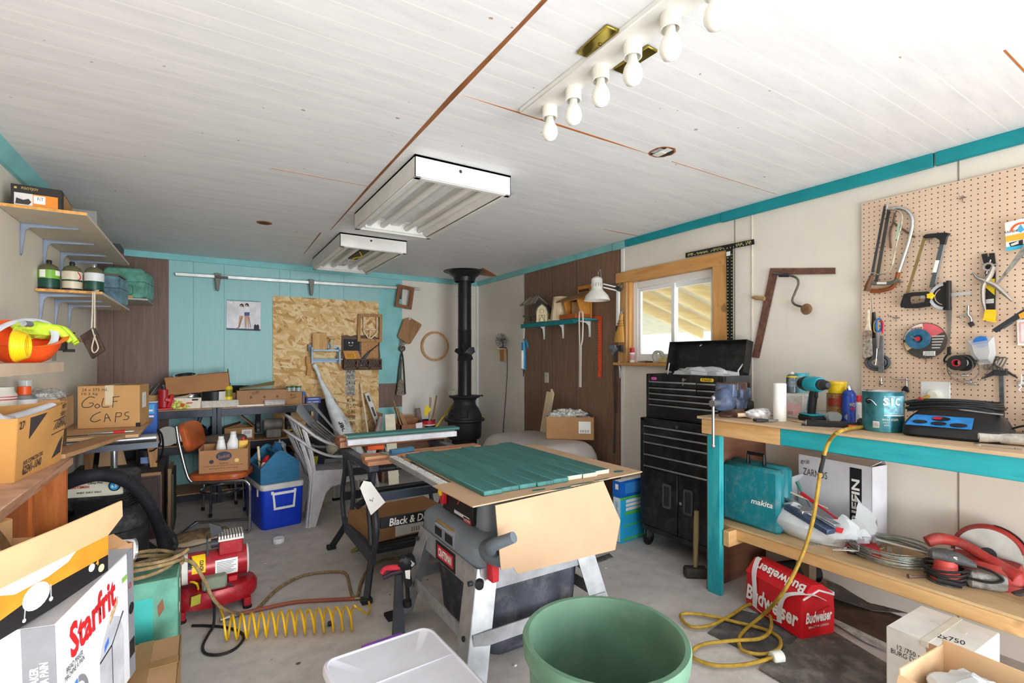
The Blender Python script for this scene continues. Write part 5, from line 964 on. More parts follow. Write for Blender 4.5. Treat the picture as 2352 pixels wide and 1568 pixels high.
t.part('vent_slot',b);b=B(WHITE);q1=l(1386,652,3.02);q2=l(1420,660,3.09);b.bar(q1,q2,.01,.01);b.bar(q1-V((0,0,.03)),q2-V((0,0,.03)),.01,.01);q3=l(1419,750,3.1);b.bar(q2,q3,.03,.015,(0,-1,0));t.part('arm',b);b=B(DARK);b.cyl(q2-V((.03,0,0)),q2+V((.02,0,-.02)),.02,n=12);b.tube([q2,q2+V((.05,0,.03)),q2+V((.06,0,-.01)),q2+V((.02,0,-.04))],.003,6,False,4);t.part('knuckle',b);t.part('wire_hook',B(STEEL).tube([sc+V((.02,0,.2)),sc+V((.02,0,.25)),sc+V((.045,0,.27)),sc+V((.055,0,.2))],.003,6,False,4));t.part('clamp',B(DARK).cb(q3-V((0,0,.02)),(.03,.03,.05),.004))
t,uv=wall_r('whisk_broom','straw whisk broom hanging on the left window casing','broom',1424,740,.06);ST=wood('d9a658','c98f42','z',60,.8,30);b=B(ST);z0=uv(1424,722)[1];z1=uv(1424,786)[1];b.loft([[(x*w+o,y*d,z)for x,y in circ(1,16)]for z,w,d,o in((z0,.016,.014,.02),(z0-.05,.02,.016,.012),(z0-.1,.034,.02,.005),(z0-.16,.05,.024,-.004),(z1,.062,.024,-.012))]);t.part('bristles',b);b=B(mat('8a5a2a',.6));[b.cyl((.012-.004*k,0,z0-.055-.022*k),(.012-.004*k,0,z0-.06-.022*k),.026+.006*k,n=16)for k in range(3)];t.part('binding',b);t.part('hang_ring',B(STEEL).tube([(.02,0,z0),(.012,0,z0+.025),(.024,.03,z0+.04),(.028,0,z0+.02)],.003,6,True,4))
t,uv=wall_r('bar_clamp','grey spring clamp hooked below the whisk broom','clamp',1415,800,.05);b=B(mat('77808c',.45,.3));b.prism(uvs(uv,[(1402,792),(1416,792),(1417,800),(1424,796),(1426,803),(1416,806),(1409,815),(1406,813),(1411,803),(1402,802)]),-.02,0,'xz',.003);t.part('body',b);t.part('jaw',B(DARK).prism(uvs(uv,[(1423,794),(1432,792),(1432,809),(1424,806)]),-.024,0,'xz',.003))
t,uv=wall_r('hanging_cables','dark straps and wires hanging below the grey spring clamp','cable',1415,860,.02);b=B(mat('4a4238',.7));b.tube(u3(uv,[(1412,806),(1411,880),(1412,960),(1410,1040)]),.007,6,False,4);b.tube(u3(uv,[(1414,806),(1416,860),(1415,950)]),.005,6,False,4);t.part('cable',b);b=B(STEEL);b.tube(u3(uv,[(1421,830),(1424,868)]),.003,6);b.tube(u3(uv,[(1422,830),(1427,866)]),.003,6);t.part('rod',b)
t,uv=wall_r('outlet','cream duplex outlet on the brown wall panel','outlet',1256,867,.007);t.part('plate',B(mat('cfc9bd',.5)).box((-.035,-.006,-.055),(.035,0,.055),.002));t.part('socket',B(mat('b5b3ad',.5)).prism(rrect(.03,.03,.01,0,.022),-.008,-.006,'xz'));t.part('socket',B(mat('b5b3ad',.5)).prism(rrect(.03,.03,.01,0,-.022),-.008,-.006,'xz'))
t,uv=wall_r('fan_shelf','small wooden bracket shelf on the cream wall near the corner','shelf',1153,800,0);b=B(PALEX);b.box((-.11,-.12,-.012),(.1,0,.0),.001);t.part('board',b);t.part('block',B(mat('b98a5a',.7)).box((.0,-.03,-.16),(.1,0,-.013),.002))
t=T('desk_fan','small wire caged desk fan on the corner bracket shelf','fan',PX(1153,800,WR-.06)+V((0,0,.001)),-60);b=B(mat('6d6863',.5,.3));c=V((0,-.02,.1))
for rr in(.02,.045,.07,.085):b.tube([(rr*math.cos(a),-.035+rr*.15,.1+rr*math.sin(a))for a in[2*PI*i/24 for i in range(24)]],.002,5,True)
for k in range(12):a=k*PI/6;b.tube([(0,-.04,.1),(.085*math.cos(a),-.022,.1+.085*math.sin(a)),(.03*math.cos(a),.03,.1+.03*math.sin(a))],.0015,5)
t.part('cage',b);b=B(mat('9a9590',.4));
for k in range(4):b.at((0,-.01,.1),(0,90*k,0));b.quad((0,.005,.01),(.03,.005,.02),(.04,-.01,.065),(-.01,.008,.07),.002)
t.part('blades',b);b=B(DARK);b.cyl((0,.0,.1),(0,.06,.1),.03,n=14);b.cyl((0,.02,0),(0,.02,.08),.01);b.lathe([(0,0),(.05,0),(.045,.012),(0,.016)],18,(0,.02,0));t.part('motor_stand',b)
t,uv=wall_r('fan_cable','dark cord hanging down the wall from the small fan','cord',1163,900,.006);t.part('cord',B(DARK).tube(u3(uv,[(1164,800),(1165,850),(1161,920),(1156,985),(1153,1040)]),.004,6,False,5))
t=T('pine_plank','pale plank leaning against the brown panel beside the carton','plank',(2.93,4.28,0),rot=(-5,9,-90))
t.part('plank',B(PALEZ).prism([(-.055,0),(.055,0),(.055,1.05),(.01,1.09),(.005,1.05),(-.055,1.05)],-.01,.01,'xz'))
FW=mat('e9e8e4',.4,0,.03)
def fixture(x0,y0,x1,y1,label):
 t=T('fluorescent_fixture',label,'ceiling light',((x0+x1)/2,(y0+y1)/2,CE),0,'open fluorescent fixtures');w,l=(x1-x0)/2,(y1-y0)/2;z=-.115
 b=B(FW)
 for s in(-1,1):b.box((s*w,-l,z),(s*(w-.004),l,-.001));b.box((-w,s*l,z),(w,s*(l-.004),-.001));b.box((s*w,-l,z-.004),(s*(w-.035),l,z+.004),.002);b.box((-w,s*l,z-.004),(w,s*(l-.03),z+.004),.002)
 b.box((-w,-l,-.012),(w,l,-.001));t.part('housing',b)
 b=B(FW)
 for s in(-1,1):b.quad((s*(w-.035),-l+.03,z+.01),(s*(w-.14),-l+.03,-.02),(s*(w-.14),l-.03,-.02),(s*(w-.035),l-.03,z+.01),.003)
 b.prism([(-.07,-.012),(.07,-.012),(.03,-.06),(-.03,-.06)],-l+.02,l-.02,'xz');t.part('reflector',b)
 for x in(-.19,-.09,.09,.19):
  o=t.part('tube',B(mat('f0efe9',.25,0,.01)).cyl((x,-l+.045,-.07),(x,l-.045,-.07),.019,n=14));b=B(STEEL)
  for s in(-1,1):b.cyl((x,s*(l-.045),-.07),(x,s*(l-.03),-.07),.0195,n=12)
  t.part('end_cap',b,o)
 b=B(FW)
 for s in(-1,1):b.box((-.22,s*(l-.03),-.1),(.22,s*(l-.02),-.03),.003)
 t.part('lamp_holder',b);t.part('knockout',B(DARK).cyl((-.03,-l-.001,-.04),(-.03,-l+.002,-.04),.009,n=12));return t
fixture(.905,2.4,1.48,3.61,'open four-tube ceiling light nearer the row of bulbs')
t=fixture(.94,4.22,1.515,5.47,'open four-tube ceiling light nearer the turquoise wall, wiring showing')
t.part('exposed_wiring',B(BLACK).box((-.05,-.35,-.075),(.03,.1,-.062)).m(YEL).tube([(-.04,-.3,-.08),(0,-.2,-.085),(.02,-.1,-.078),(-.03,0,-.085),(0,.08,-.08)],.006,6,False,4).m(STEEL).tube([(-.05,.15,-.08),(-.02,.3,-.09),(-.04,.4,-.085)],.006,6,False,4))
t=T('bulb_strip','long white ceiling bar of six bare bulbs above the table saw','ceiling light',(1.165,1.2,CE),0);b=B(FW);b.box((-.055,-.53,-.022),(.055,.53,-.0005),.003);t.part('base_bar',b)
BG=mat('f3f2ea',.15,0,.01)
for i in range(7):
 x,y=.012-.004*i+.012,.424-i*.157
 o=t.part('socket',B(mat('f6f3ea',.35)).lathe([(.0,-.02),(.027,-.02),(.03,-.025),(.03,-.068),(.026,-.068),(.026,-.04),(0,-.04)],24,(x,y,0)));b=B(BG)
 b.lathe([(0,-.055),(.014,-.055),(.015,-.075),(.02,-.088),(.028,-.102),(.032,-.12),(.031,-.136),(.022,-.152),(.008,-.159),(0,-.16)],24,(x,y,0));t.part('bulb',b,o)
for i,(px,w,l,lab)in enumerate((((1378,97),.075,.16,'larger brass plate screwed to the ceiling left of the bulb bar'),((1458,136),.05,.16,'smaller brass plate half hidden behind a bulb'))):
 p=PZ(px[0],px[1],CE-.004);t=T('brass_plate',lab,'plate',(p.x,p.y,CE),-3+6*i);BRS=mat('9a8a3e',.18,.95,.12);b=B(BRS);b.box((-w/2,-l/2,-.012),(w/2,l/2,-.0005),.003);t.part('plate',b);t.part('screw',B(BRS).lathe([(0,-.018),(.006,-.016),(.007,-.012),(0,-.012)],12))
p=PZ(1521,349,CE);t=T('junction_box','ragged hole in the ceiling with an exposed junction box','junction box',(p.x,p.y,CE),0);b=B(mat('a0603a',.8));rnd=random.Random(2);ring=[(.062*(1+.12*rnd.random())*math.cos(a),.062*(1+.12*rnd.random())*math.sin(a))for a in[2*PI*i/20 for i in range(20)]];b.prism(ring,-.0012,.0,'xy');t.part('torn_edge',b);b=B(mat('2b2a28',.8));b.prism([(x*.86,y*.86)for x,y in ring],-.002,-.001,'xy');t.part('opening',b);t.part('white_tape',B(OFFW).box((-.02,-.05,-.003),(.022,.05,-.002)).box((-.026,-.01,-.006),(.02,.04,-.003),.001));t.part('grey_box',B(GALV).box((-.052,-.03,-.0028),(-.02,.03,-.002)))
p=PZ(607,511,CE);solo('ceiling_patch','small oval rusty ring hole in the ceiling at left','hole cover',B(mat('9c6a44',.7)).lathe([(.04,-.001),(.055,-.001),(.055,-.004),(.04,-.004)],24).m(mat('5f4634',.8)).lathe([(0,-.0015),(.04,-.0015)],24),(p.x,p.y,CE))
def wall_b(name,label,cat,x,y,d=.03,group=None,Yw=None):
 Yw=(WB-d)if Yw is None else Yw
 o=PY(x,y,Yw);t=T(name,label,cat,o,0,group)
 def uv(px,py,dd=0.0):
  q=PY(px,py,Yw-dd)-o;return(q.x,q.z)
 return t,uv
def b3(uv,pts,y=0.0):return[V((a,-y,c))for a,c in(uv(p[0],p[1],y)for p in pts)]
def qb(t,uv,pts,m,name,y0=-.0035,y1=-.002,parent=None):return t.part(name,B(m).prism(uvs(uv,pts),y0,y1,'xz'),parent)
t=T('strand_board','golden strand board sheet standing against the turquoise wall','board',(1.2,WB-.008,0),0)
b=B(OSB);b.box((-.583,-.012,0),(.588,-.0005,2.075));t.part('sheet',b)
SG2=mat('8d8d94',.8);x0=PY(793,900,WB-.02).x-1.2;x1=PY(815,900,WB-.02).x-1.2;t.part('printed_band',B(mat('a9a296',.8,0,.25,40)).box((x0,-.0128,.95),(x1,-.0121,1.27)))
for k,s in enumerate(('APA','RATED','24/16','7/16 INCH','EXPOSURE 1','MILL 364','PS 2-92','HUD-UM-40','THIS SIDE','DOWN')):t.text(s,(x1-x0)*(.8 if k%2 else .95),.05,mat('5e6472',.8)if k<5 else mat('39322c',.8),((x0+x1)/2+.01,-.0132,1.235-k*.069),bold=.01)
t,uv=wall_b('wall_rail','long galvanised rail on three brackets high on the turquoise wall','rail',680,645,.06);b=B(mat('c9ccc8',.35,.6,.08));P=b3(uv,[(402,629),(965,664)],0);b.bar(P[0],P[1],.012,.035,bev=.004);b.bar(P[0]+V((0,-.008,.006)),P[1]+V((0,-.008,.006)),.012,.006);t.part('rail',b)
for k,px in enumerate((500,715)):
 y=629+(px-402)*.0622;q=uv(px,y);b=B(mat('6d6a66',.5,.5));b.prism([(q[0]-.03,q[1]+.03),(q[0]+.03,q[1]+.03),(q[0]+.014,q[1]-.13),(q[0]+.008,q[1]-.15),(q[0]-.008,q[1]-.15),(q[0]-.014,q[1]-.13)],-.03,.0,'xz',.003);b.box((q[0]-.03,0,q[1]-.02),(q[0]+.03,.058,q[1]+.02));t.part('bracket',b)
q=uv(502,636);t.part('clamp',B(mat('55524e',.5,.5)).cb((q[0]+.03,-.04,q[1]-.005),(.11,.02,.025),.004));q=uv(920,662);t.part('bracket',B(mat('55524e',.5,.5)).prism([(q[0]-.02,q[1]),(q[0]+.02,q[1]),(q[0]+.008,q[1]-.13),(q[0]-.006,q[1]-.13)],-.02,.058,'xz'))
t,uv=wall_b('wall_calendar','square calendar picturing two women in white tops on the turquoise wall','calendar',559,723,.012)
b=B(mat('dcdbe0',.5,0,.1,6));b.prism(uvs(uv,[(520,690),(599,694),(598,760),(520,757)]),-.006,0,'xz');t.part('page',b);qb(t,uv,[(520,753),(598,756),(598,760),(520,757)],mat('3a3e66',.5),'bottom_band',-.0075,-.006);b=B(DARK)
for k in range(26):q=uv(522+k*3,690+k*.15);b.cyl((q[0],-.008,q[1]),(q[0],0,q[1]+.01),.002,n=5)
t.part('spiral_binding',b)
SK=mat('c89a80',.6);HR=mat('3c2a22',.7);WT=mat('e9e6ea',.6);DN=mat('4a5a92',.6)
for cxp,o in((555,0),(567,-1)):
 qb(t,uv,[(cxp-6,722+o),(cxp-4,756),(cxp-1,752),(cxp,730),(cxp+3,752),(cxp+5,752),(cxp+5,722+o)]if o else[(cxp+5,722),(cxp-4,752),(cxp-8,752),(cxp-5,722)],SK,'picture_legs',-.0075,-.006)
 qb(t,uv,[(cxp-6,704+o),(cxp+5,704+o),(cxp+6,718),(cxp+5,722),(cxp-6,722),(cxp-6,714)],WT,'picture_top',-.0085,-.006);qb(t,uv,[(cxp-6,717),(cxp+6,717),(cxp+6,725),(cxp-6,725)],DN if o else WT,'picture_shorts',-.009,-.006);qb(t,uv,[(cxp-3,699+o),(cxp+2,699+o),(cxp+2,705+o),(cxp-3,705+o)],SK,'picture_face',-.009,-.006);qb(t,uv,[(cxp-5,706+o),(cxp-4,699+o),(cxp,697+o),(cxp+4,699+o),(cxp+5,706+o),(cxp+2,704+o),(cxp+1,701+o),(cxp-3,701+o)],HR,'picture_hair',-.0095,-.006)
b=B(INK);b.bar(*b3(uv,[(556,728),(548,752)],.01),.004,.002,(0,-1,0));b.bar(*b3(uv,[(572,728),(576,752)],.01),.004,.002,(0,-1,0));b.bar(*b3(uv,[(548,752),(544,753)],.01),.006,.002,(0,-1,0));t.part('picture_stick',b);qb(t,uv,[(583,748),(586,744),(589,747),(592,744),(595,748),(595,759),(583,758)],mat('2b2430',.6),'small_emblem',-.0085,-.006);qb(t,uv,[(526,693),(534,693.5),(534,697),(526,697)],WHITE,'small_logo',-.0075,-.006)
Ys=WB-.02
t,uv=wall_b('towel_shelf','pale blue wooden towel rail shelf on the strand board','shelf',742,810,.021);PB2=mat('a9c3dd',.5,0,.08,9);b=B(PB2);b.prism(uvs(uv,[(752,800),(752,786),(760,793),(776,795),(776,800)]),-.02,-.005,'xz');P=[uv(713,804),uv(777,806)];D1=.12
b.box((P[0][0],-D1,P[0][1]-.012),(P[1][0],-.002,P[0][1]+.006));t.part('top_board',b)
for px in(713,775):
 q0=uv(px,800);q1=uv(px,837);b=B(PB2);b.box((q0[0]-.008,-D1,q1[1]+.01),(q0[0]+.008,-.002,q0[1]+.012),.002);t.part('side_board',b)
q=uv(713,828);b=B(PB2);b.box((P[0][0],-.03,q[1]-.02),(P[1][0],-.002,q[1]+.012));t.part('back_rail',b);q=uv(745,825);t.part('rail',B(PB2).cyl((P[0][0],-.08,q[1]),(P[1][0]+.03,-.08,q[1]),.009,n=10));q=uv(716,795);t.part('side_bracket',B(mat('7d8894',.6,.2,.2)).box((q[0]-.045,-.06,q[1]-.06),(q[0]-.012,-.002,q[1]+.02)))
t,uv=wall_b('wood_block','short pine board standing on the pale blue towel shelf','block',733,803,.08);b=B(wood('c99455','ddb074','z',20));b.prism(uvs(uv,[(717,765),(749,765),(749,804),(717,803)]),-.03,0,'xz',.002);t.part('block',b)
t=T('candlestick','turned cream wooden candlestick beside the pine block on blue shelf','candlestick',PY(762,805,WB-.085)+V((0,0,.002)),0);t.part('stick',B(mat('dcc79b',.5)).lathe([(0,0),(.042,0),(.042,.014),(.02,.024),(.012,.04),(.02,.06),(.03,.085),(.018,.11),(.014,.125),(.04,.135),(.044,.15),(.03,.15),(0,.142)],20))
t,uv=wall_b('carved_block','stepped laminated wooden bracket hanging left under the blue shelf','block',708,840,.022);b=B(wood('b9803f','d09a58','z',25));b.prism(uvs(uv,[(702,818),(712,818),(712,836),(714,845),(712,862),(702,862),(704,845),(701,832)]),-.06,0,'xz',.003);t.part('block',b)
t,uv=wall_b('wall_organiser','dark brown wall organiser with smiling chalkboard and lattice pockets','organiser',830,810,.022);DB=wood('4f3626','65472f','x',18);b=B(DB);b.prism(uvs(uv,[(784,771),(795,769),(806,772),(816,769),(860,772),(872,778),(871,800),(873,820),(872,848),(784,846)]),-.014,0,'xz',.002);t.part('back_board',b)
qb(t,uv,[(788,778),(825,780),(825,806),(788,805)],mat('2f3331',.8),'chalkboard',-.0165,-.014);qb(t,uv,[(829,780),(867,782),(868,827),(829,825)],mat('b98a5c',.9,0,.2,90),'corkboard',-.0165,-.014)
q=uv(805,790);b=B(PAPER);b.tube([(q[0]+.026*math.cos(R(a)),-.0175,q[1]-.0+.022*math.sin(R(a)))for a in range(200,341,14)],.0018,5)
for s in(-.02,.018):b.lathe([(.004,-.0185),(.009,-.0185),(.009,-.0165),(.004,-.0165)],12,(q[0]+s,0,q[1]+.016),'y')
t.part('chalk_face',b)
q0=uv(788,824);q1=uv(871,847);b=B(DB);b.box((q0[0]-.004,-.09,q1[1]-.006),(q1[0]+.01,-.002,q1[1]+.004));W=(q1[0]-q0[0])/3
for k in range(4):b.box((q0[0]+W*k-.006,-.09,q1[1]),(q0[0]+W*k+.006,-.014,q0[1]))
b.box((q0[0],-.09,q0[1]-.012),(q1[0],-.08,q0[1]));b.box((q0[0],-.09,q1[1]),(q1[0],-.08,q1[1]+.022));t.part('pocket_frame',b);b=B(DB);h=q0[1]-q1[1]
for k in range(3):
 for i in range(4):xa=q0[0]+W*k;b.bar((xa+W*i/4,-.085,q1[1]+.02),(xa+W*min(1,i/4+.45),-.085,q1[1]+.02+(h-.03)*min(1,(1-i/4)/.45)),.005,.004,(0,-1,0));b.bar((xa+W*(1-i/4),-.087,q1[1]+.02),(xa+W*max(0,.55-i/4),-.087,q1[1]+.02+(h-.03)*min(1,(1-i/4)/.45)),.005,.004,(0,-1,0))
t.part('lattice',b)
t,uv=wall_b('verse_plaque','small orange wooden plaque with lines leaning in the organiser pocket','plaque',808,815,.055);b=B(mat('c98a4a',.6,0,.1));b.prism(uvs(uv,[(787,805),(822,805),(829,824),(793,825)]),-.008,0,'xz',.001);t.part('board',b);qb(t,uv,[(792,811),(814,811),(818,823),(796,824)],mat('f0a620',.6),'yellow_label',-.0095,-.008);b=B(INKB)
for k in range(4):a=uv(794+k,812.5+k*2.7);c=uv(812+k,812.5+k*2.7);b.box((a[0],-.0103,a[1]-.004),(c[0],-.0095,c[1]+.001))
t.part('printed_lines',b)
t,uv=wall_b('soldering_gun','dark grey soldering tool stuck in the middle lattice pocket','tool',845,815,.06);b=B(mat('4a4f5e',.5));b.tube(b3(uv,[(829,838),(836,823),(848,808)]),[.012,.02,.014],10,False,4);t.part('handle',b);t.part('tip',B(DARK).tube(b3(uv,[(848,808),(858,800),(871,790)]),[.008,.006,.004],8));t.part('white_tip',B(WHITE).tube(b3(uv,[(828,840),(832,835)]),.008,8))
t,uv=wall_b('lattice_frame','wooden frame with pale fretwork bars hung over the organiser','frame',849,753,.055);MW=wood('a0713f','b98a54','z',18);b=B(MW);b.ring(uvs(uv,[(822,721),(877,722),(876,786),(820,784)]),uvs(uv,[(828,727),(871,728),(870,779),(827,777)]),-.024,0,'xz');t.part('frame',b);b=B(PALEZ)
for p0,p1 in(((836,727),(836,762)),((866,728),(866,764)),((836,756),(866,757)),((836,762),(848,778)),((866,764),(851,778)),((850,757),(849,778))):b.bar(*b3(uv,[p0,p1],.006),.016,.012,(0,-1,0))
t.part('fretwork',b)
t,uv=wall_b('picture_frame','empty brown picture frame hung tilted on the rail end','frame',929,683,.085);b=B(wood('7d4c2c','945e38','z',20));b.ring(uvs(uv,[(914,653),(951,661),(944,711),(907,704)]),uvs(uv,[(920,662),(942,667),(937,703),(915,698)]),-.02,0,'xz');t.part('frame',b)
t,uv=wall_b('cutting_board','brown wooden cutting board hung slanted by its rope','cutting board',940,760,.05);b=B(wood('8a5f33','a9783f','z',16,.45));b.prism(uvs(uv,[(926,733),(941,729),(966,744),(967,748),(942,789),(937,790),(915,776),(913,772)]),-.02,0,'xz',.004);t.part('board',b);q=uv(940,732);t.part('hang_hole',B(OFFW).lathe([(.005,-.024),(.014,-.024),(.014,-.018),(.005,-.018)],14,(q[0],0,q[1]),'y'))
t,uv=wall_b('wooden_hoop','pale wooden hoop hung on the cream back wall','hoop',998,795,.012);r=abs(uv(1029,795)[0]);b=B(wood('b98d5c','cfa674','z',14));b.ring(circ(r,48),circ(r*.87,48),-.03,0,'xz');t.part('outer_hoop',b);b=B(PALEX);b.ring(circ(r*.87,48),circ(r*.83,48),-.022,-.004,'xz');t.part('inner_hoop',b)
t,uv=wall_b('chain_bundle','bunch of rusty chain hung behind the cutting board','chain',925,775,.03);b=B(RU)
for k in range(11):y=772+k*3.2;q=uv(919+(k%3)*4,y);b.at((q[0],-.01-.008*(k%2),q[1]),(0,60*k,0));b.tube([(.012*math.cos(a),0,.02*math.sin(a))for a in[2*PI*i/10 for i in range(10)]],.004,5,True)
t.part('links',b)
t,uv=wall_b('fire_tongs','black fireplace tongs hung from the chain beside the cream wall','tongs',922,840,.035);b=B(mat('3a3633',.5,.5));b.tube(b3(uv,[(916,802),(924,812),(928,850),(931,905)]),.008,8,False,5);b.tube(b3(uv,[(930,802),(922,812),(916,850),(911,905)]),.008,8,False,5);b.tube(b3(uv,[(916,802),(918,795),(922,800),(928,795),(930,802)]),.006,6,False,4);t.part('arm',b)
t,uv=wall_b('hearth_brush','worn grey hearth brush hanging between the black tongs','brush',920,880,.06);b=B(mat('7a7166',.9,0,.4,60));q0,q1=uv(920,876),uv(921,906);b.loft([[(x*w+q0[0],y*.02,z)for x,y in circ(1,14)]for z,w in((q0[1]+.03,.018),(q0[1]-.01,.035),(q1[1]+.03,.052),(q1[1],.056),(q1[1]-.006,.045))]);t.part('bristles',b);t.part('handle',B(mat('5d5348',.6)).cyl((q0[0],0,q0[1]+.02),(q0[0]+.01,0,q0[1]+.28),.009,n=8))
RK=mat('2b2e37',.4,.4,.1);PBD=mat('b5906c',.8,0,.1,30);RZ,RL,RY=.91,.575,5.5
def rack(x0,x1,label):
 t=T('shelving_unit',label,'shelving unit',((x0+x1)/2,RY,0),0,'black steel shelving units');w=(x1-x0)/2
 for sx in(-1,1):
  for y in(0,.44):t.part('post',B(RK).box((sx*w,y-.002,0),(sx*(w-.035),y+.002,RZ)).box((sx*w,y,0),(sx*(w-.002),y+(.03 if y==0 else-.03),RZ)))
 for z,h in((RZ,.075),(RL,.075),(.12,.06)):
  o=t.part('shelf',B(PBD).box((-w+.004,.004,z-.012),(w-.004,.438,z)));b=B(RK)
  for y in(-.004,.434):b.box((-w+.03,y,z-h-.004),(w-.03,y+.008,z-.008),.002)
  for sx in(-1,1):b.box((sx*(w-.001),.02,z-h),(sx*(w-.006),.42,z-.008))
  t.part('beam',b,o)
 return t
rack(-.83,.078,'left black steel shelving unit, red jack standing on top');rack(.086,1.0,'right black steel shelving unit, long carton standing on top')
def bq(x,Y,z=RZ):return V((PY(x,900,Y).x,Y,z+.001))
t=T('bottle_jack','red hydraulic bottle jack on the left end of the steel shelf','jack',bq(377,5.58),10);b=B(mat('b3202a',.4,0,.1));b.box((-.065,-.055,0),(.065,.055,.018),.004);t.part('base',b);b=B(mat('b3202a',.4,0,.1));b.cyl((0,.01,.018),(0,.01,.19),.046,n=20,bev=.006);t.part('cylinder',b);t.part('ram',B(DARK).cyl((0,.01,.19),(0,.01,.225),.022,n=14).box((-.02,-.01,.215),(.02,.03,.235),.004));b=B(RED);b.bar((.03,-.04,.02),(.06,-.05,.14),.03,.03,bev=.004);b.bar((.0,-.05,.1),(.07,-.05,.08),.02,.03,bev=.004);t.part('pump_socket',b)
t=T('spring_box','small cardboard box of wire springs beside the red jack','box',bq(343,5.75),0);b=B(CARD);b.box((-.09,-.06,0),(.07,.06,.13));t.part('box',b);b=B(STEEL);rnd=random.Random(6)
for k in range(9):a=V((rnd.uniform(-.07,.05),rnd.uniform(-.04,.04),.13));b.cyl(a,a+V((rnd.uniform(-.03,.1),rnd.uniform(-.03,.03),rnd.uniform(.05,.12))),.005,n=6)
t.part('springs',b)
t=T('printed_carton','open food carton with fruit print under the tilted tray','box',bq(428,5.57),0);b=B(mat('e6dcc9',.6));b.box((-.13,-.0,0),(.12,.1,.1));t.part('carton',b);b=B(mat('c9b04a',.6,0,.6,60));b.prism([(-.13,0),(-.0,0),(.03,.02),(-.03,.07),(-.13,.1)],-.002,.0,'xz');t.part('fruit_print',b);b=B(mat('d24a2a',.6));b.prism([(x,z)for x,z in circ(.018,12,-.03,.035)],-.0035,-.002,'xz');b.prism([(-.0,.045),(.05,.05),(.05,.06),(.0,.06)],-.0035,-.002,'xz');t.part('printed_shape',b);t.part('barcode',B(INK).box((.045,-.003,.075),(.095,-.001,.09)));b=B(mat('d8c7a6',.7));b.quad((-.13,0,.1),(-.0,0,.1),(.06,.05,.135),(-.1,.06,.11),.003);t.part('flap',b)
t=T('cooking_pot','small steel pot propping up the tilted cardboard tray','pot',bq(436,5.78),0);t.part('pot',B(STEEL).lathe([(0,0),(.09,0),(.092,.13),(.098,.132),(.088,.13),(.086,.01),(0,.01)],24));
t=T('foam_block','flat pale foam block under the black taped pot','foam block',bq(506,5.56),-2);t.part('block',B(mat('cfc9bd',.9,0,.06,40)).box((-.155,-.03,0),(.155,.15,.07),.006))
t=T('taped_pot','black pot wrapped with white tape standing on the foam block','pot',bq(492,5.62,RZ+.071),0);t.part('pot',B(BLACK).lathe([(0,0),(.105,0),(.11,.085),(.115,.087),(.1,.085),(.098,.01),(0,.01)],28));t.part('tape',B(OFFW).lathe([(.107,.0),(.1115,.085)],8,(0,0,0),'z',R(-70),R(-20)))
t=T('yellow_tray','yellow plastic case under the right end of the tilted tray','case',bq(486,5.83),0);t.part('case',B(mat('d9ab2b',.5)).box((-.13,-.07,0),(.14,.08,.165),.01))
t=T('cardboard_tray','long open cardboard tray lying tilted across pots on the steel shelf','box',bq(458,5.66,1.058),0,rot=(0,-5,0));b=B(mat('a8774e',.85,0,.05,5));b.box((-.26,-.1,0),(.26,.12,.004));b.box((-.26,-.1,0),(.26,-.096,.17));b.box((-.26,.116,0),(.26,.12,.17));b.box((-.26,-.1,0),(-.256,.12,.15));b.box((.256,-.1,0),(.26,.12,.2));t.part('tray',b)
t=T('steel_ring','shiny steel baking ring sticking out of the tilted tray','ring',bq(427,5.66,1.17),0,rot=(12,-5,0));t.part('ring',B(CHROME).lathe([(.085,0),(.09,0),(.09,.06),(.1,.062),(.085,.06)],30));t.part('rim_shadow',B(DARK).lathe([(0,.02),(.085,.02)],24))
t=T('glue_bottle','yellow bottle with blue neck and yellow tip on the foam block','bottle',bq(525,5.585,RZ+.071),0);t.part('bottle',B(mat('e0c820',.4)).lathe([(0,0),(.034,0),(.035,.12),(.02,.14),(0,.14)],20));t.part('neck',B(BLUE).lathe([(0,.14),(.02,.14),(.016,.165),(0,.165)],14));t.part('tip',B(YEL).lathe([(0,.165),(.009,.165),(.004,.2),(0,.2)],10));t.part('label',B(mat('8d8424',.5)).lathe([(.0355,.03),(.0355,.1)],20))
t=T('frying_pan','black frying pan handle poking out behind the yellow bottle','pan',bq(536,5.85),0);t.part('pan',B(BLACK).lathe([(0,.15),(.1,.15),(.12,.19),(.11,.19),(.095,.155),(0,.155)],22).cyl((.11,0,.18),(.2,-.02,.175),.014,n=10).cyl((0,0,0),(0,0,.15),.03));
t=T('small_carton','plain small carton behind the foam block end','box',bq(545,5.72),5);t.part('carton',B(CARDD).box((-.05,-.05,0),(.05,.05,.13)))
t=T('long_carton','long open cardboard box with three round holes on the steel shelf','box',bq(602,5.66),1);b=B(mat('a9805f',.85,0,.05,5));b.box((-.235,-.1,0),(.235,.12,.005));b.box((-.235,-.1,0),(.235,-.096,.155));b.box((-.235,.116,0),(.235,.12,.155));b.box((-.235,-.1,0),(-.231,.12,.155));b.box((.231,-.1,0),(.235,.12,.155));t.part('box',b);b=B(mat('7a573c',.9))
for x in(-.11,.01,.13):b.cyl((x,-.101,.085),(x,-.099,.085),.013,n=14)
t.part('hole',b);t.text('1/2 MM',.06,.03,INKB,(-.07,-.1012,.13),roll=12);b=B(mat('9a8a62',.8));b.quad((-.21,-.08,.165),(.1,-.06,.2),(.13,.1,.235),(-.2,.1,.17),.008);t.part('board_scrap',b)
t=T('white_strip','thin white plastic strip lying before the long carton','strip',bq(576,5.53),0);t.part('strip',B(WHITE).box((-.12,-.012,0),(.12,.012,.016),.002))
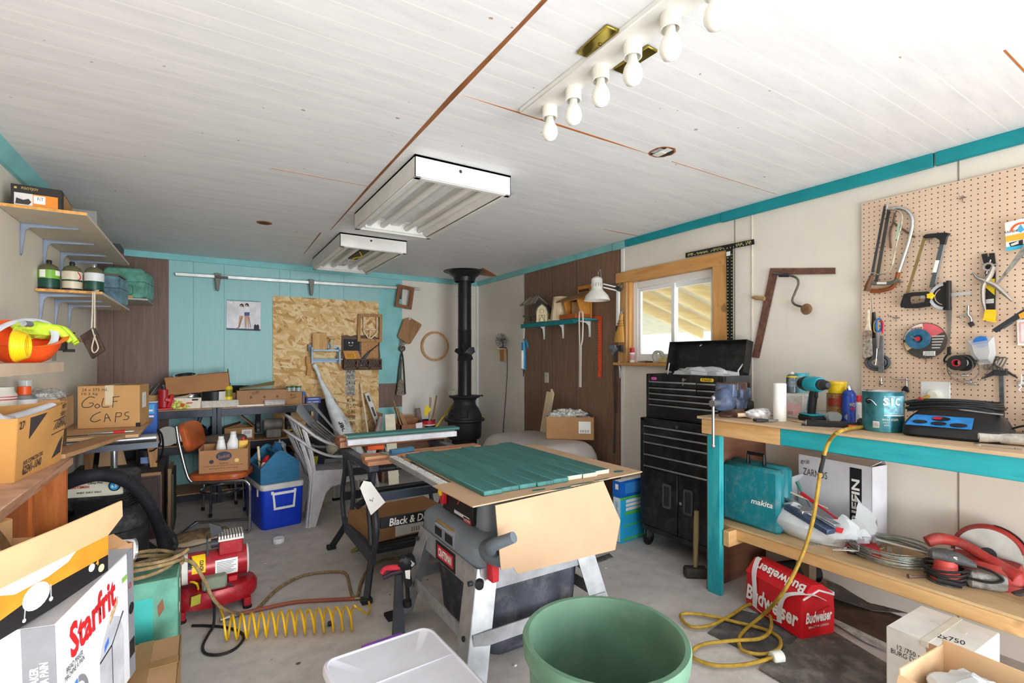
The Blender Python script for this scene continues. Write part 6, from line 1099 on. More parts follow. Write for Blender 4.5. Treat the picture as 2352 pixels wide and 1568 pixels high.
t=T('clear_case','small clear plastic case in front of the long carton','case',bq(631,5.535),0);t.part('case',B(mat('b5aca6',.25,0,.1,30)).box((-.095,-.025,0),(.095,.025,.045),.004));t.part('lid',B(glass('e8eaec',.08,.5)).box((-.097,-.027,.045),(.097,.027,.055)))
t=T('note_carton','small cardboard box with handwriting holding green lidded jars','box',bq(674,5.62),0);b=B(CARDD);b.box((-.075,-.06,0),(.075,.09,.125));t.part('carton',b);t.text('Bot\nnails',.06,.05,INKB,(-.01,-.0612,.085),roll=8)
for k,(x,y)in enumerate(((-.045,0),(.01,.03),(.05,-.01))):
 t=T('glass_jar',['leftmost','middle','rightmost'][k]+' green lidded jar on the handwritten carton','jar',bq(674,5.64,RZ+.1265)+V((x,y,0)),0);t.part('jar',B(glass('cfd6d2',.05,.4)).lathe([(0,0),(.026,0),(.026,.04),(0,.04)],16));t.part('lid',B(mat('1f6b45',.4)).lathe([(0,.04),(.027,.04),(.027,.055),(0,.056)],16))
t=T('glue_bottle','slim bottle with a blue cap right of the handwritten carton','bottle',bq(697,5.6),0);t.part('bottle',B(mat('7a6a78',.4)).lathe([(0,0),(.02,0),(.02,.09),(0,.1)],14));t.part('cap',B(BLUE).lathe([(0,.09),(.017,.09),(.015,.125),(0,.125)],12))
for k in range(2):
 t=T('blue_box',['lower','upper'][k]+' flat blue box at the right end of the steel shelf','box',bq(719,5.58,RZ+.0315*k),3*k);t.part('carton',B(mat('2b3f8e',.5)).box((-.075,-.04,0),(.07,.05,.03)));t.part('label',B(mat('8fa3c9',.5)).box((-.06,-.0412,.008),(.05,-.04,.022)))
t=T('tool_heap','black cordless tool with blue trim lying on the lower steel shelf','tool',bq(450,5.62,RL),20);t.part('body',B(BLACK).blob((0,0,.09),(.11,.08,.09),5,.35,2.4,22,12,.0));t.part('cord',B(BLACK).tube([(-.18,-.05,.02),(-.08,-.09,.03),(.05,-.09,.03),(.14,-.06,.05),(.18,0,.03)],.012,8,False,5));t.part('handle',B(DARK).cyl((-.0,0,.12),(.055,.0,.3),.018,n=10))
t=T('steel_brush','grey steel strip tools leaning left of the black cordless tool','tool',bq(432,5.6,RL),0);b=B(GALV);b.bar((-.1,0,.01),(.03,.03,.2),.05,.006,(0,-1,0));b.bar((-.06,-.02,.01),(.04,-.0,.17),.03,.006,(0,-1,0));t.part('blade',b);t.part('clear_bag',B(glass('c9d2d8',.1,.5)).blob((-.02,.05,.1),(.07,.05,.1),4,.3,3,16,10,0),smooth=15)
t=T('blue_tool','blue and black round tool beside the shelf post','tool',bq(491,5.66,RL),0);t.part('body',B(mat('2a55b0',.4)).blob((0,0,.05),(.05,.06,.05),3,.2,2,16,10,0));t.part('top',B(BLACK).lathe([(0,.06),(.05,.06),(.05,.13),(.03,.15),(0,.15)],16))
t=T('green_bowl','dark green glass bowl at the left of the lower steel shelf','bowl',bq(383,5.72,RL),0);t.part('bowl',B(mat('2e4a44',.15)).lathe([(0,0),(.06,0),(.13,.12),(.135,.12),(.12,.125),(.05,.012),(0,.012)],26));
t=T('white_disc','white round plate leaning before the green bowl','plate',bq(384,5.55,RL)+V((0,0,.0)),0,rot=(-12,0,0));t.part('plate',B(OFFW).lathe([(0,0),(.09,0),(.09,.006),(0,.006)],30,(0,0,.09),'y'))
t=T('open_carton','open cardboard box with barcode label on the lower steel shelf','box',bq(550,5.58,RL),-3);b=B(CARDD);w,d,h=.26,.24,.12;b.box((-w/2,0,0),(w/2,d,.004));b.box((-w/2,0,0),(w/2,.004,h));b.box((-w/2,d-.004,0),(w/2,d,h));b.box((-w/2,0,0),(-w/2+.004,d,h));b.box((w/2-.004,0,0),(w/2,d,h));t.part('box',b);b=B(CARDD);b.quad((w/2,0,h),(w/2,d,h),(w/2-.13,d,h+.13),(w/2-.13,0,h+.13),.004);b.quad((-w/2,0,h),(-w/2,d,h),(-w/2+.14,d,h+.04),(-w/2+.14,0,h+.04),.004);t.part('flap',b);t.part('label',B(PAPER).box((.02,-.0012,.02),(.11,0,.1)));t.text('||||||',.05,.03,INK,(.065,-.0016,.07))
t=T('bench_grinder','grey bench grinder with two black wheel guards on the lower shelf','grinder',bq(627,5.62,RL),0);b=B(mat('8f8a84',.6,.3,.15,dust=.3));b.box((-.07,-.08,0),(.07,.08,.09),.008);b.cyl((-.09,0,.13),(.09,0,.13),.06,n=20,bev=.01);t.part('motor_base',b)
for s in(-1,1):
 t.part('wheel_guard',B(mat('2b2a29',.5)).lathe([(0,-.022),(.07,-.022),(.075,-.015),(.075,.015),(.07,.022),(0,.022)],22,(s*.14,0,.13),'x'));t.part('grinding_wheel',B(mat('8a8078',.9)).lathe([(0,-.012),(.06,-.012),(.06,.012),(0,.012)],20,(s*.14,-.012,.12),'x'));t.part('eye_shield',B(BLACK).cb((s*.14,-.03,.21),(.05,.012,.08),.004,(20,0,0)))
t=T('storage_crate','black plastic crate on the bottom steel shelf below the grinder','crate',bq(600,5.53,.121),0);b=B(BLACK);b.box((-.28,0,0),(.3,.38,.005));b.box((-.28,0,0),(.3,.006,.3));b.box((-.28,.374,0),(.3,.38,.3));b.box((-.28,0,0),(-.274,.38,.3));b.box((.294,0,0),(.3,.38,.3));b.box((-.29,-.006,.28),(.31,.012,.3));t.part('crate',b)
t=T('yellow_note','pale yellow labelled packet right of the bench grinder','packet',bq(672,5.57,RL),12);t.part('packet',B(mat('cfc06a',.6)).box((-.06,-.02,0),(.07,.02,.075)));t.part('label',B(INKB).box((-.03,-.0215,.045),(.04,-.0205,.06)))
SX_,SY_=2.65,5.36;CI2=mat('302e33',.55,.4,.12,9);t=T('pot_belly_stove','black cast iron pot-belly stove with tall black flue pipe in the corner','stove',(SX_,SY_,0),0)
b=B(CI2);b.lathe([(0,.42),(.185,.42),(.2,.45),(.205,.62),(.24,.635),(.245,.645),(.24,.66),(.215,.668),(.2,.72),(.165,.79),(.135,.83),(.13,.87),(.145,.9),(.185,.918),(.19,.93),(.185,.938),(.09,.945),(0,.945)],36);t.part('body',b);b=B(mat('2a2525',.7,.2,.2));b.lathe([(0,.2),(.15,.2),(.15,.42),(.19,.44)],30);b.lathe([(0,.12),(.23,.12),(.24,.16),(.22,.2),(0,.2)],30);t.part('ash_base',b)
for k in range(3):a=R(30+120*k);t.part('leg',B(CI2).tube([(.19*math.cos(a),.19*math.sin(a),.14),(.23*math.cos(a),.23*math.sin(a),.08),(.24*math.cos(a),.24*math.sin(a),.0)],[.03,.022,.028],8,False,4))
fa=R(205);
def sp(a,z,r):return V((r*math.cos(a),r*math.sin(a),z))
b=B(CI2);M0=b.M.copy()
for da,z,ww in((R(-38),.735,0),(R(12),.735,1)):
 c=sp(R(212)+da+.35,z,.19);n=V((c.x,c.y,.1)).normalized();b.M=Matrix.Translation(c)@n.to_track_quat('Z','Y').to_matrix().to_4x4()
 if ww==0:b.lathe([(0,.012),(.012,.012),(.016,.006),(.034,.004),(.036,.012),(.042,.012),(.044,-.01),(0,-.01)],20)
 else:b.box((-.045,-.05,-.02),(.045,.05,.006),.004);b.box((.03,-.04,.006),(.05,.04,.016),.003)
b.M=M0;t.part('draft_door',b);t.part('handle',B(DARK).tube([sp(R(330),.93,.18),sp(R(330),.94,.21),sp(R(335),.925,.215)],.008,8,False,4))
PIPE=mat('2c2c2f',.36,.4,.05);b=B(PIPE);b.lathe([(.082,.94),(.082,1.72),(.0835,1.722),(.0835,1.74),(.08,1.742),(.08,2.13),(.082,2.132),(.082,2.145),(.08,2.147),(.08,2.17),(.082,2.172),(.082,2.185),(.08,2.187),(.08,2.34)],28);t.part('flue_pipe',b)
b=B(PIPE);b.lathe([(.12,2.31),(.125,2.31),(.135,2.36),(.19,2.405),(.2,2.425),(.25,2.428),(.255,2.434),(.08,2.434)],36);t.part('ceiling_flange',b)
p=t.l(PD(1068,810,5.78));b=B(BLACK);b.cyl((-.06,-.05,p.z),(p.x,p.y,p.z),.008,n=8);b.M=Matrix.Translation(p)@Euler((R(75),0,R(-25))).to_matrix().to_4x4()
for k in range(5):a=2*PI*k/5+.3;c,s=math.cos(a),math.sin(a);b.sheet([[(c*.01-s*.015,s*.01+c*.015,.0),(c*.07-s*.045,s*.07+c*.045,.02),(c*.12-s*.03,s*.12+c*.03,.02)],[(c*.01+s*.015,s*.01-c*.015,-.005),(c*.07+s*.04,s*.07-c*.04,-.025),(c*.12+s*.02,s*.12-c*.02,-.02)]],.004)
b.M=M0;t.part('stove_fan',b)
t=T('match_box','small grey box lying on top of the stove behind its pipe','box',(SX_-.12,SY_+.09,.9405),20);t.part('box',B(mat('b9b3a0',.7)).box((-.04,-.03,0),(.04,.03,.06)))
t=T('low_bench','low wooden crate bench against the back wall beside the stove','bench',(2.07,5.62,0),0);b=B(wood('6a4a34','835d42','x',12));b.box((-.42,-.22,.46),(.36,.3,.5));b.box((-.42,-.22,0),(-.39,.3,.46));b.box((.33,-.22,0),(.36,.3,.46));b.box((-.39,.25,.1),(.33,.28,.46));t.part('frame',b)
def lean(name,label,cat,x,ytop,Y0,Y1,w,th,m,z0=.0,dx=0.0,roll=0.0):
 """a board leaning: foot at Y0, head towards Y1"""
 top=PY(x,ytop,Y1);a=V((top.x+dx,Y0,z0));t=T(name,label,cat,a,0);d=top-a;b=B(m);b.bar((0,0,0),d,w,th,(0,-1,.3),bev=.001);t.part('board',b);return t
lean('spirit_level','white aluminium spirit level with slots leaning on the strand board','spirit level',842,903,5.62,5.9,.055,.02,mat('dcdcd8',.35),0,.28);
t=bpy.data.objects['spirit_level'];a=V(t.location);top=PY(842,903,5.9);d=top-a;b=B(mat('4f4a44',.6));yv=d.normalized();xv=yv.cross(V((0,-1,.3))).normalized();nv=xv.cross(yv)
for f0,f1 in((.97,.90),(.83,.72),(.68,.55),(.5,.35)):b.bar(d*f1+nv*.0004,d*f0+nv*.0004,.026,.021,nv)
o=bpy.data.objects.new('slot',b.mesh('slot'));COL.objects.link(o);o.parent=t
lean('wood_strip','thin pale wood strip leaning left of the spirit level','wood strip',828,880,5.7,5.93,.02,.015,PALEZ,0,.1);lean('brown_board','brown offcut board leaning right of the spirit level','board',872,948,5.6,5.86,.08,.025,wood('7d5a3c','93704e','y',14),0,-.25);lean('white_edged_board','brown board with a white edge leaning before the brown offcut','board',876,958,5.4,5.7,.05,.05,mat('e0dde3',.6),0,-.27);lean('tan_board','tan plank leaning tight beside the white edged board','board',872,957,5.42,5.75,.03,.05,wood('a5835c','b9966c','y',14),0,-.29)
lean('cream_board','short cream pine board standing in front of the brown crate','board',895,951,5.3,5.38,.115,.02,mat('e9dfc6',.6,0,.05),0,.02)
for k,(x,y,w)in enumerate(((906,935,.02),(913,936,.025),(904,920,.012),(920,948,.03))):lean('wood_stick',['second tallest stick','broad stick','tallest thin stick','shortest broad stick'][k]+' of the bunch standing behind the cream board','stick',x,y,5.55,5.72,w,.015,wood('a57a52','bd9268','y',16),.501,.06)
t=T('wooden_box','open reddish wooden box with a paper packet hanging on it','box',(2.07,5.55,.5015),0);b=B(wood('8a5433','a06840','z',16));b.box((-.19,-.1,0),(.12,-.085,.12));b.box((-.19,.12,0),(.12,.135,.17));b.box((-.19,-.1,0),(-.175,.135,.12));b.box((.105,-.1,0),(.12,.135,.14));b.box((-.19,-.1,0),(.12,.135,.01));t.part('box',b);t.part('paper_packet',B(mat('e4dfe6',.8)).quad((.0,-.108,.02),(.07,-.108,.03),(.07,-.112,.14),(-.01,-.108,.13),.006))
lean('plywood_scrap','square plywood scrap standing behind the wooden box','board',937,953,5.8,5.86,.17,.012,wood('a27c52','b58d60','x',14),.501);lean('grey_post','short grey mottled post standing behind the wooden box right end','post',959,937,5.86,5.92,.06,.04,mat('a89a94',.8,0,.2,20),.501,.02)
t=T('striped_tin','red, white and black striped tin holding sticks beside the stove','tin',(2.24,5.50,.5015),0);r=.082;b=B(mat('1d2230',.4));b.lathe([(0,0),(r,0),(r,.155),(r-.004,.155),(r-.004,.01),(0,.01)],30);t.part('tin',b);b=B(RED);b.lathe([(r+.0006,.105),(r+.0006,.15)],30);b.lathe([(r+.0006,.0),(r+.0006,.02)],30);t.part('red_band',b);b=B(PAPER);b.lathe([(r+.0007,.095),(r+.0007,.105)],30);b.lathe([(r+.0007,.03),(r+.0007,.042)],30);t.part('white_band',b)
def instick(label,x,y,r,m,dy=.02,name='stick',dx=0):
 a=V((2.24+dx,5.5,.52));q=PY(x,y,5.5+dy);t=T(name,label,'stick',a,0);t.part('shaft',B(m).bar((0,0,0),q-a,r*2,r,(0,-1,0)));return t,q-a
instick('broad flat wooden stick in the striped tin, leaning left',989,912,.012,wood('9a7d5c','b09370','y',14),.0,dx=.01);instick('dark tall wooden stick in the striped tin',1003,908,.01,wood('7d5a38','946c46','y',14),.01,dx=.03);instick('short wooden stick in the striped tin',998,950,.012,wood('8f7250','a58860','y',14),-.02,dx=.01);instick('short dark stick standing upright in the striped tin',1026,955,.004,mat('5a5048',.7),.03,dx=.04);instick('yellow measuring stick in the striped tin by the stove',1042,925,.01,mat('d3b52a',.6),.04,dx=.06)
t,q=instick('thin wire stick with a yellow pennant flag in the striped tin',990,938,.002,OFFW,-.03,'marker_flag',-.02);p0=PY(978,929,5.47)-V((2.22,5.5,.52));p1=PY(991,939,5.47)-V((2.22,5.5,.52));p2=PY(979,956,5.47)-V((2.22,5.5,.52));p3=PY(973,952,5.47)-V((2.22,5.5,.52));t.part('flag',B(mat('e8c91a',.5)).quad(p0,p1,p2,p3,.002))
A=PY(722,838,5.93);Bp=V((1.42,5.3,.12));t=T('film_roll','roll of pale plastic sheeting in a printed bag leaning on strand board','roll',Bp,0);d=A-Bp;b=B(mat('e6eaf0',.35,0,.08,12,.3));b.tube([d*(i/14)+V((.006*math.sin(i*2),0,.005*math.cos(i*3)))for i in range(15)],[.1,.11,.112,.105,.09,.07,.048,.03,.016,.026],18);t.part('bag',b)
v=d.normalized();ang=math.degrees(math.atan2(d.z,d.x));
t.text('super',.2,.055,INK,d*.42+V((-.0,-.108,.0)),rot=(90-18,0,0),roll=ang,bold=.02);t.text("10' x 500 sq",.18,.025,mat('5d6678',.6),d*.47+V((.05,-.104,.0)),rot=(90-18,0,0),roll=ang)
t=T('rubber_sheet','dark rubber sheet leaning behind the sheeting roll','sheet',(1.14,5.72,0),0);t.part('sheet',B(mat('2c2d33',.8,0,.15)).quad((-.09,0,0),(.42,0,0),(.12,.22,.92),(-.09,.22,.92),.01))
PBW=mat('cfc4b0',.5,0,.04,5)
def lshelf(label,x1,y0,y1,z,ys,tk=.016):
 t=T('wall_shelf',label,'shelf',(WL,(y0+y1)/2,z),0);h=(y1-y0)/2;t.part('board',B(PBW).box((.003,-h,-tk),(x1-WL,h,0),.001).m(mat('d79a4e',.8,0,.15,40)).box((.004,-h-.001,-tk+.001),(x1-WL-.001,-h+.0005,-.001)))
 BK_=mat('8f99ab',.4,.5);
 for y in ys:
  y-=(y0+y1)/2;b=B(BK_);b.prism([(.002,-tk-.002),(.25,-tk-.002),(.25,-tk-.008),(.04,-tk-.022),(.022,-tk-.04),(.008,-.19),(.002,-.19)],y-.004,y+.004,'xz',.0015);b.box((.0015,y-.013,-.195),(.004,y+.013,-tk-.002));b.box((.002,y-.013,-tk-.004),(.25,y+.013,-tk-.001));t.part('bracket',b)
 return t
lshelf('upper white shelf with grey brackets on the left wall',-.535,3.38,5.03,2.155,(3.75,4.2,4.63,4.95));lshelf('lower white shelf with grey brackets holding gas canisters',-.56,4.0,5.28,1.808,(4.12,4.48,4.86))
t=T('shoe_box','black and orange shoe box on the near end of the upper shelf','box',(-.737,3.41,2.1555),3);w=.095;b=B(mat('262220',.6));b.box((-w,0,0),(w,.33,.108),.001);t.part('box',b);t.part('picture_panel',B(mat('ded9d5',.6)).box((-w+.012,-.001,.0),(.01,0,.066)));t.part('orange_panel',B(mat('e88a2a',.6)).box((-.015,-.0015,.006),(w-.015,-.0005,.066)));t.part('badge',B(PAPER).box((-.012,-.0025,.02),(.032,-.001,.06)));t.text('FiT',.022,.016,INK,(.014,-.0028,.045));t.text('FOOTJOY',.062,.016,mat('c9a85a',.5),(-.025,-.0014,.089),bold=.01);t.part('gold_mark',B(mat('c9a85a',.5)).box((-w+.012,-.0014,.085),(-w+.022,-.0005,.095)))
t.part('shoe_picture',B(mat('3a3330',.6)).prism([(-w+.016,.01),(-.03,.01),(-.02,.025),(-.03,.04),(-.05,.032),(-w+.02,.04)],-.0018,-.0008,'xz'));t.part('side_print',B(CARDD).box((w,.06,.0),(w+.001,.33,.1)))
t=T('grey_carton','plain grey box behind the shoe box on the upper shelf','box',(-.62,3.95,2.1555),0);t.part('box',B(mat('8f8f8c',.7)).box((-.12,-.1,0),(.055,.14,.12)))
t=T('dark_package','small dark package at the far end of the upper shelf','package',(-.575,4.7,2.1555),0);t.part('package',B(DARK).box((-.03,-.1,0),(.03,.12,.075)));t.part('red_edge',B(RED).box((.0295,.0,0),(.031,.12,.03)))
def gas(label,x,y,lab,body,top,capm,stripe=None):
 t=T('gas_canister',label,'gas canister',(x,y,1.8085),0,None);r=.05;b=B(body);b.lathe([(0,.004),(r-.006,0),(r,.006),(r,.115),(r-.002,.128),(r*.78,.148),(r*.4,.16),(0,.162)],26);t.part('cylinder',b);b=B(top);b.lathe([(r+.0005,.118),(r-.0015,.1285),(r*.79,.149),(r*.4,.1605)],26);t.part('shoulder',b);b=B(lab);b.lathe([(r+.0006,.07),(r+.0006,.122)],26);t.part('label',b);t.part('valve_cap',B(capm).lathe([(0,.16),(.013,.16),(.014,.18),(.011,.186),(0,.186)],16));t.part('foot_ring',B(BLACK).lathe([(r+.0007,.003),(r+.0007,.016)],26));return t
GRN=mat('1f4a3c',.3,.1);OLV=mat('6a6a4c',.35,.2)
t=gas('green gas canister with lime label and black cap, nearest the wall',-.828,4.09,mat('7fb63a',.4,0,.05),GRN,OLV,BLACK);b=B(PAPER);b.lathe([(.0512,.075),(.0512,.12)],6,(0,0,0),'z',R(225),R(262));b.lathe([(.0512,.09),(.0512,.12)],6,(0,0,0),'z',R(315),R(360));t.part('white_patch',b)
t=gas('gas canister with cream wrapper and red mark, middle of the row',-.72,4.09,mat('d9cbb4',.4,0,.06),GRN,OLV,BLACK);b=B(mat('d0c2aa',.4));b.lathe([(.0506,.015),(.0506,.06)],26);t.part('lower_wrapper',b);b=B(RED);b.tube([(.0515*math.cos(R(a)),.0515*math.sin(R(a)),z)for a,z in((310,.118),(322,.105),(330,.09),(322,.075),(312,.07))],.003,6,False,3);t.part('red_mark',b)
t=gas('green gas canister with white label and bare valve, outermost',-.613,4.09,mat('d5d6d8',.4,0,.04),GRN,OLV,STEEL)
t=T('steel_can','rounded olive kettle lid behind the outermost gas canister','lid',(-.66,4.35,1.8085),0);t.part('lid',B(OLV).lathe([(0,0),(.05,0),(.05,.14),(.03,.16),(0,.165)],20))
TEALM=mat('6fae9c',.3,.35,.2,14);t=T('camp_stove_case','green metal camp stove case with rounded corners in the far corner','case',(-.62,5.55,1.9215),-8);b=B(TEALM);b.prism(rrect(.3,.27,.045,0,.135),-.03,.3,'xz',.01);t.part('case',b);t.part('seam',B(mat('3f6a60',.4)).ring(rrect(.304,.006,.002,0,.15),rrect(.298,.002,.0005,0,.15),-.032,.302,'xz'));b=B(mat('4f8f80',.3,.3));b.ring(rrect(.2,.09,.02,-.03,.075),rrect(.18,.07,.015,-.03,.075),-.034,-.029,'xz');t.part('embossed_frame',b)
t=T('blue_case','worn blue grey metal case at the far end of the lower shelf','case',(-.65,4.9,1.8085),-5);b=B(mat('6a8796',.3,.4,.25,16));b.prism(rrect(.17,.22,.03,0,.11),-.06,.2,'xz',.01);t.part('case',b);t.part('seam',B(DARK).box((-.086,-.061,.12),(.086,.201,.124)));t.part('lid_rim',B(OLV).prism(rrect(.16,.014,.006,0,.226),-.05,.19,'xz'))
t=T('corner_shelf','small grey board shelf in the far left corner under the green case','shelf',(WL,5.7,1.92),0);t.part('board',B(mat('b5b0a5',.6)).box((.003,-.25,-.016),(.43,.27,0),.001));t.part('bracket',B(mat('8f99ab',.4,.5)).prism([(.002,-.018),(.25,-.018),(.25,-.024),(.02,-.05),(.008,-.19),(.002,-.19)],-.004,.004,'xz'));
t=T('wood_scrap','small orange wood scrap before the green camp stove case','block',(-.61,5.475,1.9215),10);t.part('block',B(wood('c98a4a','dca666','x')).box((-.05,-.02,0),(.05,.02,.02)))
q=PD(210,668,3.02);t=T('hanging_pouch','flat brown leather pouch hanging on a cream cord from lower shelf','pouch',q+V((.01,-.02,-.01)),-30);b=B(mat('4a3a30',.7,0,.25,25));k=3.02/1130
def pq(x,y,yy=0.0):return V(((x-210)*k,yy,-(y-668)*k))
b.prism([(p.x,p.z)for p in(pq(182,768),pq(213,748),pq(237,800),pq(209,820))],-.008,.012,'xz',.003);t.part('pouch',b);b=B(mat('cfc3ab',.7));b.tube([pq(210,668),pq(209,710),pq(207,750)],.004,6,False,4);b.tube([pq(214,668),pq(214,710),pq(214,750)],.004,6,False,4);b.tube([pq(212,752,-.012),pq(218,770,-.014),pq(226,795,-.014),pq(217,806,-.014),pq(212,795,-.014),pq(219,765,-.014)],.004,6,False,5);b.tube([pq(209,668),V((-.002,.03,.016)),V((.01,.03,.016)),pq(214,668)],.004,6);t.part('cord',b)
solo('cup_hook','tiny brass cup hook under the lower shelf edge','hook',B(mat('a08a5a',.3,.8)).tube([(0,0,0),(0,0,-.03),(.012,0,-.045),(.02,0,-.03)],.003,6,False,4),(-.575,4.98,1.791))
t=T('small_shelf','short wooden ledge with black metal hardware low on the left wall','ledge',(WL,4.35,1.53),0);t.part('board',B(mat('c9a67c',.7)).box((.002,-.2,-.02),(.12,.5,0)));t.part('hardware',B(mat('26231f',.6)).prism([(.01,0),(.11,0),(.13,.03),(.08,.04),(.0,.02)],-.1,.0,'xz').box((.02,.0,-.09),(.08,.05,-.02),.004).box((.06,.02,-.1),(.12,.04,-.08)));t.part('plate',B(mat('a8a29a',.5)).box((.002,.02,-.16),(.006,.14,-.02)))
t=T('plank_shelf','long pale plank shelf holding an orange hard hat on the left wall','shelf',(WL,2.5,1.37),0);b=B(mat('cdb49b',.7,0,.05));b.box((.003,-.7,-.018),(.27,.72,0));b.box((.262,-.7,-.045),(.28,.72,0));t.part('board',b);t.part('upright',B(mat('a89c8c',.5)).box((.002,.66,-.3),(.02,.69,.12)))
hc=V((-.69,2.98,1.376));t=T('hard_hat','orange hard hat lying upturned on the plank shelf','hard hat',hc,0,rot=(0,0,-15));HO2=mat('f0591f',.35,0,.05);b=B(HO2);tilt=(20,14,0)
b.at((0,0,.085),tilt);b.lathe([(0,-.1),(.05,-.093),(.1,-.06),(.125,-.01),(.132,.03),(.152,.04),(.152,.044),(.128,.036),(.12,-.008),(.095,-.055),(0,-.093)],32);t.part('shell',b);b=B(mat('c9cdd4',.5));b.at((0,0,.07),(26,14,0));b.tube([(.105*math.cos(a),.105*math.sin(a),.03+.045*math.sin(a))for a in[R(-10+18*k)for k in range(11)]],.014,8,False,3,.3);t.part('suspension_band',b)
t=T('safety_vest','lime yellow gloves stuffed into the orange hard hat','gloves',hc+V((.03,.05,.12)),20);LM=mat('b9d43a',.8,0,.1,20);b=B(LM);b.blob((0,0,.02),(.075,.06,.04),4,.4,2.5,22,12);t.part('palm',b)
for a0,p in enumerate(((.05,-.05,-.03),(.07,-.03,-.03),(.08,.0,-.04))):t.part('finger',B(LM).tube([(.04,-.02,.03),(p[0]+.02,p[1],.02),(p[0]+.06,p[1]-.02,p[2])],[.024,.02,.013],10,False,4))
t=T('yellow_tubing','coil of bright yellow tubing on the plank shelf before the hat','tubing',V((-.635,2.66,1.371)),0);b=B(mat('f3c414',.35))
for k in range(6):b.tube([(.03*k*.2+.0,.062*math.cos(a)*(1-.05*k),.066+.058*math.sin(a)*(1-.05*k))for a in[2*PI*i/24 for i in range(24)]],.0065,7,True)
t.part('tube',b);t.part('fitting',B(GALV).cyl((.02,.0,.155),(.03,.05,.155),.012,n=10))
DZ=.93;DW=wood('a5541f','bd6a2c','z',9,.5,6);t=T('desk','orange wooden desk with worn top along the left wall','desk',(-.70,2.46,0),0);b=B(mat('c39a80',.7,0,.15,9));b.box((-.175,-.42,DZ-.03),(.17,.55,DZ),.004);t.part('top',b);t.part('top_edge',B(wood('a86a48','c49478','y',14)).box((.1695,-.42,DZ-.03),(.173,.55,DZ-.001)))
for y in(-.02,.49):t.part('side_panel',B(DW).box((-.17,y,0),(.16,y+.03,DZ-.03)))
t.part('back_panel',B(wood('7d421c','93521f','z',9,.6,6)).box((-.17,-.4,.05),(-.15,.5,DZ-.03)));t.part('front_panel',B(DW).box((.13,-.4,.0),(.15,-.02,DZ-.03)))
t=T('wooden_stick','curved brown branch handle leaning on the desk front','stick',(-.52,2.1,0),0);t.part('handle',B(wood('7a5f3e','8f7450','z',14)).tube([(-.0,.12,.6),(.0,.06,.72),(-.01,.0,.82),(-.03,-.08,.92)],[.012,.014,.014,.013],10,False,4).cyl((0,.12,.0),(0,.12,.6),.012,n=8))
p0=V((-.605,2.51,DZ+.001));t=T('open_carton','large open carton printed ORIGINAL with a white cloth, on the desk','box',p0,83.5);C1=mat('c58f4f',.8,0,.05,5);w,d,h=.42,.265,.235
def bulge(b,pts):return b
b=B(C1);b.quad((0,0,0),(w,0,0),(w,d,0),(0,d,0),.004);b.sheet([[(w*u,-.012*math.sin(u*PI)-.0,h*v*(1+.02*u))if False else(w*u+.05*v*u,-.02*math.sin(u*PI)*v-.01*v,h*v+.03*u*v)for u in(0,.25,.5,.75,1)]for v in(0,.5,1)],.004);b.quad((0,d,0),(w,d,0),(w+.03,d,h),(0,d,h),.004);b.quad((0,0,0),(0,d,0),(0,d,h),(0,-.01,h),.004);b.quad((w,0,0),(w,d,0),(w+.03,d,h+.01),(w+.05,-.01,h+.03),.004);t.part('body',b)
b=B(mat('e6e6ec',.9,0,.06,9));b.blob((.15,.13,.16),(.11,.09,.1),3,.3,2.2,24,14,.01);b.tube([(.2,.12,.2),(.3,.08,.22),(.42,.03,.25)],[.05,.035,.025],12,False,4,.5);t.part('cloth',b)
def ff(u,v,e=.003):return V((w*u+.05*v*u,-.02*math.sin(u*PI)*v-.01*v-e,h*v+.03*u*v))
b=B(mat('3a3230',.8));b.sheet([[ff(.16,.96),ff(.42,.96)],[ff(.17,.62),ff(.175,.62)]],.0008);b.sheet([[ff(.88,.35),ff(.96,.42)],[ff(.74,.12),ff(.95,.16)]],.0008);t.part('printed_triangle',b)
for s,u,v,ww,hh,sh in(('276',-.0,.88,.06,.03,0),('ORIGINAL',.78,.68,.15,.04,.3),('Trophy\nHunter',.85,.9,.07,.06,.3),('JUS CONCENTRE',.3,.26,.17,.022,0),('62341-1040',.3,.15,.16,.035,.2)):p=ff(max(.07,u),v,.0035);t.text(s,ww,hh,mat('3a3230',.8),p,rot=(90+4,0,0),roll=4,shear=sh,bold=.02)
b=B(mat('3a3230',.8));b.quad(ff(.62,.76),ff(.98,.76),ff(.98,.745),ff(.62,.745),.0008);b.quad(ff(.62,.54),ff(.98,.54),ff(.98,.525),ff(.62,.525),.0008);t.part('printed_rule',b)
t=T('white_jar','white plastic jar with red lines at the left picture edge','jar',V((-.815,3.2,1.0)),0);b=B(mat('e4ddd0',.5));b.lathe([(0,0),(.055,0),(.055,.22),(.045,.235),(.045,.255),(0,.258)],24);t.part('jar',b);b=B(RED);b.lathe([(.0556,.195),(.0556,.2)],24);b.lathe([(.0556,.208),(.0556,.212)],24);t.part('red_line',b)
t=T('fuel_can','white tin with orange cap and red maple leaf behind open carton','can',V((-.775,3.37,1.0)),0);t.o.scale=(.85,.85,.95);b=B(mat('dfdcdc',.4,.1));b.lathe([(0,0),(.058,0),(.058,.19),(.06,.195),(0,.196)],28);t.part('can',b);t.part('shoulder',B(STEEL).lathe([(.059,.195),(.05,.21),(.03,.222),(0,.222)],28));t.part('cap',B(mat('e4571f',.4)).lathe([(0,.215),(.033,.215),(.03,.262),(0,.263)],20))
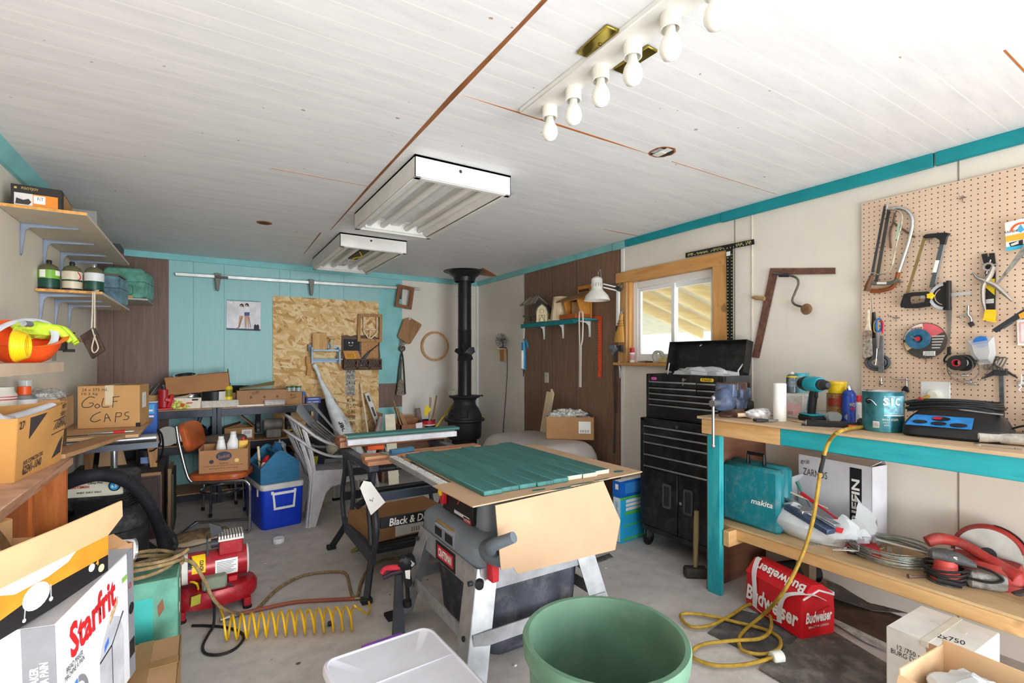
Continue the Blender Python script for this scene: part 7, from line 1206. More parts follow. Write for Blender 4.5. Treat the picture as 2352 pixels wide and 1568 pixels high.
lf=[(0,0),(.004,.012),(.016,.008),(.012,.02),(.022,.026),(.014,.03),(.01,.042),(0,.036)];b=B(mat('c0264a',.5));P=[(x,z+.12)for x,z in lf]+[(-x,z+.12)for x,z in lf[::-1][1:-1]];ang=R(-62);b.at((0,0,0),(0,0,25));b.prism(P,-.0595,-.0585,'xz');t.part('leaf_print',b);t.part('blue_side',B(BLUE).lathe([(.0586,.03),(.0586,.1)],6,(0,0,0),'z',R(190),R(220)))
t=T('news_carton','cardboard box of crumpled newspaper behind the orange capped tin','box',V((-.765,3.68,1.0)),2);b=B(CARDD);w,d,h=.19,.4,.17;b.box((-w/2,-d/2,0),(w/2,d/2,h));t.part('box',b);t.part('newspaper',B(mat('a9a5a0',.9,0,.35,60)).blob((0,0,h),(.082,.18,.05),5,.5,3,24,10,h-.005,.2));t.part('glass_tumbler',B(glass('e6e8ea',.05,.5)).lathe([(.025,h+.02),(.03,h+.1)],14,(-.06,-.08,0)))
t=T('box_stand','dark crate standing behind the desk under the newspaper box and orange capped tin','crate',V((-.70,3.45,0)),0);t.part('crate',B(wood('5d4030','70503a','x',10)).box((-.17,-.4,0),(-.03,.55,.9995)))
t=T('plywood_sheet','small plywood sheet carrying the golf caps box','plywood',(-.62,4.6,.885),0);t.part('sheet',B(wood('c79a6c','d6ad80','x',9)).box((-.24,-.52,-.02),(.235,.52,0),.001));b=B(wood('a5774a','b98a5c','x',9))
for z in(-.015,-.009):b.box((-.241,-.521,z),(.236,.521,z+.002))
t.part('ply_layers',b)
C2=mat('c69761',.8,0,.04,5);t=T('golf_caps_box','taped cardboard box handwritten GOLF CAPS on the plywood','box',(-.60,4.56,.886),-7);t.o.scale=(.82,.9,.94);w,d,h=.44,.3,.325;b=B(C2);b.box((-w/2,0,0),(w/2,d,h),.003);t.part('carton',b);b=B(mat('d8c6a4',.3));b.box((-.03,-.0012,h-.15),(.03,0,h));b.box((-.03,0,h),(.03,d,h+.001));t.part('packing_tape',b)
t.text('24 x 375 mL',.18,.022,INKB,(-.1,-.0012,.295));t.text('10.2 kg',.11,.024,INKB,(-.135,-.0012,.262));HW=mat('37332f',.7)
def stroke(t,pts,y,r=.0035):b=B(HW);[b.tube([(x,y,z)for x,z in s],r,6,False,4)for s in pts];return b
G=[[(-.1,.235),(-.14,.24),(-.185,.2),(-.18,.165),(-.13,.165),(-.11,.19),(-.14,.195)],[(-.085,.185),(-.1,.17),(-.085,.155),(-.065,.17),(-.085,.187)],[(-.04,.23),(-.05,.165),(-.0,.16)],[(.03,.235),(.025,.155)],[(.025,.235),(.075,.238)],[(.025,.2),(.06,.202)],[(-.06,.125),(-.11,.1),(-.13,.065),(-.1,.05),(-.06,.065)],[(-.035,.045),(-.02,.11),(.01,.05)],[(-.03,.075),(.005,.078)],[(.05,.115),(.042,.04)],[(.05,.112),(.085,.11),(.08,.085),(.045,.082)],[(.14,.115),(.115,.11),(.115,.09),(.14,.08),(.13,.06),(.1,.058)]]
t.part('handwriting',stroke(t,G,-.0005,.003));b=B(PAPER);b.box((w/2,.08,.14),(w/2+.001,.2,.26));t.part('side_label',b);t.part('black_corner',B(BLACK).box((w/2-.03,-.001,0),(w/2+.001,.02,.03)));b=B(INKB);b.box((-.12,.06,h),(.1,.1,h+.0008));t.part('top_print',b)
t=T('cable_coil','small coil of black cable lying before the golf caps box','cable',PZ(250,968,.886)+V((.0,-.03,0)),0);b=B(BLACK)
for k in range(3):b.tube([((.09+.006*k)*math.cos(a),(.055+.004*k)*math.sin(a),.006+.005*k)for a in[2*PI*i/24 for i in range(24)]],.005,6,True)
t.part('cable',b)
t=T('air_chuck','red handled air tool lying at the plywood front edge','air tool',V((-.53,4.2,.893)),2);t.part('handle',B(RED).cyl((.0,0,0),(.06,0,0),.012,n=12));b=B(STEEL);b.cyl((-.06,0,0),(0,0,0),.009,n=10);b.cyl((.06,0,0),(.11,0,0),.007,.003,n=10);b.cyl((-.13,0,0),(-.06,0,0),.006,n=8);t.part('fittings',b)
t=T('nail','single long nail lying on the plywood left of the air tool','nail',V((-.71,4.17,.889)),2);t.part('shank',B(DARK).cyl((-.05,0,0),(.05,0,0),.0028,n=6));t.part('head',B(DARK).cyl((.05,0,0),(.053,0,0),.0035,n=8))
t=T('roller_stand','steel roller stand with round post supporting the plywood','roller stand',(-.53,4.22,0),4);b=B(STEEL);b.cyl((-.26,0,.835),(.23,0,.835),.028,n=20);t.part('roller',b);b=B(mat('4b5059',.4,.5));b.box((-.27,-.035,.77),(.24,.035,.778));b.box((-.27,-.04,.77),(.24,-.035,.81));b.box((-.27,-.03,.77),(-.264,.03,.85));b.box((.234,-.03,.77),(.24,.03,.85));t.part('cradle',b);t.part('post',B(STEEL).cyl((0,0,.46),(0,0,.77),.019,n=16));b=B(DARK);b.box((-.14,-.05,.46),(.12,.05,.54),.006);b.cyl((0,0,.02),(0,0,.46),.025,n=12);t.part('base_block',b)
for s in(-1,1):t.part('leg',B(DARK).bar((0,0,.3),(s*.24,.12*s,0),.03,.03))
t.part('wire_hook',B(STEEL).tube([(-.15,-.055,.53),(-.06,-.06,.6),(0,-.06,.61),(.05,-.06,.6),(.06,-.06,.56)],.004,6,False,4))
t=T('loose_plank','bare plank lying sloped from the desk to the plywood','plank',(-.62,3.0,.94),0);t.part('plank',B(wood('b08058','c49468','y',12)).bar((0,0,.0),(.1,1.05,-.06),.14,.02))
t=T('dark_cabinet','low dark brown cabinet with worn black top under the roller stand','cabinet',(-.59,4.66,0),0);b=B(wood('3a2824','4a332c','z',8,.6,6));b.box((-.285,.01,0),(.285,.58,.49));t.part('body',b);t.part('top',B(mat('3b3a3a',.7,0,.3,9,dust=.2)).box((-.287,-.01,.49),(.292,.6,.516),.002));t.part('top_edge',B(wood('8a6038','a5774a','x')).box((.1,-.014,.49),(.29,-.0095,.514)));t.part('side_panel',B(wood('5a4438','6d5546','z')).box((.285,.01,0),(.293,.58,.489)));t.part('door',B(wood('38221f','46302a','z',8)).box((-.27,.0,.03),(.27,.011,.47),.002))
t=T('wooden_trestle','small wooden trestle with splayed leg standing on the dark cabinet','trestle',(-.6,4.9,.517),0);TW=wood('9a6a38','b0824a','x',14);b=B(TW);b.box((-.26,-.03,.2),(.27,.05,.26));t.part('rail',b);b=B(wood('a5743e','b98a50','z',14));b.prism([(.19,.2),(.265,.2),(.26,0),(.215,0)],-.04,-.01,'xz',.002);t.part('leg',b);b=B(wood('8a5f38','a07648','z',14));b.prism([(-.2,.2),(-.13,.2),(-.15,0),(-.19,0)],-.0,.03,'xz',.002);t.part('leg',b)
t=T('wood_offcut','pale wood offcut standing on the cabinet behind the trestle','board',(-.68,5.1,.517),0);t.part('board',B(wood('a9865e','c09c74','z')).prism([(-.06,0),(.12,0),(.08,.2),(-.04,.2)],0,.02,'xz'))
t=T('tin_can','black can with blue label behind the trestle leg','can',(-.42,5.02,.517),0);t.part('can',B(BLACK).lathe([(0,0),(.07,0),(.07,.12),(0,.12)],22));t.part('label',B(mat('7f93c9',.4)).lathe([(.0706,.02),(.0706,.07)],10,(0,0,0),'z',R(240),R(310)))
t=T('wipes_canister','blue and white metal can standing by the plywood corner','can',PD(346,984,4.2)*1.0,0);z0=t.o.location.z;t.o.location.z=.517;hh=EYE-(922-HY)/FPX*4.2-.517;b=B(mat('2a62b8',.35));b.box((-.06,-.04,0),(.05,.04,hh),.006);t.part('can',b);b=B(mat('3fa0d8',.35));b.box((-.04,-.0412,hh-.1),(.03,-.04,hh-.02));t.part('label',b);b=B(PAPER);b.box((-.025,-.042,hh-.08),(.02,-.0405,hh-.065));b.box((-.02,-.042,hh-.13),(.025,-.0405,hh-.115));t.part('print',b);t.part('rim',B(OFFW).box((-.062,-.042,hh-.006),(.052,.042,hh+.002),.002))
t=T('loose_cable','black power cord hanging off the roller stand end','cord',(0,0,0),0);t.part('cord',B(BLACK).tube([PD(362,985,3.6),PD(372,1000,3.7),PD(374,1030,3.8),PD(366,1055,3.9),PD(352,1064,4.0),PD(345,1062,4.05)],.007,7,False,6).tube([PD(362,985,3.6),PD(368,1015,3.72),PD(355,1032,3.85),PD(345,1036,3.9)],.006,7,False,6))
t=T('green_board','narrow dark green panel board standing beside the cabinet','board',(-.24,4.78,0),0);t.part('panel',B(mat('3d4030',.7)).box((0,0,0),(.014,.4,.46)));t.part('wood_edge',B(wood('7d5a3c','93704e','z')).box((-.025,.02,.0),(-.001,.36,.5)))
t=T('shop_vacuum','black shop vacuum with cream label panel and thick ribbed hose','vacuum',(-.5,3.78,0),0);VK=mat('2a2a2d',.55,0,.1,dust=.2);b=B(VK);b.lathe([(0,.03),(.17,.03),(.19,.08),(.2,.38),(.21,.39),(.21,.42),(.2,.43),(.18,.48),(.1,.53),(0,.54)],32);t.part('drum',b);b=B(VK);b.at((0,0,0),(0,0,-32+18));b.box((-.22,-.1,.5),(.13,.12,.71),.02);t.part('motor_head',b)
b=B(mat('cfc9b5',.5));b.at((0,0,0),(0,0,-14));b.box((-.2,-.104,.59),(.11,-.099,.68),.002);t.part('label_panel',b);b=B(BLACK);b.at((0,0,0),(0,0,-14));b.lathe([(0,-.107),(.03,-.107),(.03,-.1),(0,-.1)],22,(.07,0,.645),'y');t.part('badge_ring',b);b=B(mat('2b9ad0',.4));b.at((0,0,0),(0,0,-14));b.lathe([(0,-.109),(.023,-.109),(.023,-.1),(0,-.1)],22,(.07,0,.645),'y');t.part('badge',b)
ca,sa=math.cos(R(-14)),math.sin(R(-14))
def vt(s,x,z,w,h,m):t.text(s,w,h,m,(x*ca+.1095*sa,x*sa-.1095*ca,z),rot=(90,0,-14),bold=.02)
vt('CRAFTSMAN',-.1,.65,.1,.016,INKR);vt('Dirty Pro',-.02,.668,.07,.016,INKB);vt('6.0',.07,.645,.028,.02,PAPER);vt('WET DRY VAC',-.05,.617,.12,.01,INKB)
b=B(BLACK)
for k in range(6):b.tube([(-.13,-.15+.004*k,.575-.014*k),(.05,-.16,.59-.016*k),(.15,-.06,.6-.016*k),(.15,.08,.6-.014*k)],.006,6,False,4)
t.part('power_cord',b)
hp=[PD(150,1110,2.55),PD(185,1098,2.62),PD(230,1090,2.72),PD(280,1100,2.82),PD(322,1130,2.9),PD(352,1175,2.95),PD(372,1225,2.95),PD(380,1275,2.9),PD(376,1320,2.86),PD(362,1345,2.82)]
P=catmull([t.l(p)for p in hp],14);b=B(mat('232428',.5));rr=[.036 if i%2 else .031 for i in range(len(P)*2-1)];P2=[]
for i in range(len(P)-1):P2+=[P[i],P[i].lerp(P[i+1],.5)]
P2.append(P[-1]);b.tube(P2,rr,14);t.part('hose',b)
t.part('handle_tube',B(VK).tube([t.l(PD(378,1210,3.05)),t.l(PD(395,1228,3.1)),t.l(PD(402,1250,3.1)),t.l(PD(396,1262,3.05))],.018,10,False,5))
t=T('painted_chest','old green painted wooden chest with a coiled cord on top','chest',(-.33,2.81,0),0);GC=mat('5f9a84',.6,0,.14,9,.1,dust=.15);b=B(GC);b.box((-.22,-.15,0),(.22,.15,.41),.004);t.part('chest',b);t.part('fresh_patch',B(mat('3fb0a8',.5,0,.06)).box((-.18,-.152,.12),(.13,-.149,.34),.001));b=B(mat('8a5a44',.8));b.prism([(.145,.3),(.165,.33),(.17,.28),(.15,.25)],-.1515,-.149,'xz');b.m(OFFW);b.prism([(-.05,.22),(-.03,.25),(-.03,.2)],.2195,.2215,'yz');b.prism([(.02,.3),(.03,.34),(.035,.29)],.2195,.2215,'yz');t.part('chipped_paint',b)
t=T('rope_coil','brown dusty power cord loosely coiled on the green chest','cord',(-.25,2.8,.411),0);CB=mat('8a7350',.8,0,.2,40);rnd=random.Random(11);b=B(CB);pts=[]
for k in range(90):a=k*.21;r=.13+.02*math.sin(k*.37);pts.append((r*1.15*math.cos(a),r*.8*math.sin(a),.01+.0007*k+.006*math.sin(k*.5)))
I0=t.I;ex=[PZ(395,1284,.44),PZ(440,1290,.40),PZ(468,1330,.30),PZ(490,1375,.2),PZ(520,1402,.1),PZ(560,1408,.012),PZ(590,1398,.012),PZ(640,1350,.012),PZ(700,1320,.012),PZ(770,1312,.012),PZ(795,1318,.012),PZ(803,1345,.012),PZ(810,1368,.012),PZ(822,1368,.012),PZ(828,1340,.012),PZ(842,1312,.02),PZ(870,1290,.03),PZ(900,1283,.03),PZ(950,1282,.02)]
b.tube(pts+[t.l(p)for p in ex],.0085,7,False,5);t.part('cable',b)
t=T('bottle_carton','open carton marked 12 X 375ML with a foil roll inside','box',(-.42,2.62,.4115),38);w,d,h=.24,.2,.2;b=B(mat('b98d68',.85,0,.05,5));b.box((-w/2,-d/2,0),(w/2,d/2,.004));b.box((-w/2,-d/2,0),(w/2,-d/2+.004,h));b.box((-w/2,d/2-.004,0),(w/2,d/2,h));b.box((-w/2,-d/2,0),(-w/2+.004,d/2,h));b.box((w/2-.004,-d/2,0),(w/2,d/2,h));t.part('body',b);t.part('flap',B(CARDD).quad((-w/2,d/2,h),(w/2,d/2,h),(w/2+.06,d/2+.06,h+.06),(-w/2,d/2+.06,h+.04),.004));t.part('flap',B(CARDD).quad((-w/2,-d/2,h),(w/2-.02,-d/2,h),(w/2-.06,-d/2+.03,h+.05),(-w/2+.03,-d/2+.03,h+.05),.004));t.part('packing_tape',B(mat('a8835e',.4)).box((.02,-d/2-.001,.13),(.06,-d/2,.2)));t.text('12 X 375ML',.16,.02,INKR,(0,-d/2-.0012,.05),roll=2)
t=T('foil_roll','white and teal printed cardboard tube poking from the bottle carton','tube',(-.45,2.60,.50),20,rot=(0,12,22));b=B(mat('e4e6ea',.3));b.lathe([(.05,-.12),(.055,-.12),(.055,.17),(.05,.17),(.05,-.12)],26,(0,0,.09),'x');t.part('tube',b);b=B(mat('1fa0a8',.4));b.lathe([(.0556,-.03),(.0556,.1)],10,(0,0,.09),'x',R(190),R(300));t.part('teal_label',b);t.part('metal_rim',B(CHROME).lathe([(.048,.168),(.058,.168),(.058,.176),(.048,.176)],26,(0,0,.09),'x'))
t=T('taped_carton','brown carton with clear tape in front of the green chest','box',(-.30,2.18,0),0);C3=mat('b58f66',.8,0,.05,5);b=B(C3);b.box((-.22,-.3,0),(.21,.27,.25),.005);t.part('carton',b);b=B(mat('a07a4c',.35));b.box((.07,-.3,.25),(.12,.2705,.2515));b.box((.11,.05,.249),(.2115,.1,.2512));b.box((.2095,-.3,.2),(.2115,.27,.2512));t.part('packing_tape',b)
t=T('bread_maker_box','white bread maker box with large red lettering at lower left','box',(-.33,1.74,.2515),76,rot=(0,-3.5,76));w,d,h=.47,.32,.445;b=B(mat('e4e3e8',.45,0,.02));b.box((0,0,0),(w,d,h),.002);t.part('carton',b);GB=mat('85868c',.5);t.part('side_band',B(GB).box((w-.045,-.001,0),(w+.001,.002,h)));t.part('side_band',B(GB).box((-.0012,-.001,0),(0,.07,h)));t.part('top_panel',B(mat('b3b5bb',.4,0,.06)).box((.002,.002,h),(w-.002,d-.002,h+.001)))
F_=-.0016;t.text('Starfrit',.27,.1,mat('d8232a',.4),(.2,F_,h-.085),bold=.03,roll=3);t.text('BREAD MAKER\nMACHINE À PAIN',.1,.035,INK,(.085,F_,.28));b=B(mat('c3c5cc',.35,0,.1));b.prism([(.22,.0),(.38,0),(.385,.2),(.36,.26),(.29,.3),(.24,.24),(.22,.2)],F_,-.0005,'xz');t.part('appliance_picture',b);b=B(DARK);b.bar((.222,F_-.0003,.19),(.3,F_-.0003,.2),.006,.001,(0,-1,0));b.bar((.3,F_-.0003,.2),(.385,F_-.0003,.265),.005,.001,(0,-1,0));b.bar((.3,F_-.0003,.0),(.3,F_-.0003,.2),.003,.001,(0,-1,0));t.part('picture_outline',b)
b=B(mat('a98a6a',.6,0,.5,60));b.prism([(.285,.27),(.345,.31),(.35,.335),(.295,.3)],F_-.0006,F_,'xz');b.m(mat('4b78d0',.4));b.prism([(.25,.205),(.28,.22),(.28,.24),(.252,.226)],F_-.0006,F_,'xz');t.part('bread_picture',b);cx_,cz_=.1,.165
def arcb(m,a0,a1):b=B(m);b.sheet([[(cx_+r*math.cos(R(a0+(a1-a0)*k/12)),F_-.0003,cz_+r*1.3*math.sin(R(a0+(a1-a0)*k/12)))for k in range(13)]for r in(.04,.053)],.0006);t.part('round_arrow',b)
arcb(mat('4a80c9',.5),95,205);arcb(GB,0,88);arcb(mat('c9452c',.5),225,350);t.text('AUTO',.06,.025,INK,(cx_,F_-.0003,cz_),bold=.02);t.text('13',.02,.02,RED,(w-.03,F_-.0004,h-.12),bold=.03);b=B(BLACK);b.prism(circ(.02,18,w-.022,.24),F_-.0004,F_,'xz');b.box((w-.042,F_-.0004,.07),(w-.004,F_,.13));t.part('printed_badge',b);b=B(mat('8fbf4a',.5));b.box((w-.085,F_-.0004,h-.085),(w-.05,F_,h-.07));t.part('green_band',b);b=B(mat('c98a3a',.6));b.prism([(.1,0),(.2,0),(.19,.04),(.13,.05)],F_-.0003,F_,'xz');t.part('food_picture',b)
t.text('BREAD MAKER\nMACHINE A PAIN',.14,.04,PAPER,(-.0016,.035,.28),'L',roll=90,bold=.03);t.text('COMBINE NUT AND FRUIT\nAUTOMATIC DISPENSER',.13,.03,INK,(-.0016,.16,.26),'L');t.text('DISTRIBUTEUR DE NOIX\nET FRUITS AUTOMATIQUE',.13,.03,INKR,(-.0016,.16,.2),'L')
b=B(RED);b.ring([(x*1.0+.09,y*.45+.1)for x,y in circ(.05,20)],[(x*.86+.09,y*.38+.1)for x,y in circ(.05,20)],h+.001,h+.002,'xy');b.bar((.06,.1,h+.0015),(.12,.1,h+.0015),.01,.001);t.part('red_logo',b)
t=T('light_fixture_carton','open orange and black light fixture carton with raised cream flap','box',(-.50,1.53,.7035),64);w,d,h=.53,.28,.125;LC=mat('c99f70',.85,0,.05,5,.08);b=B(LC);b.box((0,0,0),(w,d,.004));b.box((0,.0,0),(w,.004,h));b.box((0,d-.004,0),(w,d,h+.06));b.box((0,0,0),(.004,d,h));b.box((w-.004,0,0),(w,d,h));b.box((.16,d-.01,.05),(.175,d-.004,h+.06));t.part('body',b)
b=B(mat('1f1c1e',.5));b.box((0,-.001,0),(w,0,h*.62));t.part('black_print',b);b=B(mat('de8a2a',.5,0,.08));b.box((0,-.0012,h*.5),(w,0,h));b.prism([(0,h*.5),(w*.5,h*.5),(.1,h*.3),(0,h*.32)],-.0012,-.0005,'xz');t.part('orange_print',b)
b=B(mat('e4e4ea',.4));b.prism([(.12,h),(.4,h),(.37,h*.84),(.3,h*.74),(.2,h*.74)],-.0018,-.0008,'xz');b.prism([(x*.042+.265,z*.034+h*.46)for x,z in circ(1,20)],-.002,-.0008,'xz');b.bar((.232,-.0018,h*.45),(.228,-.0018,.012),.002,.0008,(0,-1,0));b.bar((.31,-.0018,h*.55),(.311,-.0018,.028),.002,.0008,(0,-1,0));b.prism(circ(.005,10,.228,.012),-.0022,-.001,'xz');b.prism(circ(.006,10,.311,.028),-.0022,-.001,'xz');b.prism(circ(.012,14,.46,h*.4),-.002,-.001,'xz');b.m(mat('e6d9a8',.4));b.prism(circ(.012,14,.5,h*.26),-.002,-.001,'xz');t.part('lamp_picture',b);t.text('4',.012,.018,mat('e8a23a',.5),(.482,-.0018,h*.45),bold=.04)
t.part('front_flap',B(mat('d9b487',.85,0,.04,5)).sheet([[(0,0,h),(w*.5,0,h),(w,0,h)],[(0,-.035,h+.055),(w*.5,-.037,h+.055),(w+.012,-.035,h+.055)],[(0,-.06,h+.115),(w*.5,-.065,h+.115),(w-.03,-.06,h+.115)]],.004));t.part('back_flap',B(mat('c08a55',.85,0,.05,5)).quad((.04,d,h+.06),(w,d,h+.06),(w-.1,d+.09,h+.11),(-.05,d+.12,h+.1),.004));t.part('polystyrene',B(OFFW).box((0.0,.06,.004),(.16,.26,.1),.02))
CHR=mat('b5b7ba',.18,.95,.06);VIN2=mat('b0562a',.4,0,.12,10)
t=T('vinyl_chair','orange vinyl chair with chrome sled frame, carton on its seat','chair',(.11,4.66,0),-20);hw=.165
for s in(-1,1):t.part('frame',B(CHR).tube([(-.27,s*hw,.86),(-.25,s*hw,.72),(-.2,s*hw,.5),(-.17,s*hw,.435),(-.12,s*hw,.42),(.18,s*hw,.42),(.235,s*hw,.4),(.25,s*hw,.35),(.25,s*hw,.06),(.235,s*hw,.02),(.18,s*hw,.012),(-.26,s*hw,.012)],.0125,10,False,4))
t.part('cross_bar',B(CHR).cyl((-.26,-hw,.012),(-.26,hw,.012),.0125,n=10).cyl((.0,-hw,.415),(.0,hw,.415),.01,n=10))
b=B(VIN2);b.loft([[(x*.42*k,y*.38*k,z)for x,y in rrect(1,1,.25,n=5)]for z,k in((.43,.9),(.436,.98),(.455,1),(.475,.97),(.482,.85))]);t.part('seat',b)
b=B(VIN2);b.M=Matrix.Translation((-.245,0,.76))@Euler((0,R(-14),0)).to_matrix().to_4x4();b.loft([[(x0+.03*((y*.4)/.2)**2,y*.34*k,z*.24*k)for y,z in rrect(1,1,.3,n=5)]for x0,k in((-.028,.86),(-.02,.97),(0,1),(.018,.97),(.026,.86))]);t.part('backrest',b)
t=T('fruit_carton','brown printed fruit carton with bottles standing on the orange chair','box',(.13,4.63,.4835),-8);w,d,h=.34,.22,.2;C4=mat('ab7c55',.85,0,.05,5);b=B(C4);b.box((-w/2,-d/2,0),(w/2,d/2,.004));b.box((-w/2,-d/2,0),(w/2,-d/2+.004,h-.02));b.box((-w/2,d/2-.004,0),(w/2,d/2,h));b.box((-w/2,-d/2,0),(-w/2+.004,d/2,h));b.box((w/2-.004,-d/2,0),(w/2,d/2,h));t.part('carton',b)
b=B(mat('3b4256',.8));b.prism([(x*.055+.0,z*.036+.13)for x,z in circ(1,24)],-d/2-.001,-d/2,'xz');t.part('oval_print',b);t.text('Sunkist',.085,.03,C4,(.0,-d/2-.0013,.13),shear=.3,roll=8,bold=.01);t.text('Sunkist',.06,.015,INKB,(0,-d/2-.001,.075));t.text('GUARANTEE OF QUALITY GROWERS INC',.28,.01,INKB,(0,-d/2-.001,.055));t.text('PRODUCT OF USA',.2,.009,INKB,(0,-d/2-.001,.035));b=B(DARK);b.prism(circ(.016,14,-.085,.09),-d/2-.0008,-d/2,'xz');b.m(mat('e0c070',.5));b.prism(circ(.016,14,.09,.09),-d/2-.0008,-d/2,'xz');t.part('hand_hole',b)
M4=t.M
def inbox(name,label,cat,x,y):return T(name,label,cat,M4@V((x,y,.005)),0)
t=inbox('white_bottle','smaller white plastic bottle at left in the fruit carton','bottle',-.035,.02);t.part('bottle',B(WHITE).lathe([(0,0),(.034,0),(.036,.17),(.026,.22),(.026,.235),(0,.236)],20));t.part('cap',B(OFFW).lathe([(0,.235),(.022,.235),(.02,.265),(0,.265)],14));t.part('blue_band',B(mat('9aa6c9',.4)).lathe([(.0366,.1),(.0368,.16)],20))
t=inbox('white_bottle','larger white plastic bottle in the middle of the fruit carton','bottle',.05,.04);t.part('bottle',B(WHITE).lathe([(0,0),(.046,0),(.046,.2),(.024,.25),(.024,.27),(0,.27)],22));t.part('cap',B(OFFW).lathe([(0,.268),(.022,.268),(.022,.298),(0,.298)],16))
t=inbox('oil_can','yellow can with red cap at right in the fruit carton','can',.125,.02);t.part('can',B(mat('d0a03a',.4,.2)).box((-.035,-.02,0),(.035,.025,.225),.005));t.part('cap',B(RED).lathe([(0,.225),(.014,.225),(.012,.245),(0,.245)],12))
t=T('stool','round stool with dark padded seat and chrome legs behind the chair','stool',(.13,5.13,.02),0);t.part('seat',B(mat('75645a',.5,0,.1)).lathe([(0,.61),(.175,.61),(.185,.62),(.185,.65),(.17,.665),(0,.67)],30))
for k in range(4):a=R(45+90*k+12);t.part('leg',B(CHR).tube([(.12*math.cos(a),.12*math.sin(a),.615),(.15*math.cos(a),.15*math.sin(a),.57),(.19*math.cos(a),.19*math.sin(a),.02)],.011,8,False,3));t.part('foot',B(RUBBER).cyl((.19*math.cos(a),.19*math.sin(a),0),(.19*math.cos(a),.19*math.sin(a),.03),.014,n=10))
t.part('foot_ring',B(CHR).tube([(.18*math.cos(a),.18*math.sin(a),.2)for a in[2*PI*i/28 for i in range(28)]],.009,8,True))
CBL=mat('1640c8',.4,0,.03);t=T('cooler','blue picnic cooler with white lid and swing handle, tote on top','cooler',(.369,4.392,0),8.8);w,d=.335,.6;b=B(CBL);b.loft([[(w/2+x*w*k,.3+y*d*k,z)for x,y in rrect(1,1,.1,n=4)]for z,k in((0,.93),(.02,.95),(.32,1.0))]);b.loft([[(w/2+x*w*1.0,.3+y*d*1.0,z)for x,y in rrect(1,1,.1,n=4)]for z in(.319,.322)]);t.part('body',b);b=B(mat('dcd9d3',.4));b.loft([[(w/2+x*w*k,.3+y*d*k,z)for x,y in rrect(1,1,.1,n=4)]for z,k in((.322,1.02),(.33,1.035),(.355,1.035),(.366,1.0))]);t.part('lid',b)
b=B(WHITE);b.box((.07,-.016,.285),(.09,.004,.31),.002);b.box((.245,-.016,.285),(.265,.004,.31),.002);b.ring([(.09,.16),(.25,.16),(.262,.3),(.078,.3)],[(.105,.178),(.236,.178),(.246,.28),(.094,.28)],-.018,-.006,'xz');t.part('handle',b);t.part('hinge',B(OFFW).box((-.006,.1,.26),(.004,.13,.32),.002))
t=T('tool_tote','blue painted wooden tool tote with gabled ends on the cooler','tote',PZ(596,1117,.367)+V((.01,.03,0)),8.8);TB=wood('175e86','22729c','x',14,.6,7);w,d=.30,.42;hs=.13
for y in(0,d-.018):b=B(TB);b.prism([(0,0),(w,0),(w,hs+.03),(w*.62,.25),(w*.5,.265),(w*.38,.25),(0,hs)],y,y+.018,'xz',.001);t.part('end_board',b)
b=B(TB);b.box((0,.018,0),(.015,d-.018,hs));b.box((w-.015,.018,0),(w,d-.018,hs));b.box((.015,.018,0),(w-.015,d-.018,.012));t.part('side_board',b);t.part('handle',B(TB).cyl((w/2,.018,.225),(w/2,d-.018,.225),.014,n=12));M5=t.M
def intote(name,label,cat,x,y,z=.013):return T(name,label,cat,M5@V((x,y,z)),8.8)
t=intote('snack_bag','red and white printed bag at left in the blue tote','bag',.07,.1);t.part('bag',B(RED).blob((0,0,.1),(.045,.06,.1),7,.3,2,18,10));t.part('white_print',B(PAPER).blob((0,-.02,.12),(.047,.04,.05),7,.3,2,16,8))
t=intote('putty_stick','wooden handled tool standing up in the blue tote','tool',.05,.2);t.part('handle',B(PALEX).cyl((0,0,0),(-.02,0,.27),.01,n=8));t.part('blade',B(IRON).bar((-.06,-.02,.2),(.0,-.02,.13),.03,.004))
t=intote('work_glove','dark blue work glove behind the tote peak','glove',.19,.25);t.part('glove',B(mat('1c5a86',.8)).blob((0,0,.14),(.06,.08,.13),9,.35,2,18,12,0))
t=intote('plastic_wrap','clear crumpled plastic wrap behind the blue tote peak','wrap',.23,.33);t.part('film',B(glass('e0e6ea',.08,.55)).blob((0,0,.14),(.07,.06,.13),8,.5,3,20,12,0),smooth=10)
t=T('plastic_disc','small white round lid lying alone on the concrete floor','lid',PZ(640,1245),0);t.part('lid',B(WHITE).lathe([(0,.002),(.036,.002),(.038,.0),(.04,.004),(.04,.03),(.037,.034),(.03,.03),(0,.03)],24))
t=T('cable_packet','yellow and black packaged blade card leaning behind the cooler','package',(.82,4.8,.18),0,rot=(0,10,-20));t.part('card',B(mat('2c3048',.5)).box((-.05,0,0),(.06,.012,.32)));t.part('yellow_panel',B(mat('d8d02a',.5)).box((-.048,-.001,.1),(.0,0,.31)));b=B(PAPER);[b.prism(circ(.014,12,.035,.05+.06*k),-.0015,0,'xz')for k in range(4)];t.part('white_dots',b)
t=T('paint_box','cardboard base box under the blade card behind the cooler','box',(.83,4.83,0),0);t.part('box',B(CARDD).box((-.1,-.0,0),(.1,.2,.178)))
WP=mat('c9c7cb',.55,0,.06,12,dust=.12)
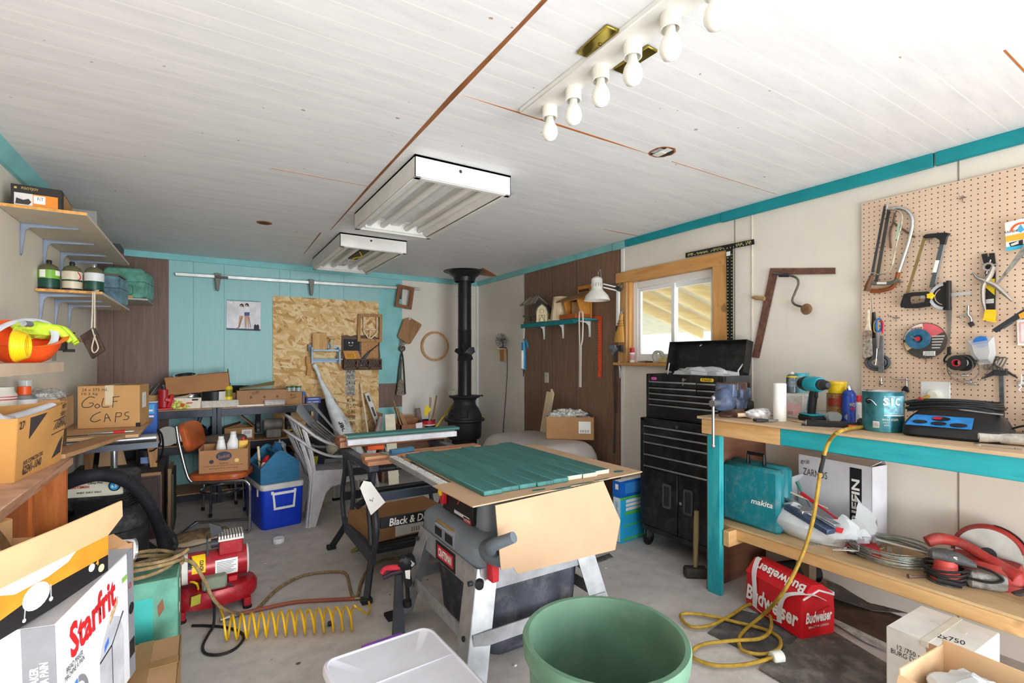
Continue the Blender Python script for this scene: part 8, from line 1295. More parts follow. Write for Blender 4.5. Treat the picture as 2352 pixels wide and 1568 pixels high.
def plastic_chair(label,loc,rz):
 t=T('plastic_chair',label,'chair',loc,rz,'white plastic stacking chairs');hw=.25
 b=B(WP);b.sheet([[(x,y*hw*2,.42-.025*math.sin((x+.02)/.46*PI)*(1-abs(y)*1.2)+.012*(x>.4))for x in(-.02,.06,.15,.25,.35,.42,.46)]for y in(-.5,-.3,-.1,.1,.3,.5)],.006);t.part('seat',b)
 for s in(-1,1):
  b=B(WP);y=s*hw;b.prism([(-.04,.44),(.48,.44),(.5,.42),(.5,.38),(.42,.37),(.3,.36),(.16,.33),(.08,.26),(.045,.12),(.03,.0),(-.045,0),(-.035,.2),(-.04,.36)]if False else[(-.05,.46),(.47,.43),(.49,.4),(.46,.39),(.26,.385),(.12,.355),(.05,.28),(.0,.12),(-.035,.0),(-.1,0),(-.08,.15),(-.055,.36)],y-.004,y+.004,'xz');t.part('leg',b)
  b=B(WP);b.bar((-.09,y,0),(-.05,y-s*.012,.45),.012,.05,(0,s,0));b.bar((-.06,y-s*.03,0),(-.03,y-s*.02,.42),.06,.006,(0,-s,0));t.part('leg_rib',b)
  b=B(WP);b.bar((.45,y,.4),(.52,y+s*.02,0),.05,.006,(0,-s,0));b.bar((.45,y,.4),(.52,y+s*.02,0),.006,.04,(0,-s,0));t.part('leg',b)
  b=B(WP);b.bar((.43,y,.42),(.40,y+s*.03,.65),.05,.008,(0,-s,0));t.part('arm_post',b)
 rail=[(.44,-hw-.03,.645),(.3,-hw-.035,.645),(.12,-hw-.03,.66),(-.02,-hw-.01,.73),(-.12,-hw+.04,.82),(-.19,-.1,.88),(-.2,0,.89),(-.19,.1,.88),(-.12,hw-.04,.82),(-.02,hw+.01,.73),(.12,hw+.03,.66),(.3,hw+.035,.645),(.44,hw+.03,.645)]
 t.part('arm_rail',B(WP).tube(rail,.03,10,False,5,.45));b=B(WP)
 for k in range(9):
  y=-.21+.0525*k;e=abs(y)/.25;top=V((-.2+.1*e**2.2,y,.885-.07*e**2));b.bar((-.02,y*.92,.43),top,.032,.005,(1,0,.3))
 t.part('backrest',b)
 for s in(-1,1):t.part('back_post',B(WP).tube([(-.045,s*hw,.42),(-.07,s*(hw-.005),.6),(-.12,s*(hw-.04),.81)],.02,8,False,4,.5))
 return t
plastic_chair('upper white plastic armchair of the stack, grey panels lying in it',(.79,4.56,.0),2);c2=plastic_chair('lower white plastic armchair of the stack',(.77,4.56,-.0),2);c2.o.scale=(.97,.95,.86)
t=T('grey_plastic_sheet','translucent grey plastic panel with slot leaning on the white chairs','panel',(1.0,4.62,.47),0);GP=mat('8d9096',.4,0,.06);q0,q1,q2,q3=[V(p)-V((1.0,4.62,.47))for p in((1.02,4.42,.46),(1.08,4.72,.46),(.74,4.92,.97),(.66,4.62,.93))];t.part('sheet',B(GP).sheet([[q0.lerp(q1,u)+V((.02*math.sin(u*3),0,.03*math.sin(u*3.1)))for u in(0,.25,.5,.75,1)]if v==0 else[q0.lerp(q1,u).lerp(q3.lerp(q2,u),v)+V((.0,0,.03*math.sin(u*3.1)))for u in(0,.25,.5,.75,1)]for v in(0,.33,.66,1)],.004));c=q0.lerp(q1,.55).lerp(q3.lerp(q2,.55),.5);t.part('hand_slot',B(BLACK).bar(c+V((.05,0,-.055)),c+V((-.03,0,.075)),.035,.012,(.6,-.3,.6)))
t=T('grey_plastic_sheet','second grey plastic panel standing behind the slotted one','panel',(1.05,4.82,.47),0);q0,q1,q2,q3=[V(p)-V((1.05,4.82,.47))for p in((1.18,4.5,.47),(1.2,4.8,.47),(.85,4.98,.98),(.8,4.75,.98))];t.part('sheet',B(mat('8f9298',.45)).quad(q0,q1,q2,q3,.004))
t=T('tent_pole_bundle','bundle of grey folded poles lying in the white chair seat','poles',(.98,4.44,.44),0);b=B(mat('6f6a64',.5,.3,.2));rnd=random.Random(9)
for k in range(6):b.cyl((.14+.02*k,rnd.uniform(-.03,.1),.0),(-.28+.02*k,.02+rnd.uniform(-.03,.1),.36+.01*k),.008,n=8)
t.part('pole',b);t.part('cloth_tie',B(mat('b9ad98',.8)).blob((-.05,.03,.16),(.05,.06,.05),3,.3,2,14,8))
for k,(x,y)in enumerate(((.88,4.95),(1.08,5.0))):t=T('ladder_foot',['left','right'][k]+' aluminium ladder rail standing under the white chairs','ladder',(x,y,0),-10+8*k);t.part('rail',B(ALU).box((-.035,-.012,.02),(.035,.012,.4),.002));t.part('rubber_foot',B(RUBBER).box((-.04,-.016,0),(.04,.016,.025),.003));t.part('groove',B(GALV).box((-.012,-.0125,.03),(.012,-.0118,.39)))
RC=mat('a31a28',.3,.1,.08,8,dust=.12);t=T('air_compressor','small red air compressor with finned head on the floor','air compressor',PZ(494,1412)+V((.0,.11,0)),1);t.o.scale=(.9,.9,.9)
b=B(RC);b.loft([[(x*.47*k,y*.3*k,z)for x,y in rrect(1,1,.49,n=8)]for z,k in((.045,.8),(.055,.96),(.075,1),(.125,1),(.15,.93),(.16,.75))]);t.part('tank',b);b=B(RC)
for sx in(-1,1):b.box((sx*.17-.02,-.13,.0),(sx*.17+.02,.13,.06),.004)
t.part('foot',b);b=B(RUBBER);[b.cyl((sx*.17,sy*.12,0),(sx*.17,sy*.12,.012),.025,n=12)for sx in(-1,1)for sy in(-1,1)];t.part('rubber_foot',b)
b=B(RC);b.lathe([(0,-.19),(.08,-.19),(.088,-.18),(.088,.17),(.084,.18),(0,.18)],30,(.0,0,.265),'x');t.part('motor',b);b=B(OFFW);b.lathe([(.0885,-.17),(.0885,-.14)],30,(0,0,.265),'x');b.lathe([(.0885,.172),(.09,.176),(.085,.182)],30,(0,0,.265),'x');t.part('band',b);b=B(PAPER);b.lathe([(.0887,.0),(.0887,.12)],10,(0,0,.265),'x',R(150),R(215));t.part('data_label',b);b=B(mat('8d8d92',.6))
for k in range(9):b.lathe([(.0889,.008),(.0889,.11-.012*(k%3))],2,(0,0,.265),'x',R(158+6*k),R(161+6*k))
t.part('label_print',b);b=B(YEL);b.lathe([(.0888,-.12),(.0888,-.05)],10,(0,0,.265),'x',R(110),R(185));t.part('yellow_label',b);b=B(BLACK);b.lathe([(.0888,-.14),(.0888,-.115)],6,(0,0,.265),'x',R(120),R(165));t.part('black_label',b);t.text('CLINCH',.06,.02,INK,(-.07,-.0835,.3),rot=(60,0,0),roll=-90,bold=.03);b=B(RC);b.box((.02,-.065,.33),(.15,.06,.415),.005);t.part('head',b);b=B(mat('d0ccc6',.4,.5));b.box((.015,-.07,.415),(.155,.065,.43),.002)
for k in range(9):b.box((.018+.0155*k,-.07,.43),(.028+.0155*k,.065,.45),.001)
t.part('cooling_fins',b);b=B(DARK);b.cyl((-.02,-.02,.4),(.02,-.02,.4),.028,n=14);b.prism([(-.02,.44),(.04,.465),(.03,.5),(-.03,.53)],-.03,.0,'xz');b.box((-.045,-.05,.34),(-.035,.02,.44));t.part('air_filter',b);b=B(mat('7d8471',.5));b.box((-.07,-.15,.16),(.06,-.06,.235),.012);t.part('pressure_switch',b);b=B(RED);b.box((.07,-.06,.15),(.12,-.0,.19),.004);t.part('bracket',b);b=B(DARK);b.tube([(.06,-.12,.17),(.09,-.13,.155),(.08,-.11,.15)],.006,6,False,4);b.cyl((-.04,-.155,.17),(-.04,-.145,.17),.012,n=12);t.part('grommet',b);t.part('hang_tag',B(mat('a8a43a',.6)).cb((-.1,-.16,.13),(.05,.004,.06),0,(10,0,20)))
b=B(BLACK);t.part('power_cord',b.tube([t.l(p)for p in(PZ(488,1372,.17),PZ(492,1400,.1),PZ(490,1440,.03),PZ(478,1462,.008),PZ(462,1495,.008),PZ(470,1515,.008),PZ(505,1518,.008),PZ(545,1503,.008),PZ(568,1475,.008),PZ(558,1458,.008),PZ(520,1446,.008),PZ(470,1442,.008),PZ(435,1442,.008))],.0075,8,False,6))
A=PZ(512,1441,.063);E_=PZ(818,1418,.063);t=T('spiral_hose','bright yellow spiral air hose stretched across the concrete floor','hose',(0,0,0),0);n=14;pts=[PZ(438,1336,.2),PZ(452,1340,.2),PZ(455,1360,.12),PZ(440,1392,.06),PZ(455,1400,.03),PZ(468,1360,.12),PZ(478,1395,.03),PZ(495,1378,.1)]
dx=(E_-A).normalized();nx=V((-dx.y,dx.x,0))
for k in range(n*12+1):
 a=2*PI*k/12;f=k/(n*12);f2=f if f<.8 else f;c=A.lerp(E_,f2)
 pts.append(c+V((0,0,1))*.056*math.cos(a)-nx*.05*math.sin(a)+dx*.02*math.sin(a))
pts+=[PZ(845,1410,.03),PZ(850,1392,.02),PZ(842,1374,.012),PZ(830,1372,.012)];b=B(mat('eab91a',.35));b.tube(pts,.0055,7,False,2);t.part('tube',b);t.part('brass_coupler',B(mat('8d8468',.35,.8)).cyl(PZ(836,1373,.012),PZ(815,1374,.012),.009,n=10));t.part('end_plug',B(DARK).cyl(PZ(757,1430,.02),PZ(757,1434,.004),.011,n=10))
t=T('red_hose','faded red air hose lying behind the yellow spiral','hose',(0,0,0),0);t.part('hose',B(mat('94513f',.6)).tube([PZ(548,1410,.012),PZ(600,1398,.012),PZ(680,1382,.012),PZ(760,1377,.012),PZ(815,1374,.012)],.0105,8,False,6));t.part('coupler',B(STEEL).tube([PZ(505,1424,.012),PZ(530,1415,.012),PZ(548,1410,.012)],[.01,.013,.009],10))
t=T('log_slice','rough bark edged wood slab lying behind the compressor','wood slab',PZ(440,1245)+V((.03,.02,0)),12);b=B(mat('8a7358',.9,0,.35,25,.6));b.blob((0,0,.03),(.24,.13,.04),6,.25,2.5,26,10,.0);t.part('bark',b);t.part('sawn_face',B(PALEX).blob((-.02,-.05,.025),(.25,.1,.025),2,.2,2,22,8,.0))
WM=mat('3d434c',.45,.3,.12,dust=.12);WK=mat('24252a',.5,0,.1);WD2=wood('a56d4a','b98362','x',14);X0,X1,YR,YF,WZ=.84,1.52,3.6,2.95,.80
t=T('folding_workbench','dark grey folding workbench with split wooden jaws beside the saw','workbench',(1.18,3.3,0),0)
def W(x,y,z):return V((x-1.18,y-3.3,z))
t.part('rear_jaw',B(WD2).box(W(.79,YR-.05,WZ-.04),W(1.6,YR+.12,WZ),.002));b=B(wood('b07850','c49070','x',14));b.box(W(.80,YF-.06,WZ-.045),W(1.58,YF+.06,WZ-.02),.002);b.box(W(.8,YF-.0,WZ-.02),W(1.58,YF+.1,WZ),.002);t.part('front_jaw',b)
for X_,k in((X0,0),(X1,1)):
 b=B(WM);b.box(W(X_-.03,YF-.05,WZ-.085),W(X_+.03,YR+.08,WZ-.045),.004);t.part('jaw_rail',b)
 for Yc,s in((YR,1),(YF,-1)):
  b=B(WM);b.prism([(Yc-3.3-.06,WZ-.085),(Yc-3.3+.06,WZ-.085),(Yc-3.3+.02,WZ-.19),(Yc-3.3-.02,WZ-.19)],X_-1.18-.012,X_-1.18+.012,'yz');t.part('hinge_plate',b)
  b=B(WM);b.tube([W(X_,Yc,WZ-.12),W(X_,Yc+.02*s,.58),W(X_,Yc+.1*s,.42),W(X_,Yc+.08*s,.3),W(X_,Yc+.02*s,.2)],.017,8,False,5);t.part('upright',b)
  b=B(WM);b.tube([W(X_+.01,Yc-.02*s,WZ-.12),W(X_+.02,Yc-.06*s,.6),W(X_+.02,Yc-.13*s,.48),W(X_+.02,Yc-.1*s,.34),W(X_+.01,Yc-.04*s,.2)],.017,8,False,5);t.part('upright',b)
  sx=-1 if k==0 else 1
  b=B(WK);b.bar(W(X_,Yc,.2),W(X_+.07*sx,Yc+.14*s,.012),.035,.035,bev=.004);b.box(W(X_+.07*sx-.03,Yc+.14*s-.025,0),W(X_+.07*sx+.03,Yc+.14*s+.025,.03),.004);t.part('leg',b)
 b=B(WM);b.prism([(YF-3.3-.05,.16),(YR-3.3+.05,.16),(YR-3.3+.04,.25),(YF-3.3-.04,.25)],X_-1.18-.015,X_-1.18+.015,'yz',.003);t.part('side_plate',b)
b=B(WK);
for Yc in(YR,YF):b.box(W(X0,Yc-.012,WZ-.25),W(X1,Yc+.012,WZ-.2),.003)
b.box(W(X0,YR+.06,.36),W(X1,YR+.08,.42),.003);t.part('cross_bar',b);b=B(mat('4d5868',.4,.3));b.box(W(X0,YF-.1,.55),W(X1,YF-.075,.6),.003);t.part('blue_bar',b)
b=B(WK);b.box(W(X0+.015,YF-.13,.40),W(X1,YF-.11,.46),.002);t.part('name_bar',b);t.text('Black & Decker',.33,.045,PAPER,W(1.07,YF-.1315,.43),bold=.02,shear=.15);t.text('Workmate 400',.2,.02,mat('8d929b',.5),W(1.15,YR-.0135,WZ-.225))
b=B(WK);b.box(W(X0+.015,YF+.02,.2),W(X1-.015,YR-.02,.225),.003)
for k in range(9):b.box(W(X0+.02,YF+.03+.055*k,.225),W(X1-.02,YF+.05+.055*k,.229))
t.part('step',b);b=B(BLACK);c=W(X0-.03,YF-.02,WZ-.16)
b.cyl(c+V((0,0,0)),c+V((-.03,-.02,0)),.03,n=14);b.bar(c+V((-.03,-.02,0)),c+V((-.035,-.03,-.09)),.02,.02);b.cyl(c+V((-.035,-.03,-.09)),c+V((-.075,-.06,-.1)),.02,n=12);t.part('crank_handle',b);b=B(mat('e0571f',.5));b.box(W(.98,YR-.06,WZ-.075),W(1.1,YR+.02,WZ-.042),.004);t.part('orange_peg',b)
t=T('price_tag','blank white card tag hanging from the workbench crank','tag',W(X0-.07,YF-.12,.62)+V((1.18,3.3,0)),0,rot=(0,0,-20));t.part('card',B(PAPER).prism([(-.035,.06),(.02,.07),(.07,-.02),(.075,-.11),(-.02,-.11)]if False else[(-.03,.03),(-.01,.07),(.03,.06),(.11,-.06),(.03,-.13)],0,.002,'xz'));t.text('5-',.025,.02,INK,(.035,-.0006,-.04),roll=60)
t=T('painted_board','long green painted board lying on the rear workbench jaw','board',(1.24,YR+.0,WZ+.0205),-.5);t.part('board',B(wood('2f6a66','3b7a74','x',12,.5,8)).box((-.4,-.05,.0),(.47,.06,.022),.003));t.part('bare_end',B(PALEX).box((-.402,-.048,.002),(-.3995,.058,.02)))
t=T('white_board','white painted board under the green one on the rear jaw','board',(1.2,YR-.07,WZ-.021),-.5);t.part('board',B(mat('dcdce2',.6,0,.05,20)).box((-.37,-.035,0),(.46,.018,.04),.003))
t=T('slat_board','thin unpainted slat under the green board on the rear jaw','board',(1.24,YR+.06,WZ+.0005),0);t.part('board',B(WD2).box((-.44,-.05,0),(.42,.09,.0195)))
t=T('blue_square_tool','blue steel try square lying on the front workbench jaw','square',(1.0,YF+.0,WZ+.001),14);t.part('stock',B(mat('4d7d9e',.4,.3)).box((-.05,-.02,0),(.11,.02,.03),.004));t.part('blade',B(STEEL).box((-.07,-.06,0),(-.04,.1,.004)))
t=T('flat_carton','flat brown carton with shipping label on the workbench step','box',(1.13,3.30,.2295),6);b=B(mat('a47a54',.8,0,.04,5));b.box((-.28,-.2,0),(.3,.22,.11),.002);t.part('carton',b);t.part('shipping_label',B(PAPER).box((-.12,-.2012,.01),(.08,-.2,.1)));t.text('|||||',.07,.03,INK,(.03,-.2016,.035));t.text('XX',.03,.03,INK,(.02,-.2016,.08));t.text('(((',.05,.02,INKB,(-.2805,.0,.04),'L')
t=T('bar_clamp','quick clamp with red handle and white tag beside the saw leg','clamp',PZ(915,1455),0);b=B(mat('4a4d55',.4,.4));k=2.4/1130
def cq(x,y,o=0):return V(((x-915)*k*.85,-(x-915)*k*.527+o,-(y-1455)*k))
b.prism([(-.03,0),(.03,0),(.02,.3),(-.015,.3)],-.012,.012,'xz');t.part('bar',b);b=B(BLACK);b.blob(cq(935,1285),(.045,.03,.045),5,.3,3,16,10);b.bar(cq(930,1290),cq(940,1340),.04,.03);b.cyl(cq(936,1340),cq(938,1380),.01,n=10);b.cyl(cq(936,1375),cq(937,1390),.02,n=14);t.part('jaw',b);b=B(mat('d8354a',.4));b.tube([cq(930,1296),cq(905,1298),cq(885,1300),cq(877,1310)],[.016,.018,.016,.018],10,False,4,.8);t.part('red_handle',b);b=B(mat('3d3344',.4));b.tube([cq(925,1306),cq(900,1312),cq(880,1322)],.012,8);t.part('trigger',b);t.part('white_tag',B(PAPER).quad(cq(926,1300,-.03),cq(938,1298,-.03),cq(938,1320,-.03),cq(928,1318,-.03),.002));b=B(mat('b9b9c0',.5,.3));b.bar(cq(936,1275),cq(952,1290),.03,.02);t.part('silver_tape',b)
SGY=mat('7f8a96',.45,0,.06,8,dust=.12);SGD=mat('6d7680',.45,0,.06);LEG=mat('b0b3b8',.35,.5,.1,14)
t=T('table_saw','grey table saw on splayed metal stand under cardboard and boards','table saw',(1.28,2.16,0),0);sx0,sx1,sy0,sy1=-.31,.3,-.31,.31
b=B(SGY);b.loft([[(x*w,y*d,z)for x,y in rrect(1,1,.08,n=4)]for z,w,d in((.48,.6,.63),(.5,.62,.65),(.575,.62,.64),(.6,.58,.6),(.62,.5,.52))]);t.part('base_skirt',b);b=B(SGY);b.loft([[(x*w+.01,y*d,z)for x,y in rrect(1,1,.08,n=4)]for z,w,d in((.6,.5,.52),(.7,.48,.48),(.79,.5,.5),(.80,.56,.56))]);t.part('housing',b)
b=B(ALU);b.box((-.33,-.36,.80),(.33,.36,.826),.004);t.part('table_top',b)
b=B(SGY);b.box((-.315,-.1,.5),(-.25,.14,.585),.01);t.part('front_ledge',b);b=B(BLACK);b.box((-.257,-.17,.625),(-.235,.16,.79),.004);t.part('control_panel',b);b=B(mat('d9d9de',.5));b.box((-.2585,-.14,.64),(-.2565,.02,.655));b.m(mat('c3283a',.5));b.box((-.2585,-.155,.628),(-.2565,-.08,.65));t.part('panel_print',b);t.text('CRAFTSMAN',.065,.012,PAPER,(-.259,-.117,.639),'L');b=B(RED);b.box((-.285,.1,.66),(-.257,.14,.75),.006);t.part('red_switch',b);t.part('yellow_key',B(YEL).blob((-.285,.122,.72),(.012,.02,.02),3,.2,2,10,8));b=B(mat('c8452f',.5));b.bar((-.258,-.07,.75),(-.258,-.02,.69),.008,.003);t.part('red_dial',b)
b=B(OFFW);b.bar((-.3166,.11,.575),(-.3166,-.09,.575),.006,.002);b.m(mat('d8a23a',.5));b.box((-.31,-.08,.5855),(-.26,.13,.5875));b.m(BLACK);b.box((-.3165,.04,.52),(-.3145,.12,.56));b.box((-.3165,-.08,.52),(-.3145,0,.56));t.part('warning_label',b)
b=B(mat('5f6872',.45));e=PY(1180,1233,1.56)-V((1.28,2.16,0));m_=PY(1128,1255,1.66)-V((1.28,2.16,0));b.blob((-.235,-.37,.575),(.08,.11,.05),2,.05,1,22,12);b.tube([(-.25,-.38,.58),m_,e],[.03,.025,.021],12,False,4);t.part('crank_handle',b)
def leg(x,y,dx,dy):
 b=B(LEG);L=.1
 b.bar((x,y-dy*L/2*0,.5),(x+dx*.12,y+dy*.1,0),.004,.1,(0,1,0),off=(0,-dy*.05));b.bar((x,y,.5),(x+dx*.12,y+dy*.1,0),.1,.004,(0,1,0),off=(dx*-.05 if True else 0,0));t.part('leg',b);b=B(RUBBER);b.box((x+dx*.12-.04,y+dy*.1-.04,0),(x+dx*.12+.04,y+dy*.1+.04,.02),.004);t.part('rubber_foot',b)
for dx in(-1,1):
 for dy in(-1,1):leg(dx*.31,dy*.32,dx,dy)
b=B(LEG)
for s in(-1,1):b.box((s*.315-.003,-.31,.40),(s*.315+.003,.31,.5));b.box((-.3,s*.325-.003,.40),(.3,s*.325+.003,.5));b.box((s*.365-.003,-.35,.2),(s*.365+.003,.35,.26));b.box((-.36,s*.375-.003,.2),(.36,s*.375+.003,.26))
t.part('stand_rail',b);b=B(BLACK);b.box((-.3205,-.12,.405),(-.318,.1,.495));t.part('badge',b);b=B(mat('c8283a',.4));b.box((-.3215,-.1,.42),(-.32,.08,.48));t.part('badge_red',b);t.text('CRAFTSMAN',.15,.04,PAPER,(-.322,-.01,.45),'L',bold=.03);b=B(DARK)
for dy in(-1,1):
 for z in(.44,.23):b.cyl((-.33-.09*(.5-z)/.5*1.0-.005,dy*(.30+.1*(.5-z)),z),(-.322-.08*(.5-z)/.5,dy*(.30+.1*(.5-z)),z),.011,n=12)
t.part('bolt',b)
b=B(mat('3c3f4a',.8,0,.25,6,.3,dust=.25));b.loft([[(x*w+.02,y*d,z)for x,y in rrect(1,1,.15,n=4)]for z,w,d in((.04,.42,.46),(.1,.5,.54),(.3,.54,.56),(.48,.56,.58))]);t.part('dust_bag',b)
b=B(ALU);b.box((-.40,-.2,.80),(-.345,.6,.83),.004);t.part('fence_rail',b);b=B(PAPER);b.box((-.398,-.19,.8305),(-.36,.58,.8315));t.part('rule_tape',b);b=B(INK)
for k in range(30):b.box((-.398,-.18+.025*k,.8318),(-.372 if k%4 else-.362,-.177+.025*k,.8325))
t.part('rule_marks',b);b=B(YEL);b.box((-.27,-.37,.52),(-.235,-.33,.58),.004);b.m(RED);b.box((-.27,-.375,.45),(-.235,-.33,.525),.004);t.part('push_stick',b);t.text('JET',.02,.012,INK,(-.252,-.3704,.55))
t.part('knob',B(BLACK).cyl((-.345,-.405,.485),(-.36,-.43,.485),.018,n=12))
CSH=mat('b39476',.85,0,.03,5);t=T('cardboard_sheet','large cream cardboard sheet draped over the table saw with hanging flap','cardboard',(1.28,2.16,.834),0)
b=B(CSH);b.prism([(-.44,-.53),(.52,-.46),(.5,.42),(.1,.54),(-.34,.56),(-.35,-.16),(-.45,-.17)],.0,.005,'xy');t.part('sheet',b);b=B(CSH);P=[PY(x,y,1.655)for x,y in((1137,1160),(1385,1104),(1424,1195),(1412,1262),(1330,1282),(1188,1317),(1178,1302),(1150,1308))];b.prism([(p.x-1.28,p.z-.834)for p in P],1.652-2.16,1.657-2.16,'xz');t.part('hanging_flap',b);b=B(mat('2f625a',.7));rnd=random.Random(3)
for x,y,w,h in((.0,-.5,.09,.015),(.12,-.485,.12,.012),(.25,-.475,.08,.012),(-.1,-.47,.06,.018),(.42,-.4,.05,.03)):b.prism([(x+w*.5*math.cos(a)*(1+.4*rnd.random()),y+h*.5*math.sin(a)*(1+.5*rnd.random()))for a in[2*PI*i/12 for i in range(12)]],.005,.0056,'xy')
t.part('paint_smear',b)
GB2=[wood('2f6865','3b7874','y',12,.5,8),wood('2c615f','37716d','y',12,.5,8)];ends=(-.44,-.43,-.43,-.435,-.43,-.415,-.42,-.405);lab=('first','second','third','fourth','fifth','sixth','seventh','eighth')
for k in range(8):
 x0=-.345+k*.0875;t=T('painted_board',lab[k]+' green painted board counted from the fence rule side of the saw','board',(1.28+x0+.0437,2.16,.8395),0,'green boards drying on the saw');y0=ends[k];y1=.47+.02*math.sin(k*2);b=B(GB2[k%2]);b.box((-.0432,y0,0),(.0432,y1,.02),.003);t.part('board',b)
 if k>=5:t.part('bare_end',B(mat('dcc2a8',.7)).box((-.042,y0-.0008,.001),(.042,y0+.0005,.019)))
t=T('storage_tote','clear storage tote with frosted lid and purple latches in front','tote',(.56,1.545,0),3);TL=mat('d2d4e4',.3,0,.03);b=B(TL);b.loft([[(x*.4*k,y*.56*k,z)for x,y in rrect(1,1,.1,n=5)]for z,k in((0,.86),(.01,.88),(.3,.96))]);t.part('tub',b);b=B(mat('dfe0ec',.28,0,.02));b.loft([[(x*.42*k,y*.58*k,z)for x,y in rrect(1,1,.1,n=6)]for z,k in((.296,.98),(.3,1.0),(.318,1.0),(.326,.985),(.33,.95),(.325,.93),(.325,.5))]);b.box((-.19,.06,.325),(.19,.066,.3285),.001);t.part('lid',b);b=B(mat('7a3fa5',.35));b.box((-.06,.285,.27),(.1,.302,.327),.004);t.part('latch',b);b=B(mat('c3c6d8',.4))
for k in range(7):[b.box((.02+.03*i,-.1-.02*k,.3255),(.04+.03*i,-.092-.02*k,.3264))for i in range(4)]
t.part('embossed_text',b)
BGN=mat('587a64',.7,0,.08,6,dust=.12);t=T('trash_can','large green plastic trash can with rim and loop handle, empty','trash can',(.985,1.075,0),18);t.o.scale=(1,1,1.05);b=B(BGN);b.lathe([(0,.02),(.18,.02),(.19,.0),(.195,.02),(.222,.5),(.232,.505),(.236,.51),(.24,.55),(.236,.557),(.222,.557),(.217,.55),(.212,.5),(.185,.035),(0,.03)],56);t.part('bin',b)
for s in(-1,1):b=B(mat('7d9c86',.45,0,.06));b.tube([(s*.225,-.07,.47),(s*.27,-.07,.475),(s*.275,-.05,.47),(s*.275,.05,.47),(s*.27,.07,.475),(s*.225,.07,.47)],.014,8,False,4);b.prism([(-.07,.4),(.07,.4),(.07,.49),(-.07,.49)],s*.224,s*.242,'yz',.003);t.part('handle',b)
t=T('open_carton','small open carton with a white plastic bag inside, bottom right','box',(1.925,.475,.0125),-4);w,d,h=.28,.34,.43;b=B(CARDL);b.box((-w/2,-d/2,0),(w/2,d/2,.004));b.box((-w/2,-d/2,0),(w/2,-d/2+.004,h));b.box((-w/2,d/2-.004,0),(w/2,d/2,h));b.box((-w/2,-d/2,0),(-w/2+.004,d/2,h-.02));b.box((w/2-.004,-d/2,0),(w/2,d/2,h+.015));t.part('body',b);t.part('flap',B(CARDL).quad((-w/2,d/2,h-.02),(-w/2,-d/2,h-.02),(-w/2-.05,-d/2,h-.1),(-w/2-.05,d/2,h-.1),.004));b=B(POLY);b.blob((.02,.02,.36),(.09,.13,.06),3,.4,2.5,28,14,.2,.2);t.part('plastic_bag',b,smooth=20);t.part('green_corner',B(mat('d3e8b0',.5)).blob((.03,-.08,.36),(.05,.05,.045),4,.3,2,14,8));t.part('twig',B(mat('a89a4a',.6)).cyl((-.13,.12,.33),(-.15,.2,.3),.004,n=6))
flat('black_strip','dark rubber strip on the floor behind the cardboard flap','strip',[(1325,1296),(1400,1270),(1408,1278),(1335,1306)],MT,.0,.006)
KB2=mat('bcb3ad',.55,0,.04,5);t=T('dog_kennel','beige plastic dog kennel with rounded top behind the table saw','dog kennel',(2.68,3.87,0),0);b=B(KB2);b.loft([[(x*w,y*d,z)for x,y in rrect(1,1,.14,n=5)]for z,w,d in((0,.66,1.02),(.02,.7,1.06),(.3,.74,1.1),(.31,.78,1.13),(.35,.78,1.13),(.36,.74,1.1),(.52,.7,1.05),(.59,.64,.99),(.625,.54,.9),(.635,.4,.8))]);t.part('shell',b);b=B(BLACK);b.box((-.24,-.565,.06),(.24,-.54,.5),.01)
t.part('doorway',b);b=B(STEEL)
for k in range(9):b.cyl((-.2+.05*k,-.57,.08),(-.2+.05*k,-.57,.48),.003,n=6)
for k in range(7):b.cyl((-.22,-.572,.1+.06*k),(.22,-.572,.1+.06*k),.003,n=6)
t.part('wire_door',b);b=B(mat('a89a8a',.6))
for k in range(6):b.box((-.36,-.35+.12*k,.42),(-.33,-.29+.12*k,.5),.004)
t.part('vent',b)
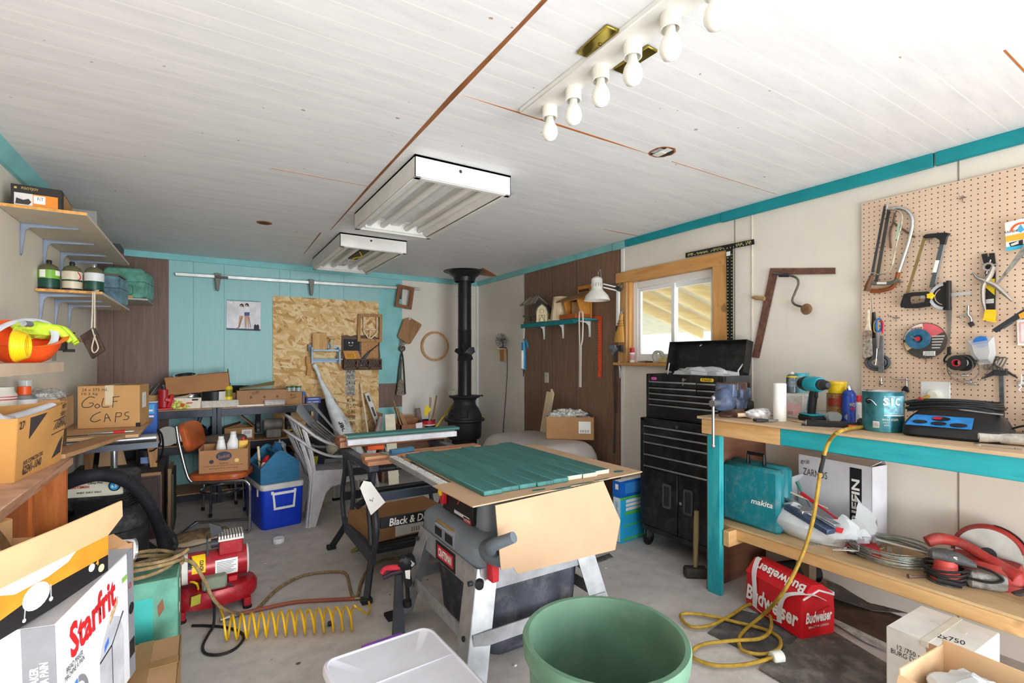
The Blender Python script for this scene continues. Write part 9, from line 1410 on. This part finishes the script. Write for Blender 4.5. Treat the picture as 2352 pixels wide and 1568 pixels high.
t=T('news_box','open cardboard box of crumpled newspaper on top of the kennel','box',(2.85,3.58,.636),-40);w,d,h=.44,.3,.21;b=B(CARDD);b.box((-w/2,0,0),(w/2,.004,h));b.box((-w/2,d-.004,0),(w/2,d,h));b.box((-w/2,0,0),(-w/2+.004,d,h));b.box((w/2-.004,0,0),(w/2,d,h));b.box((-w/2,0,0),(w/2,d,.004));t.part('carton',b);t.part('shipping_label',B(PAPER).box((.08,-.0012,.06),(.19,0,.17)));t.text('||||||',.08,.025,INK,(.135,-.0016,.08));t.part('newspaper',B(mat('c9c6c2',.9,0,.3,50)).blob((-.02,d/2,h-.01),(.17,.11,.06),7,.5,3,24,12,.1,.3),smooth=15)
solo('dry_leaf','small dry yellow green leaf on the floor under the workbench','leaf',B(mat('a9a84a',.8,0,.2)).sheet([[(-.04,-.02,.004),(0,-.03,.012),(.04,-.01,.006)],[(-.04,.0,.003),(0,.005,.008),(.045,.012,.01)],[(-.02,.02,.01),(0,.03,.006),(.03,.03,.012)]],.001),PZ(816,1264),20)
b=B(mat('ded8cc',.8,0,.2));rnd=random.Random(21)
for k in range(70):
 x,y,r=rnd.uniform(.2,2.4),rnd.uniform(1.5,4.2),rnd.uniform(.003,.008);b.m(mat('ded8cc',.8,0,.2)if k%3 else mat('5f554c',.8,0,.2));b.blob((x,y,r*.35),(r*1.5,r,r*.5),k,.4,2,6,4,.0005)
solo('wood_chips','scattered pale and dark crumbs of debris on the concrete floor','debris',b,kind='stuff')
for k,(x,y,w,h,rz,lab)in enumerate(((1408,1165,.09,.16,10,'upright pine offcut on the floor left of the bright blue carton'),(1422,1180,.07,.1,-20,'short reddish offcut leaning against the bright blue carton'))):
 p=PZ(x,y+30)if False else V((2.66-.03*k,2.95-.08*k,0));t=T('lumber_offcut',lab,'offcut',p,rz);t.part('block',B(PALEZ if k==0 else wood('8a5433','a06840','z',16)).box((-w/2,-.02,0),(w/2,.02,h+.1),.001))
for k,(X_,Y_,h,lab)in enumerate(((1.15,4.1,.34,'tall pine block standing on the floor behind the folding workbench'),(1.32,4.2,.26,'shorter pine block standing on the floor behind the folding workbench'))):
 t=T('pine_block',lab,'block',(X_,Y_,0),8-20*k);t.part('block',B(PALEZ).box((-.045,-.03,0),(.045,.03,h),.002))
finish_text()
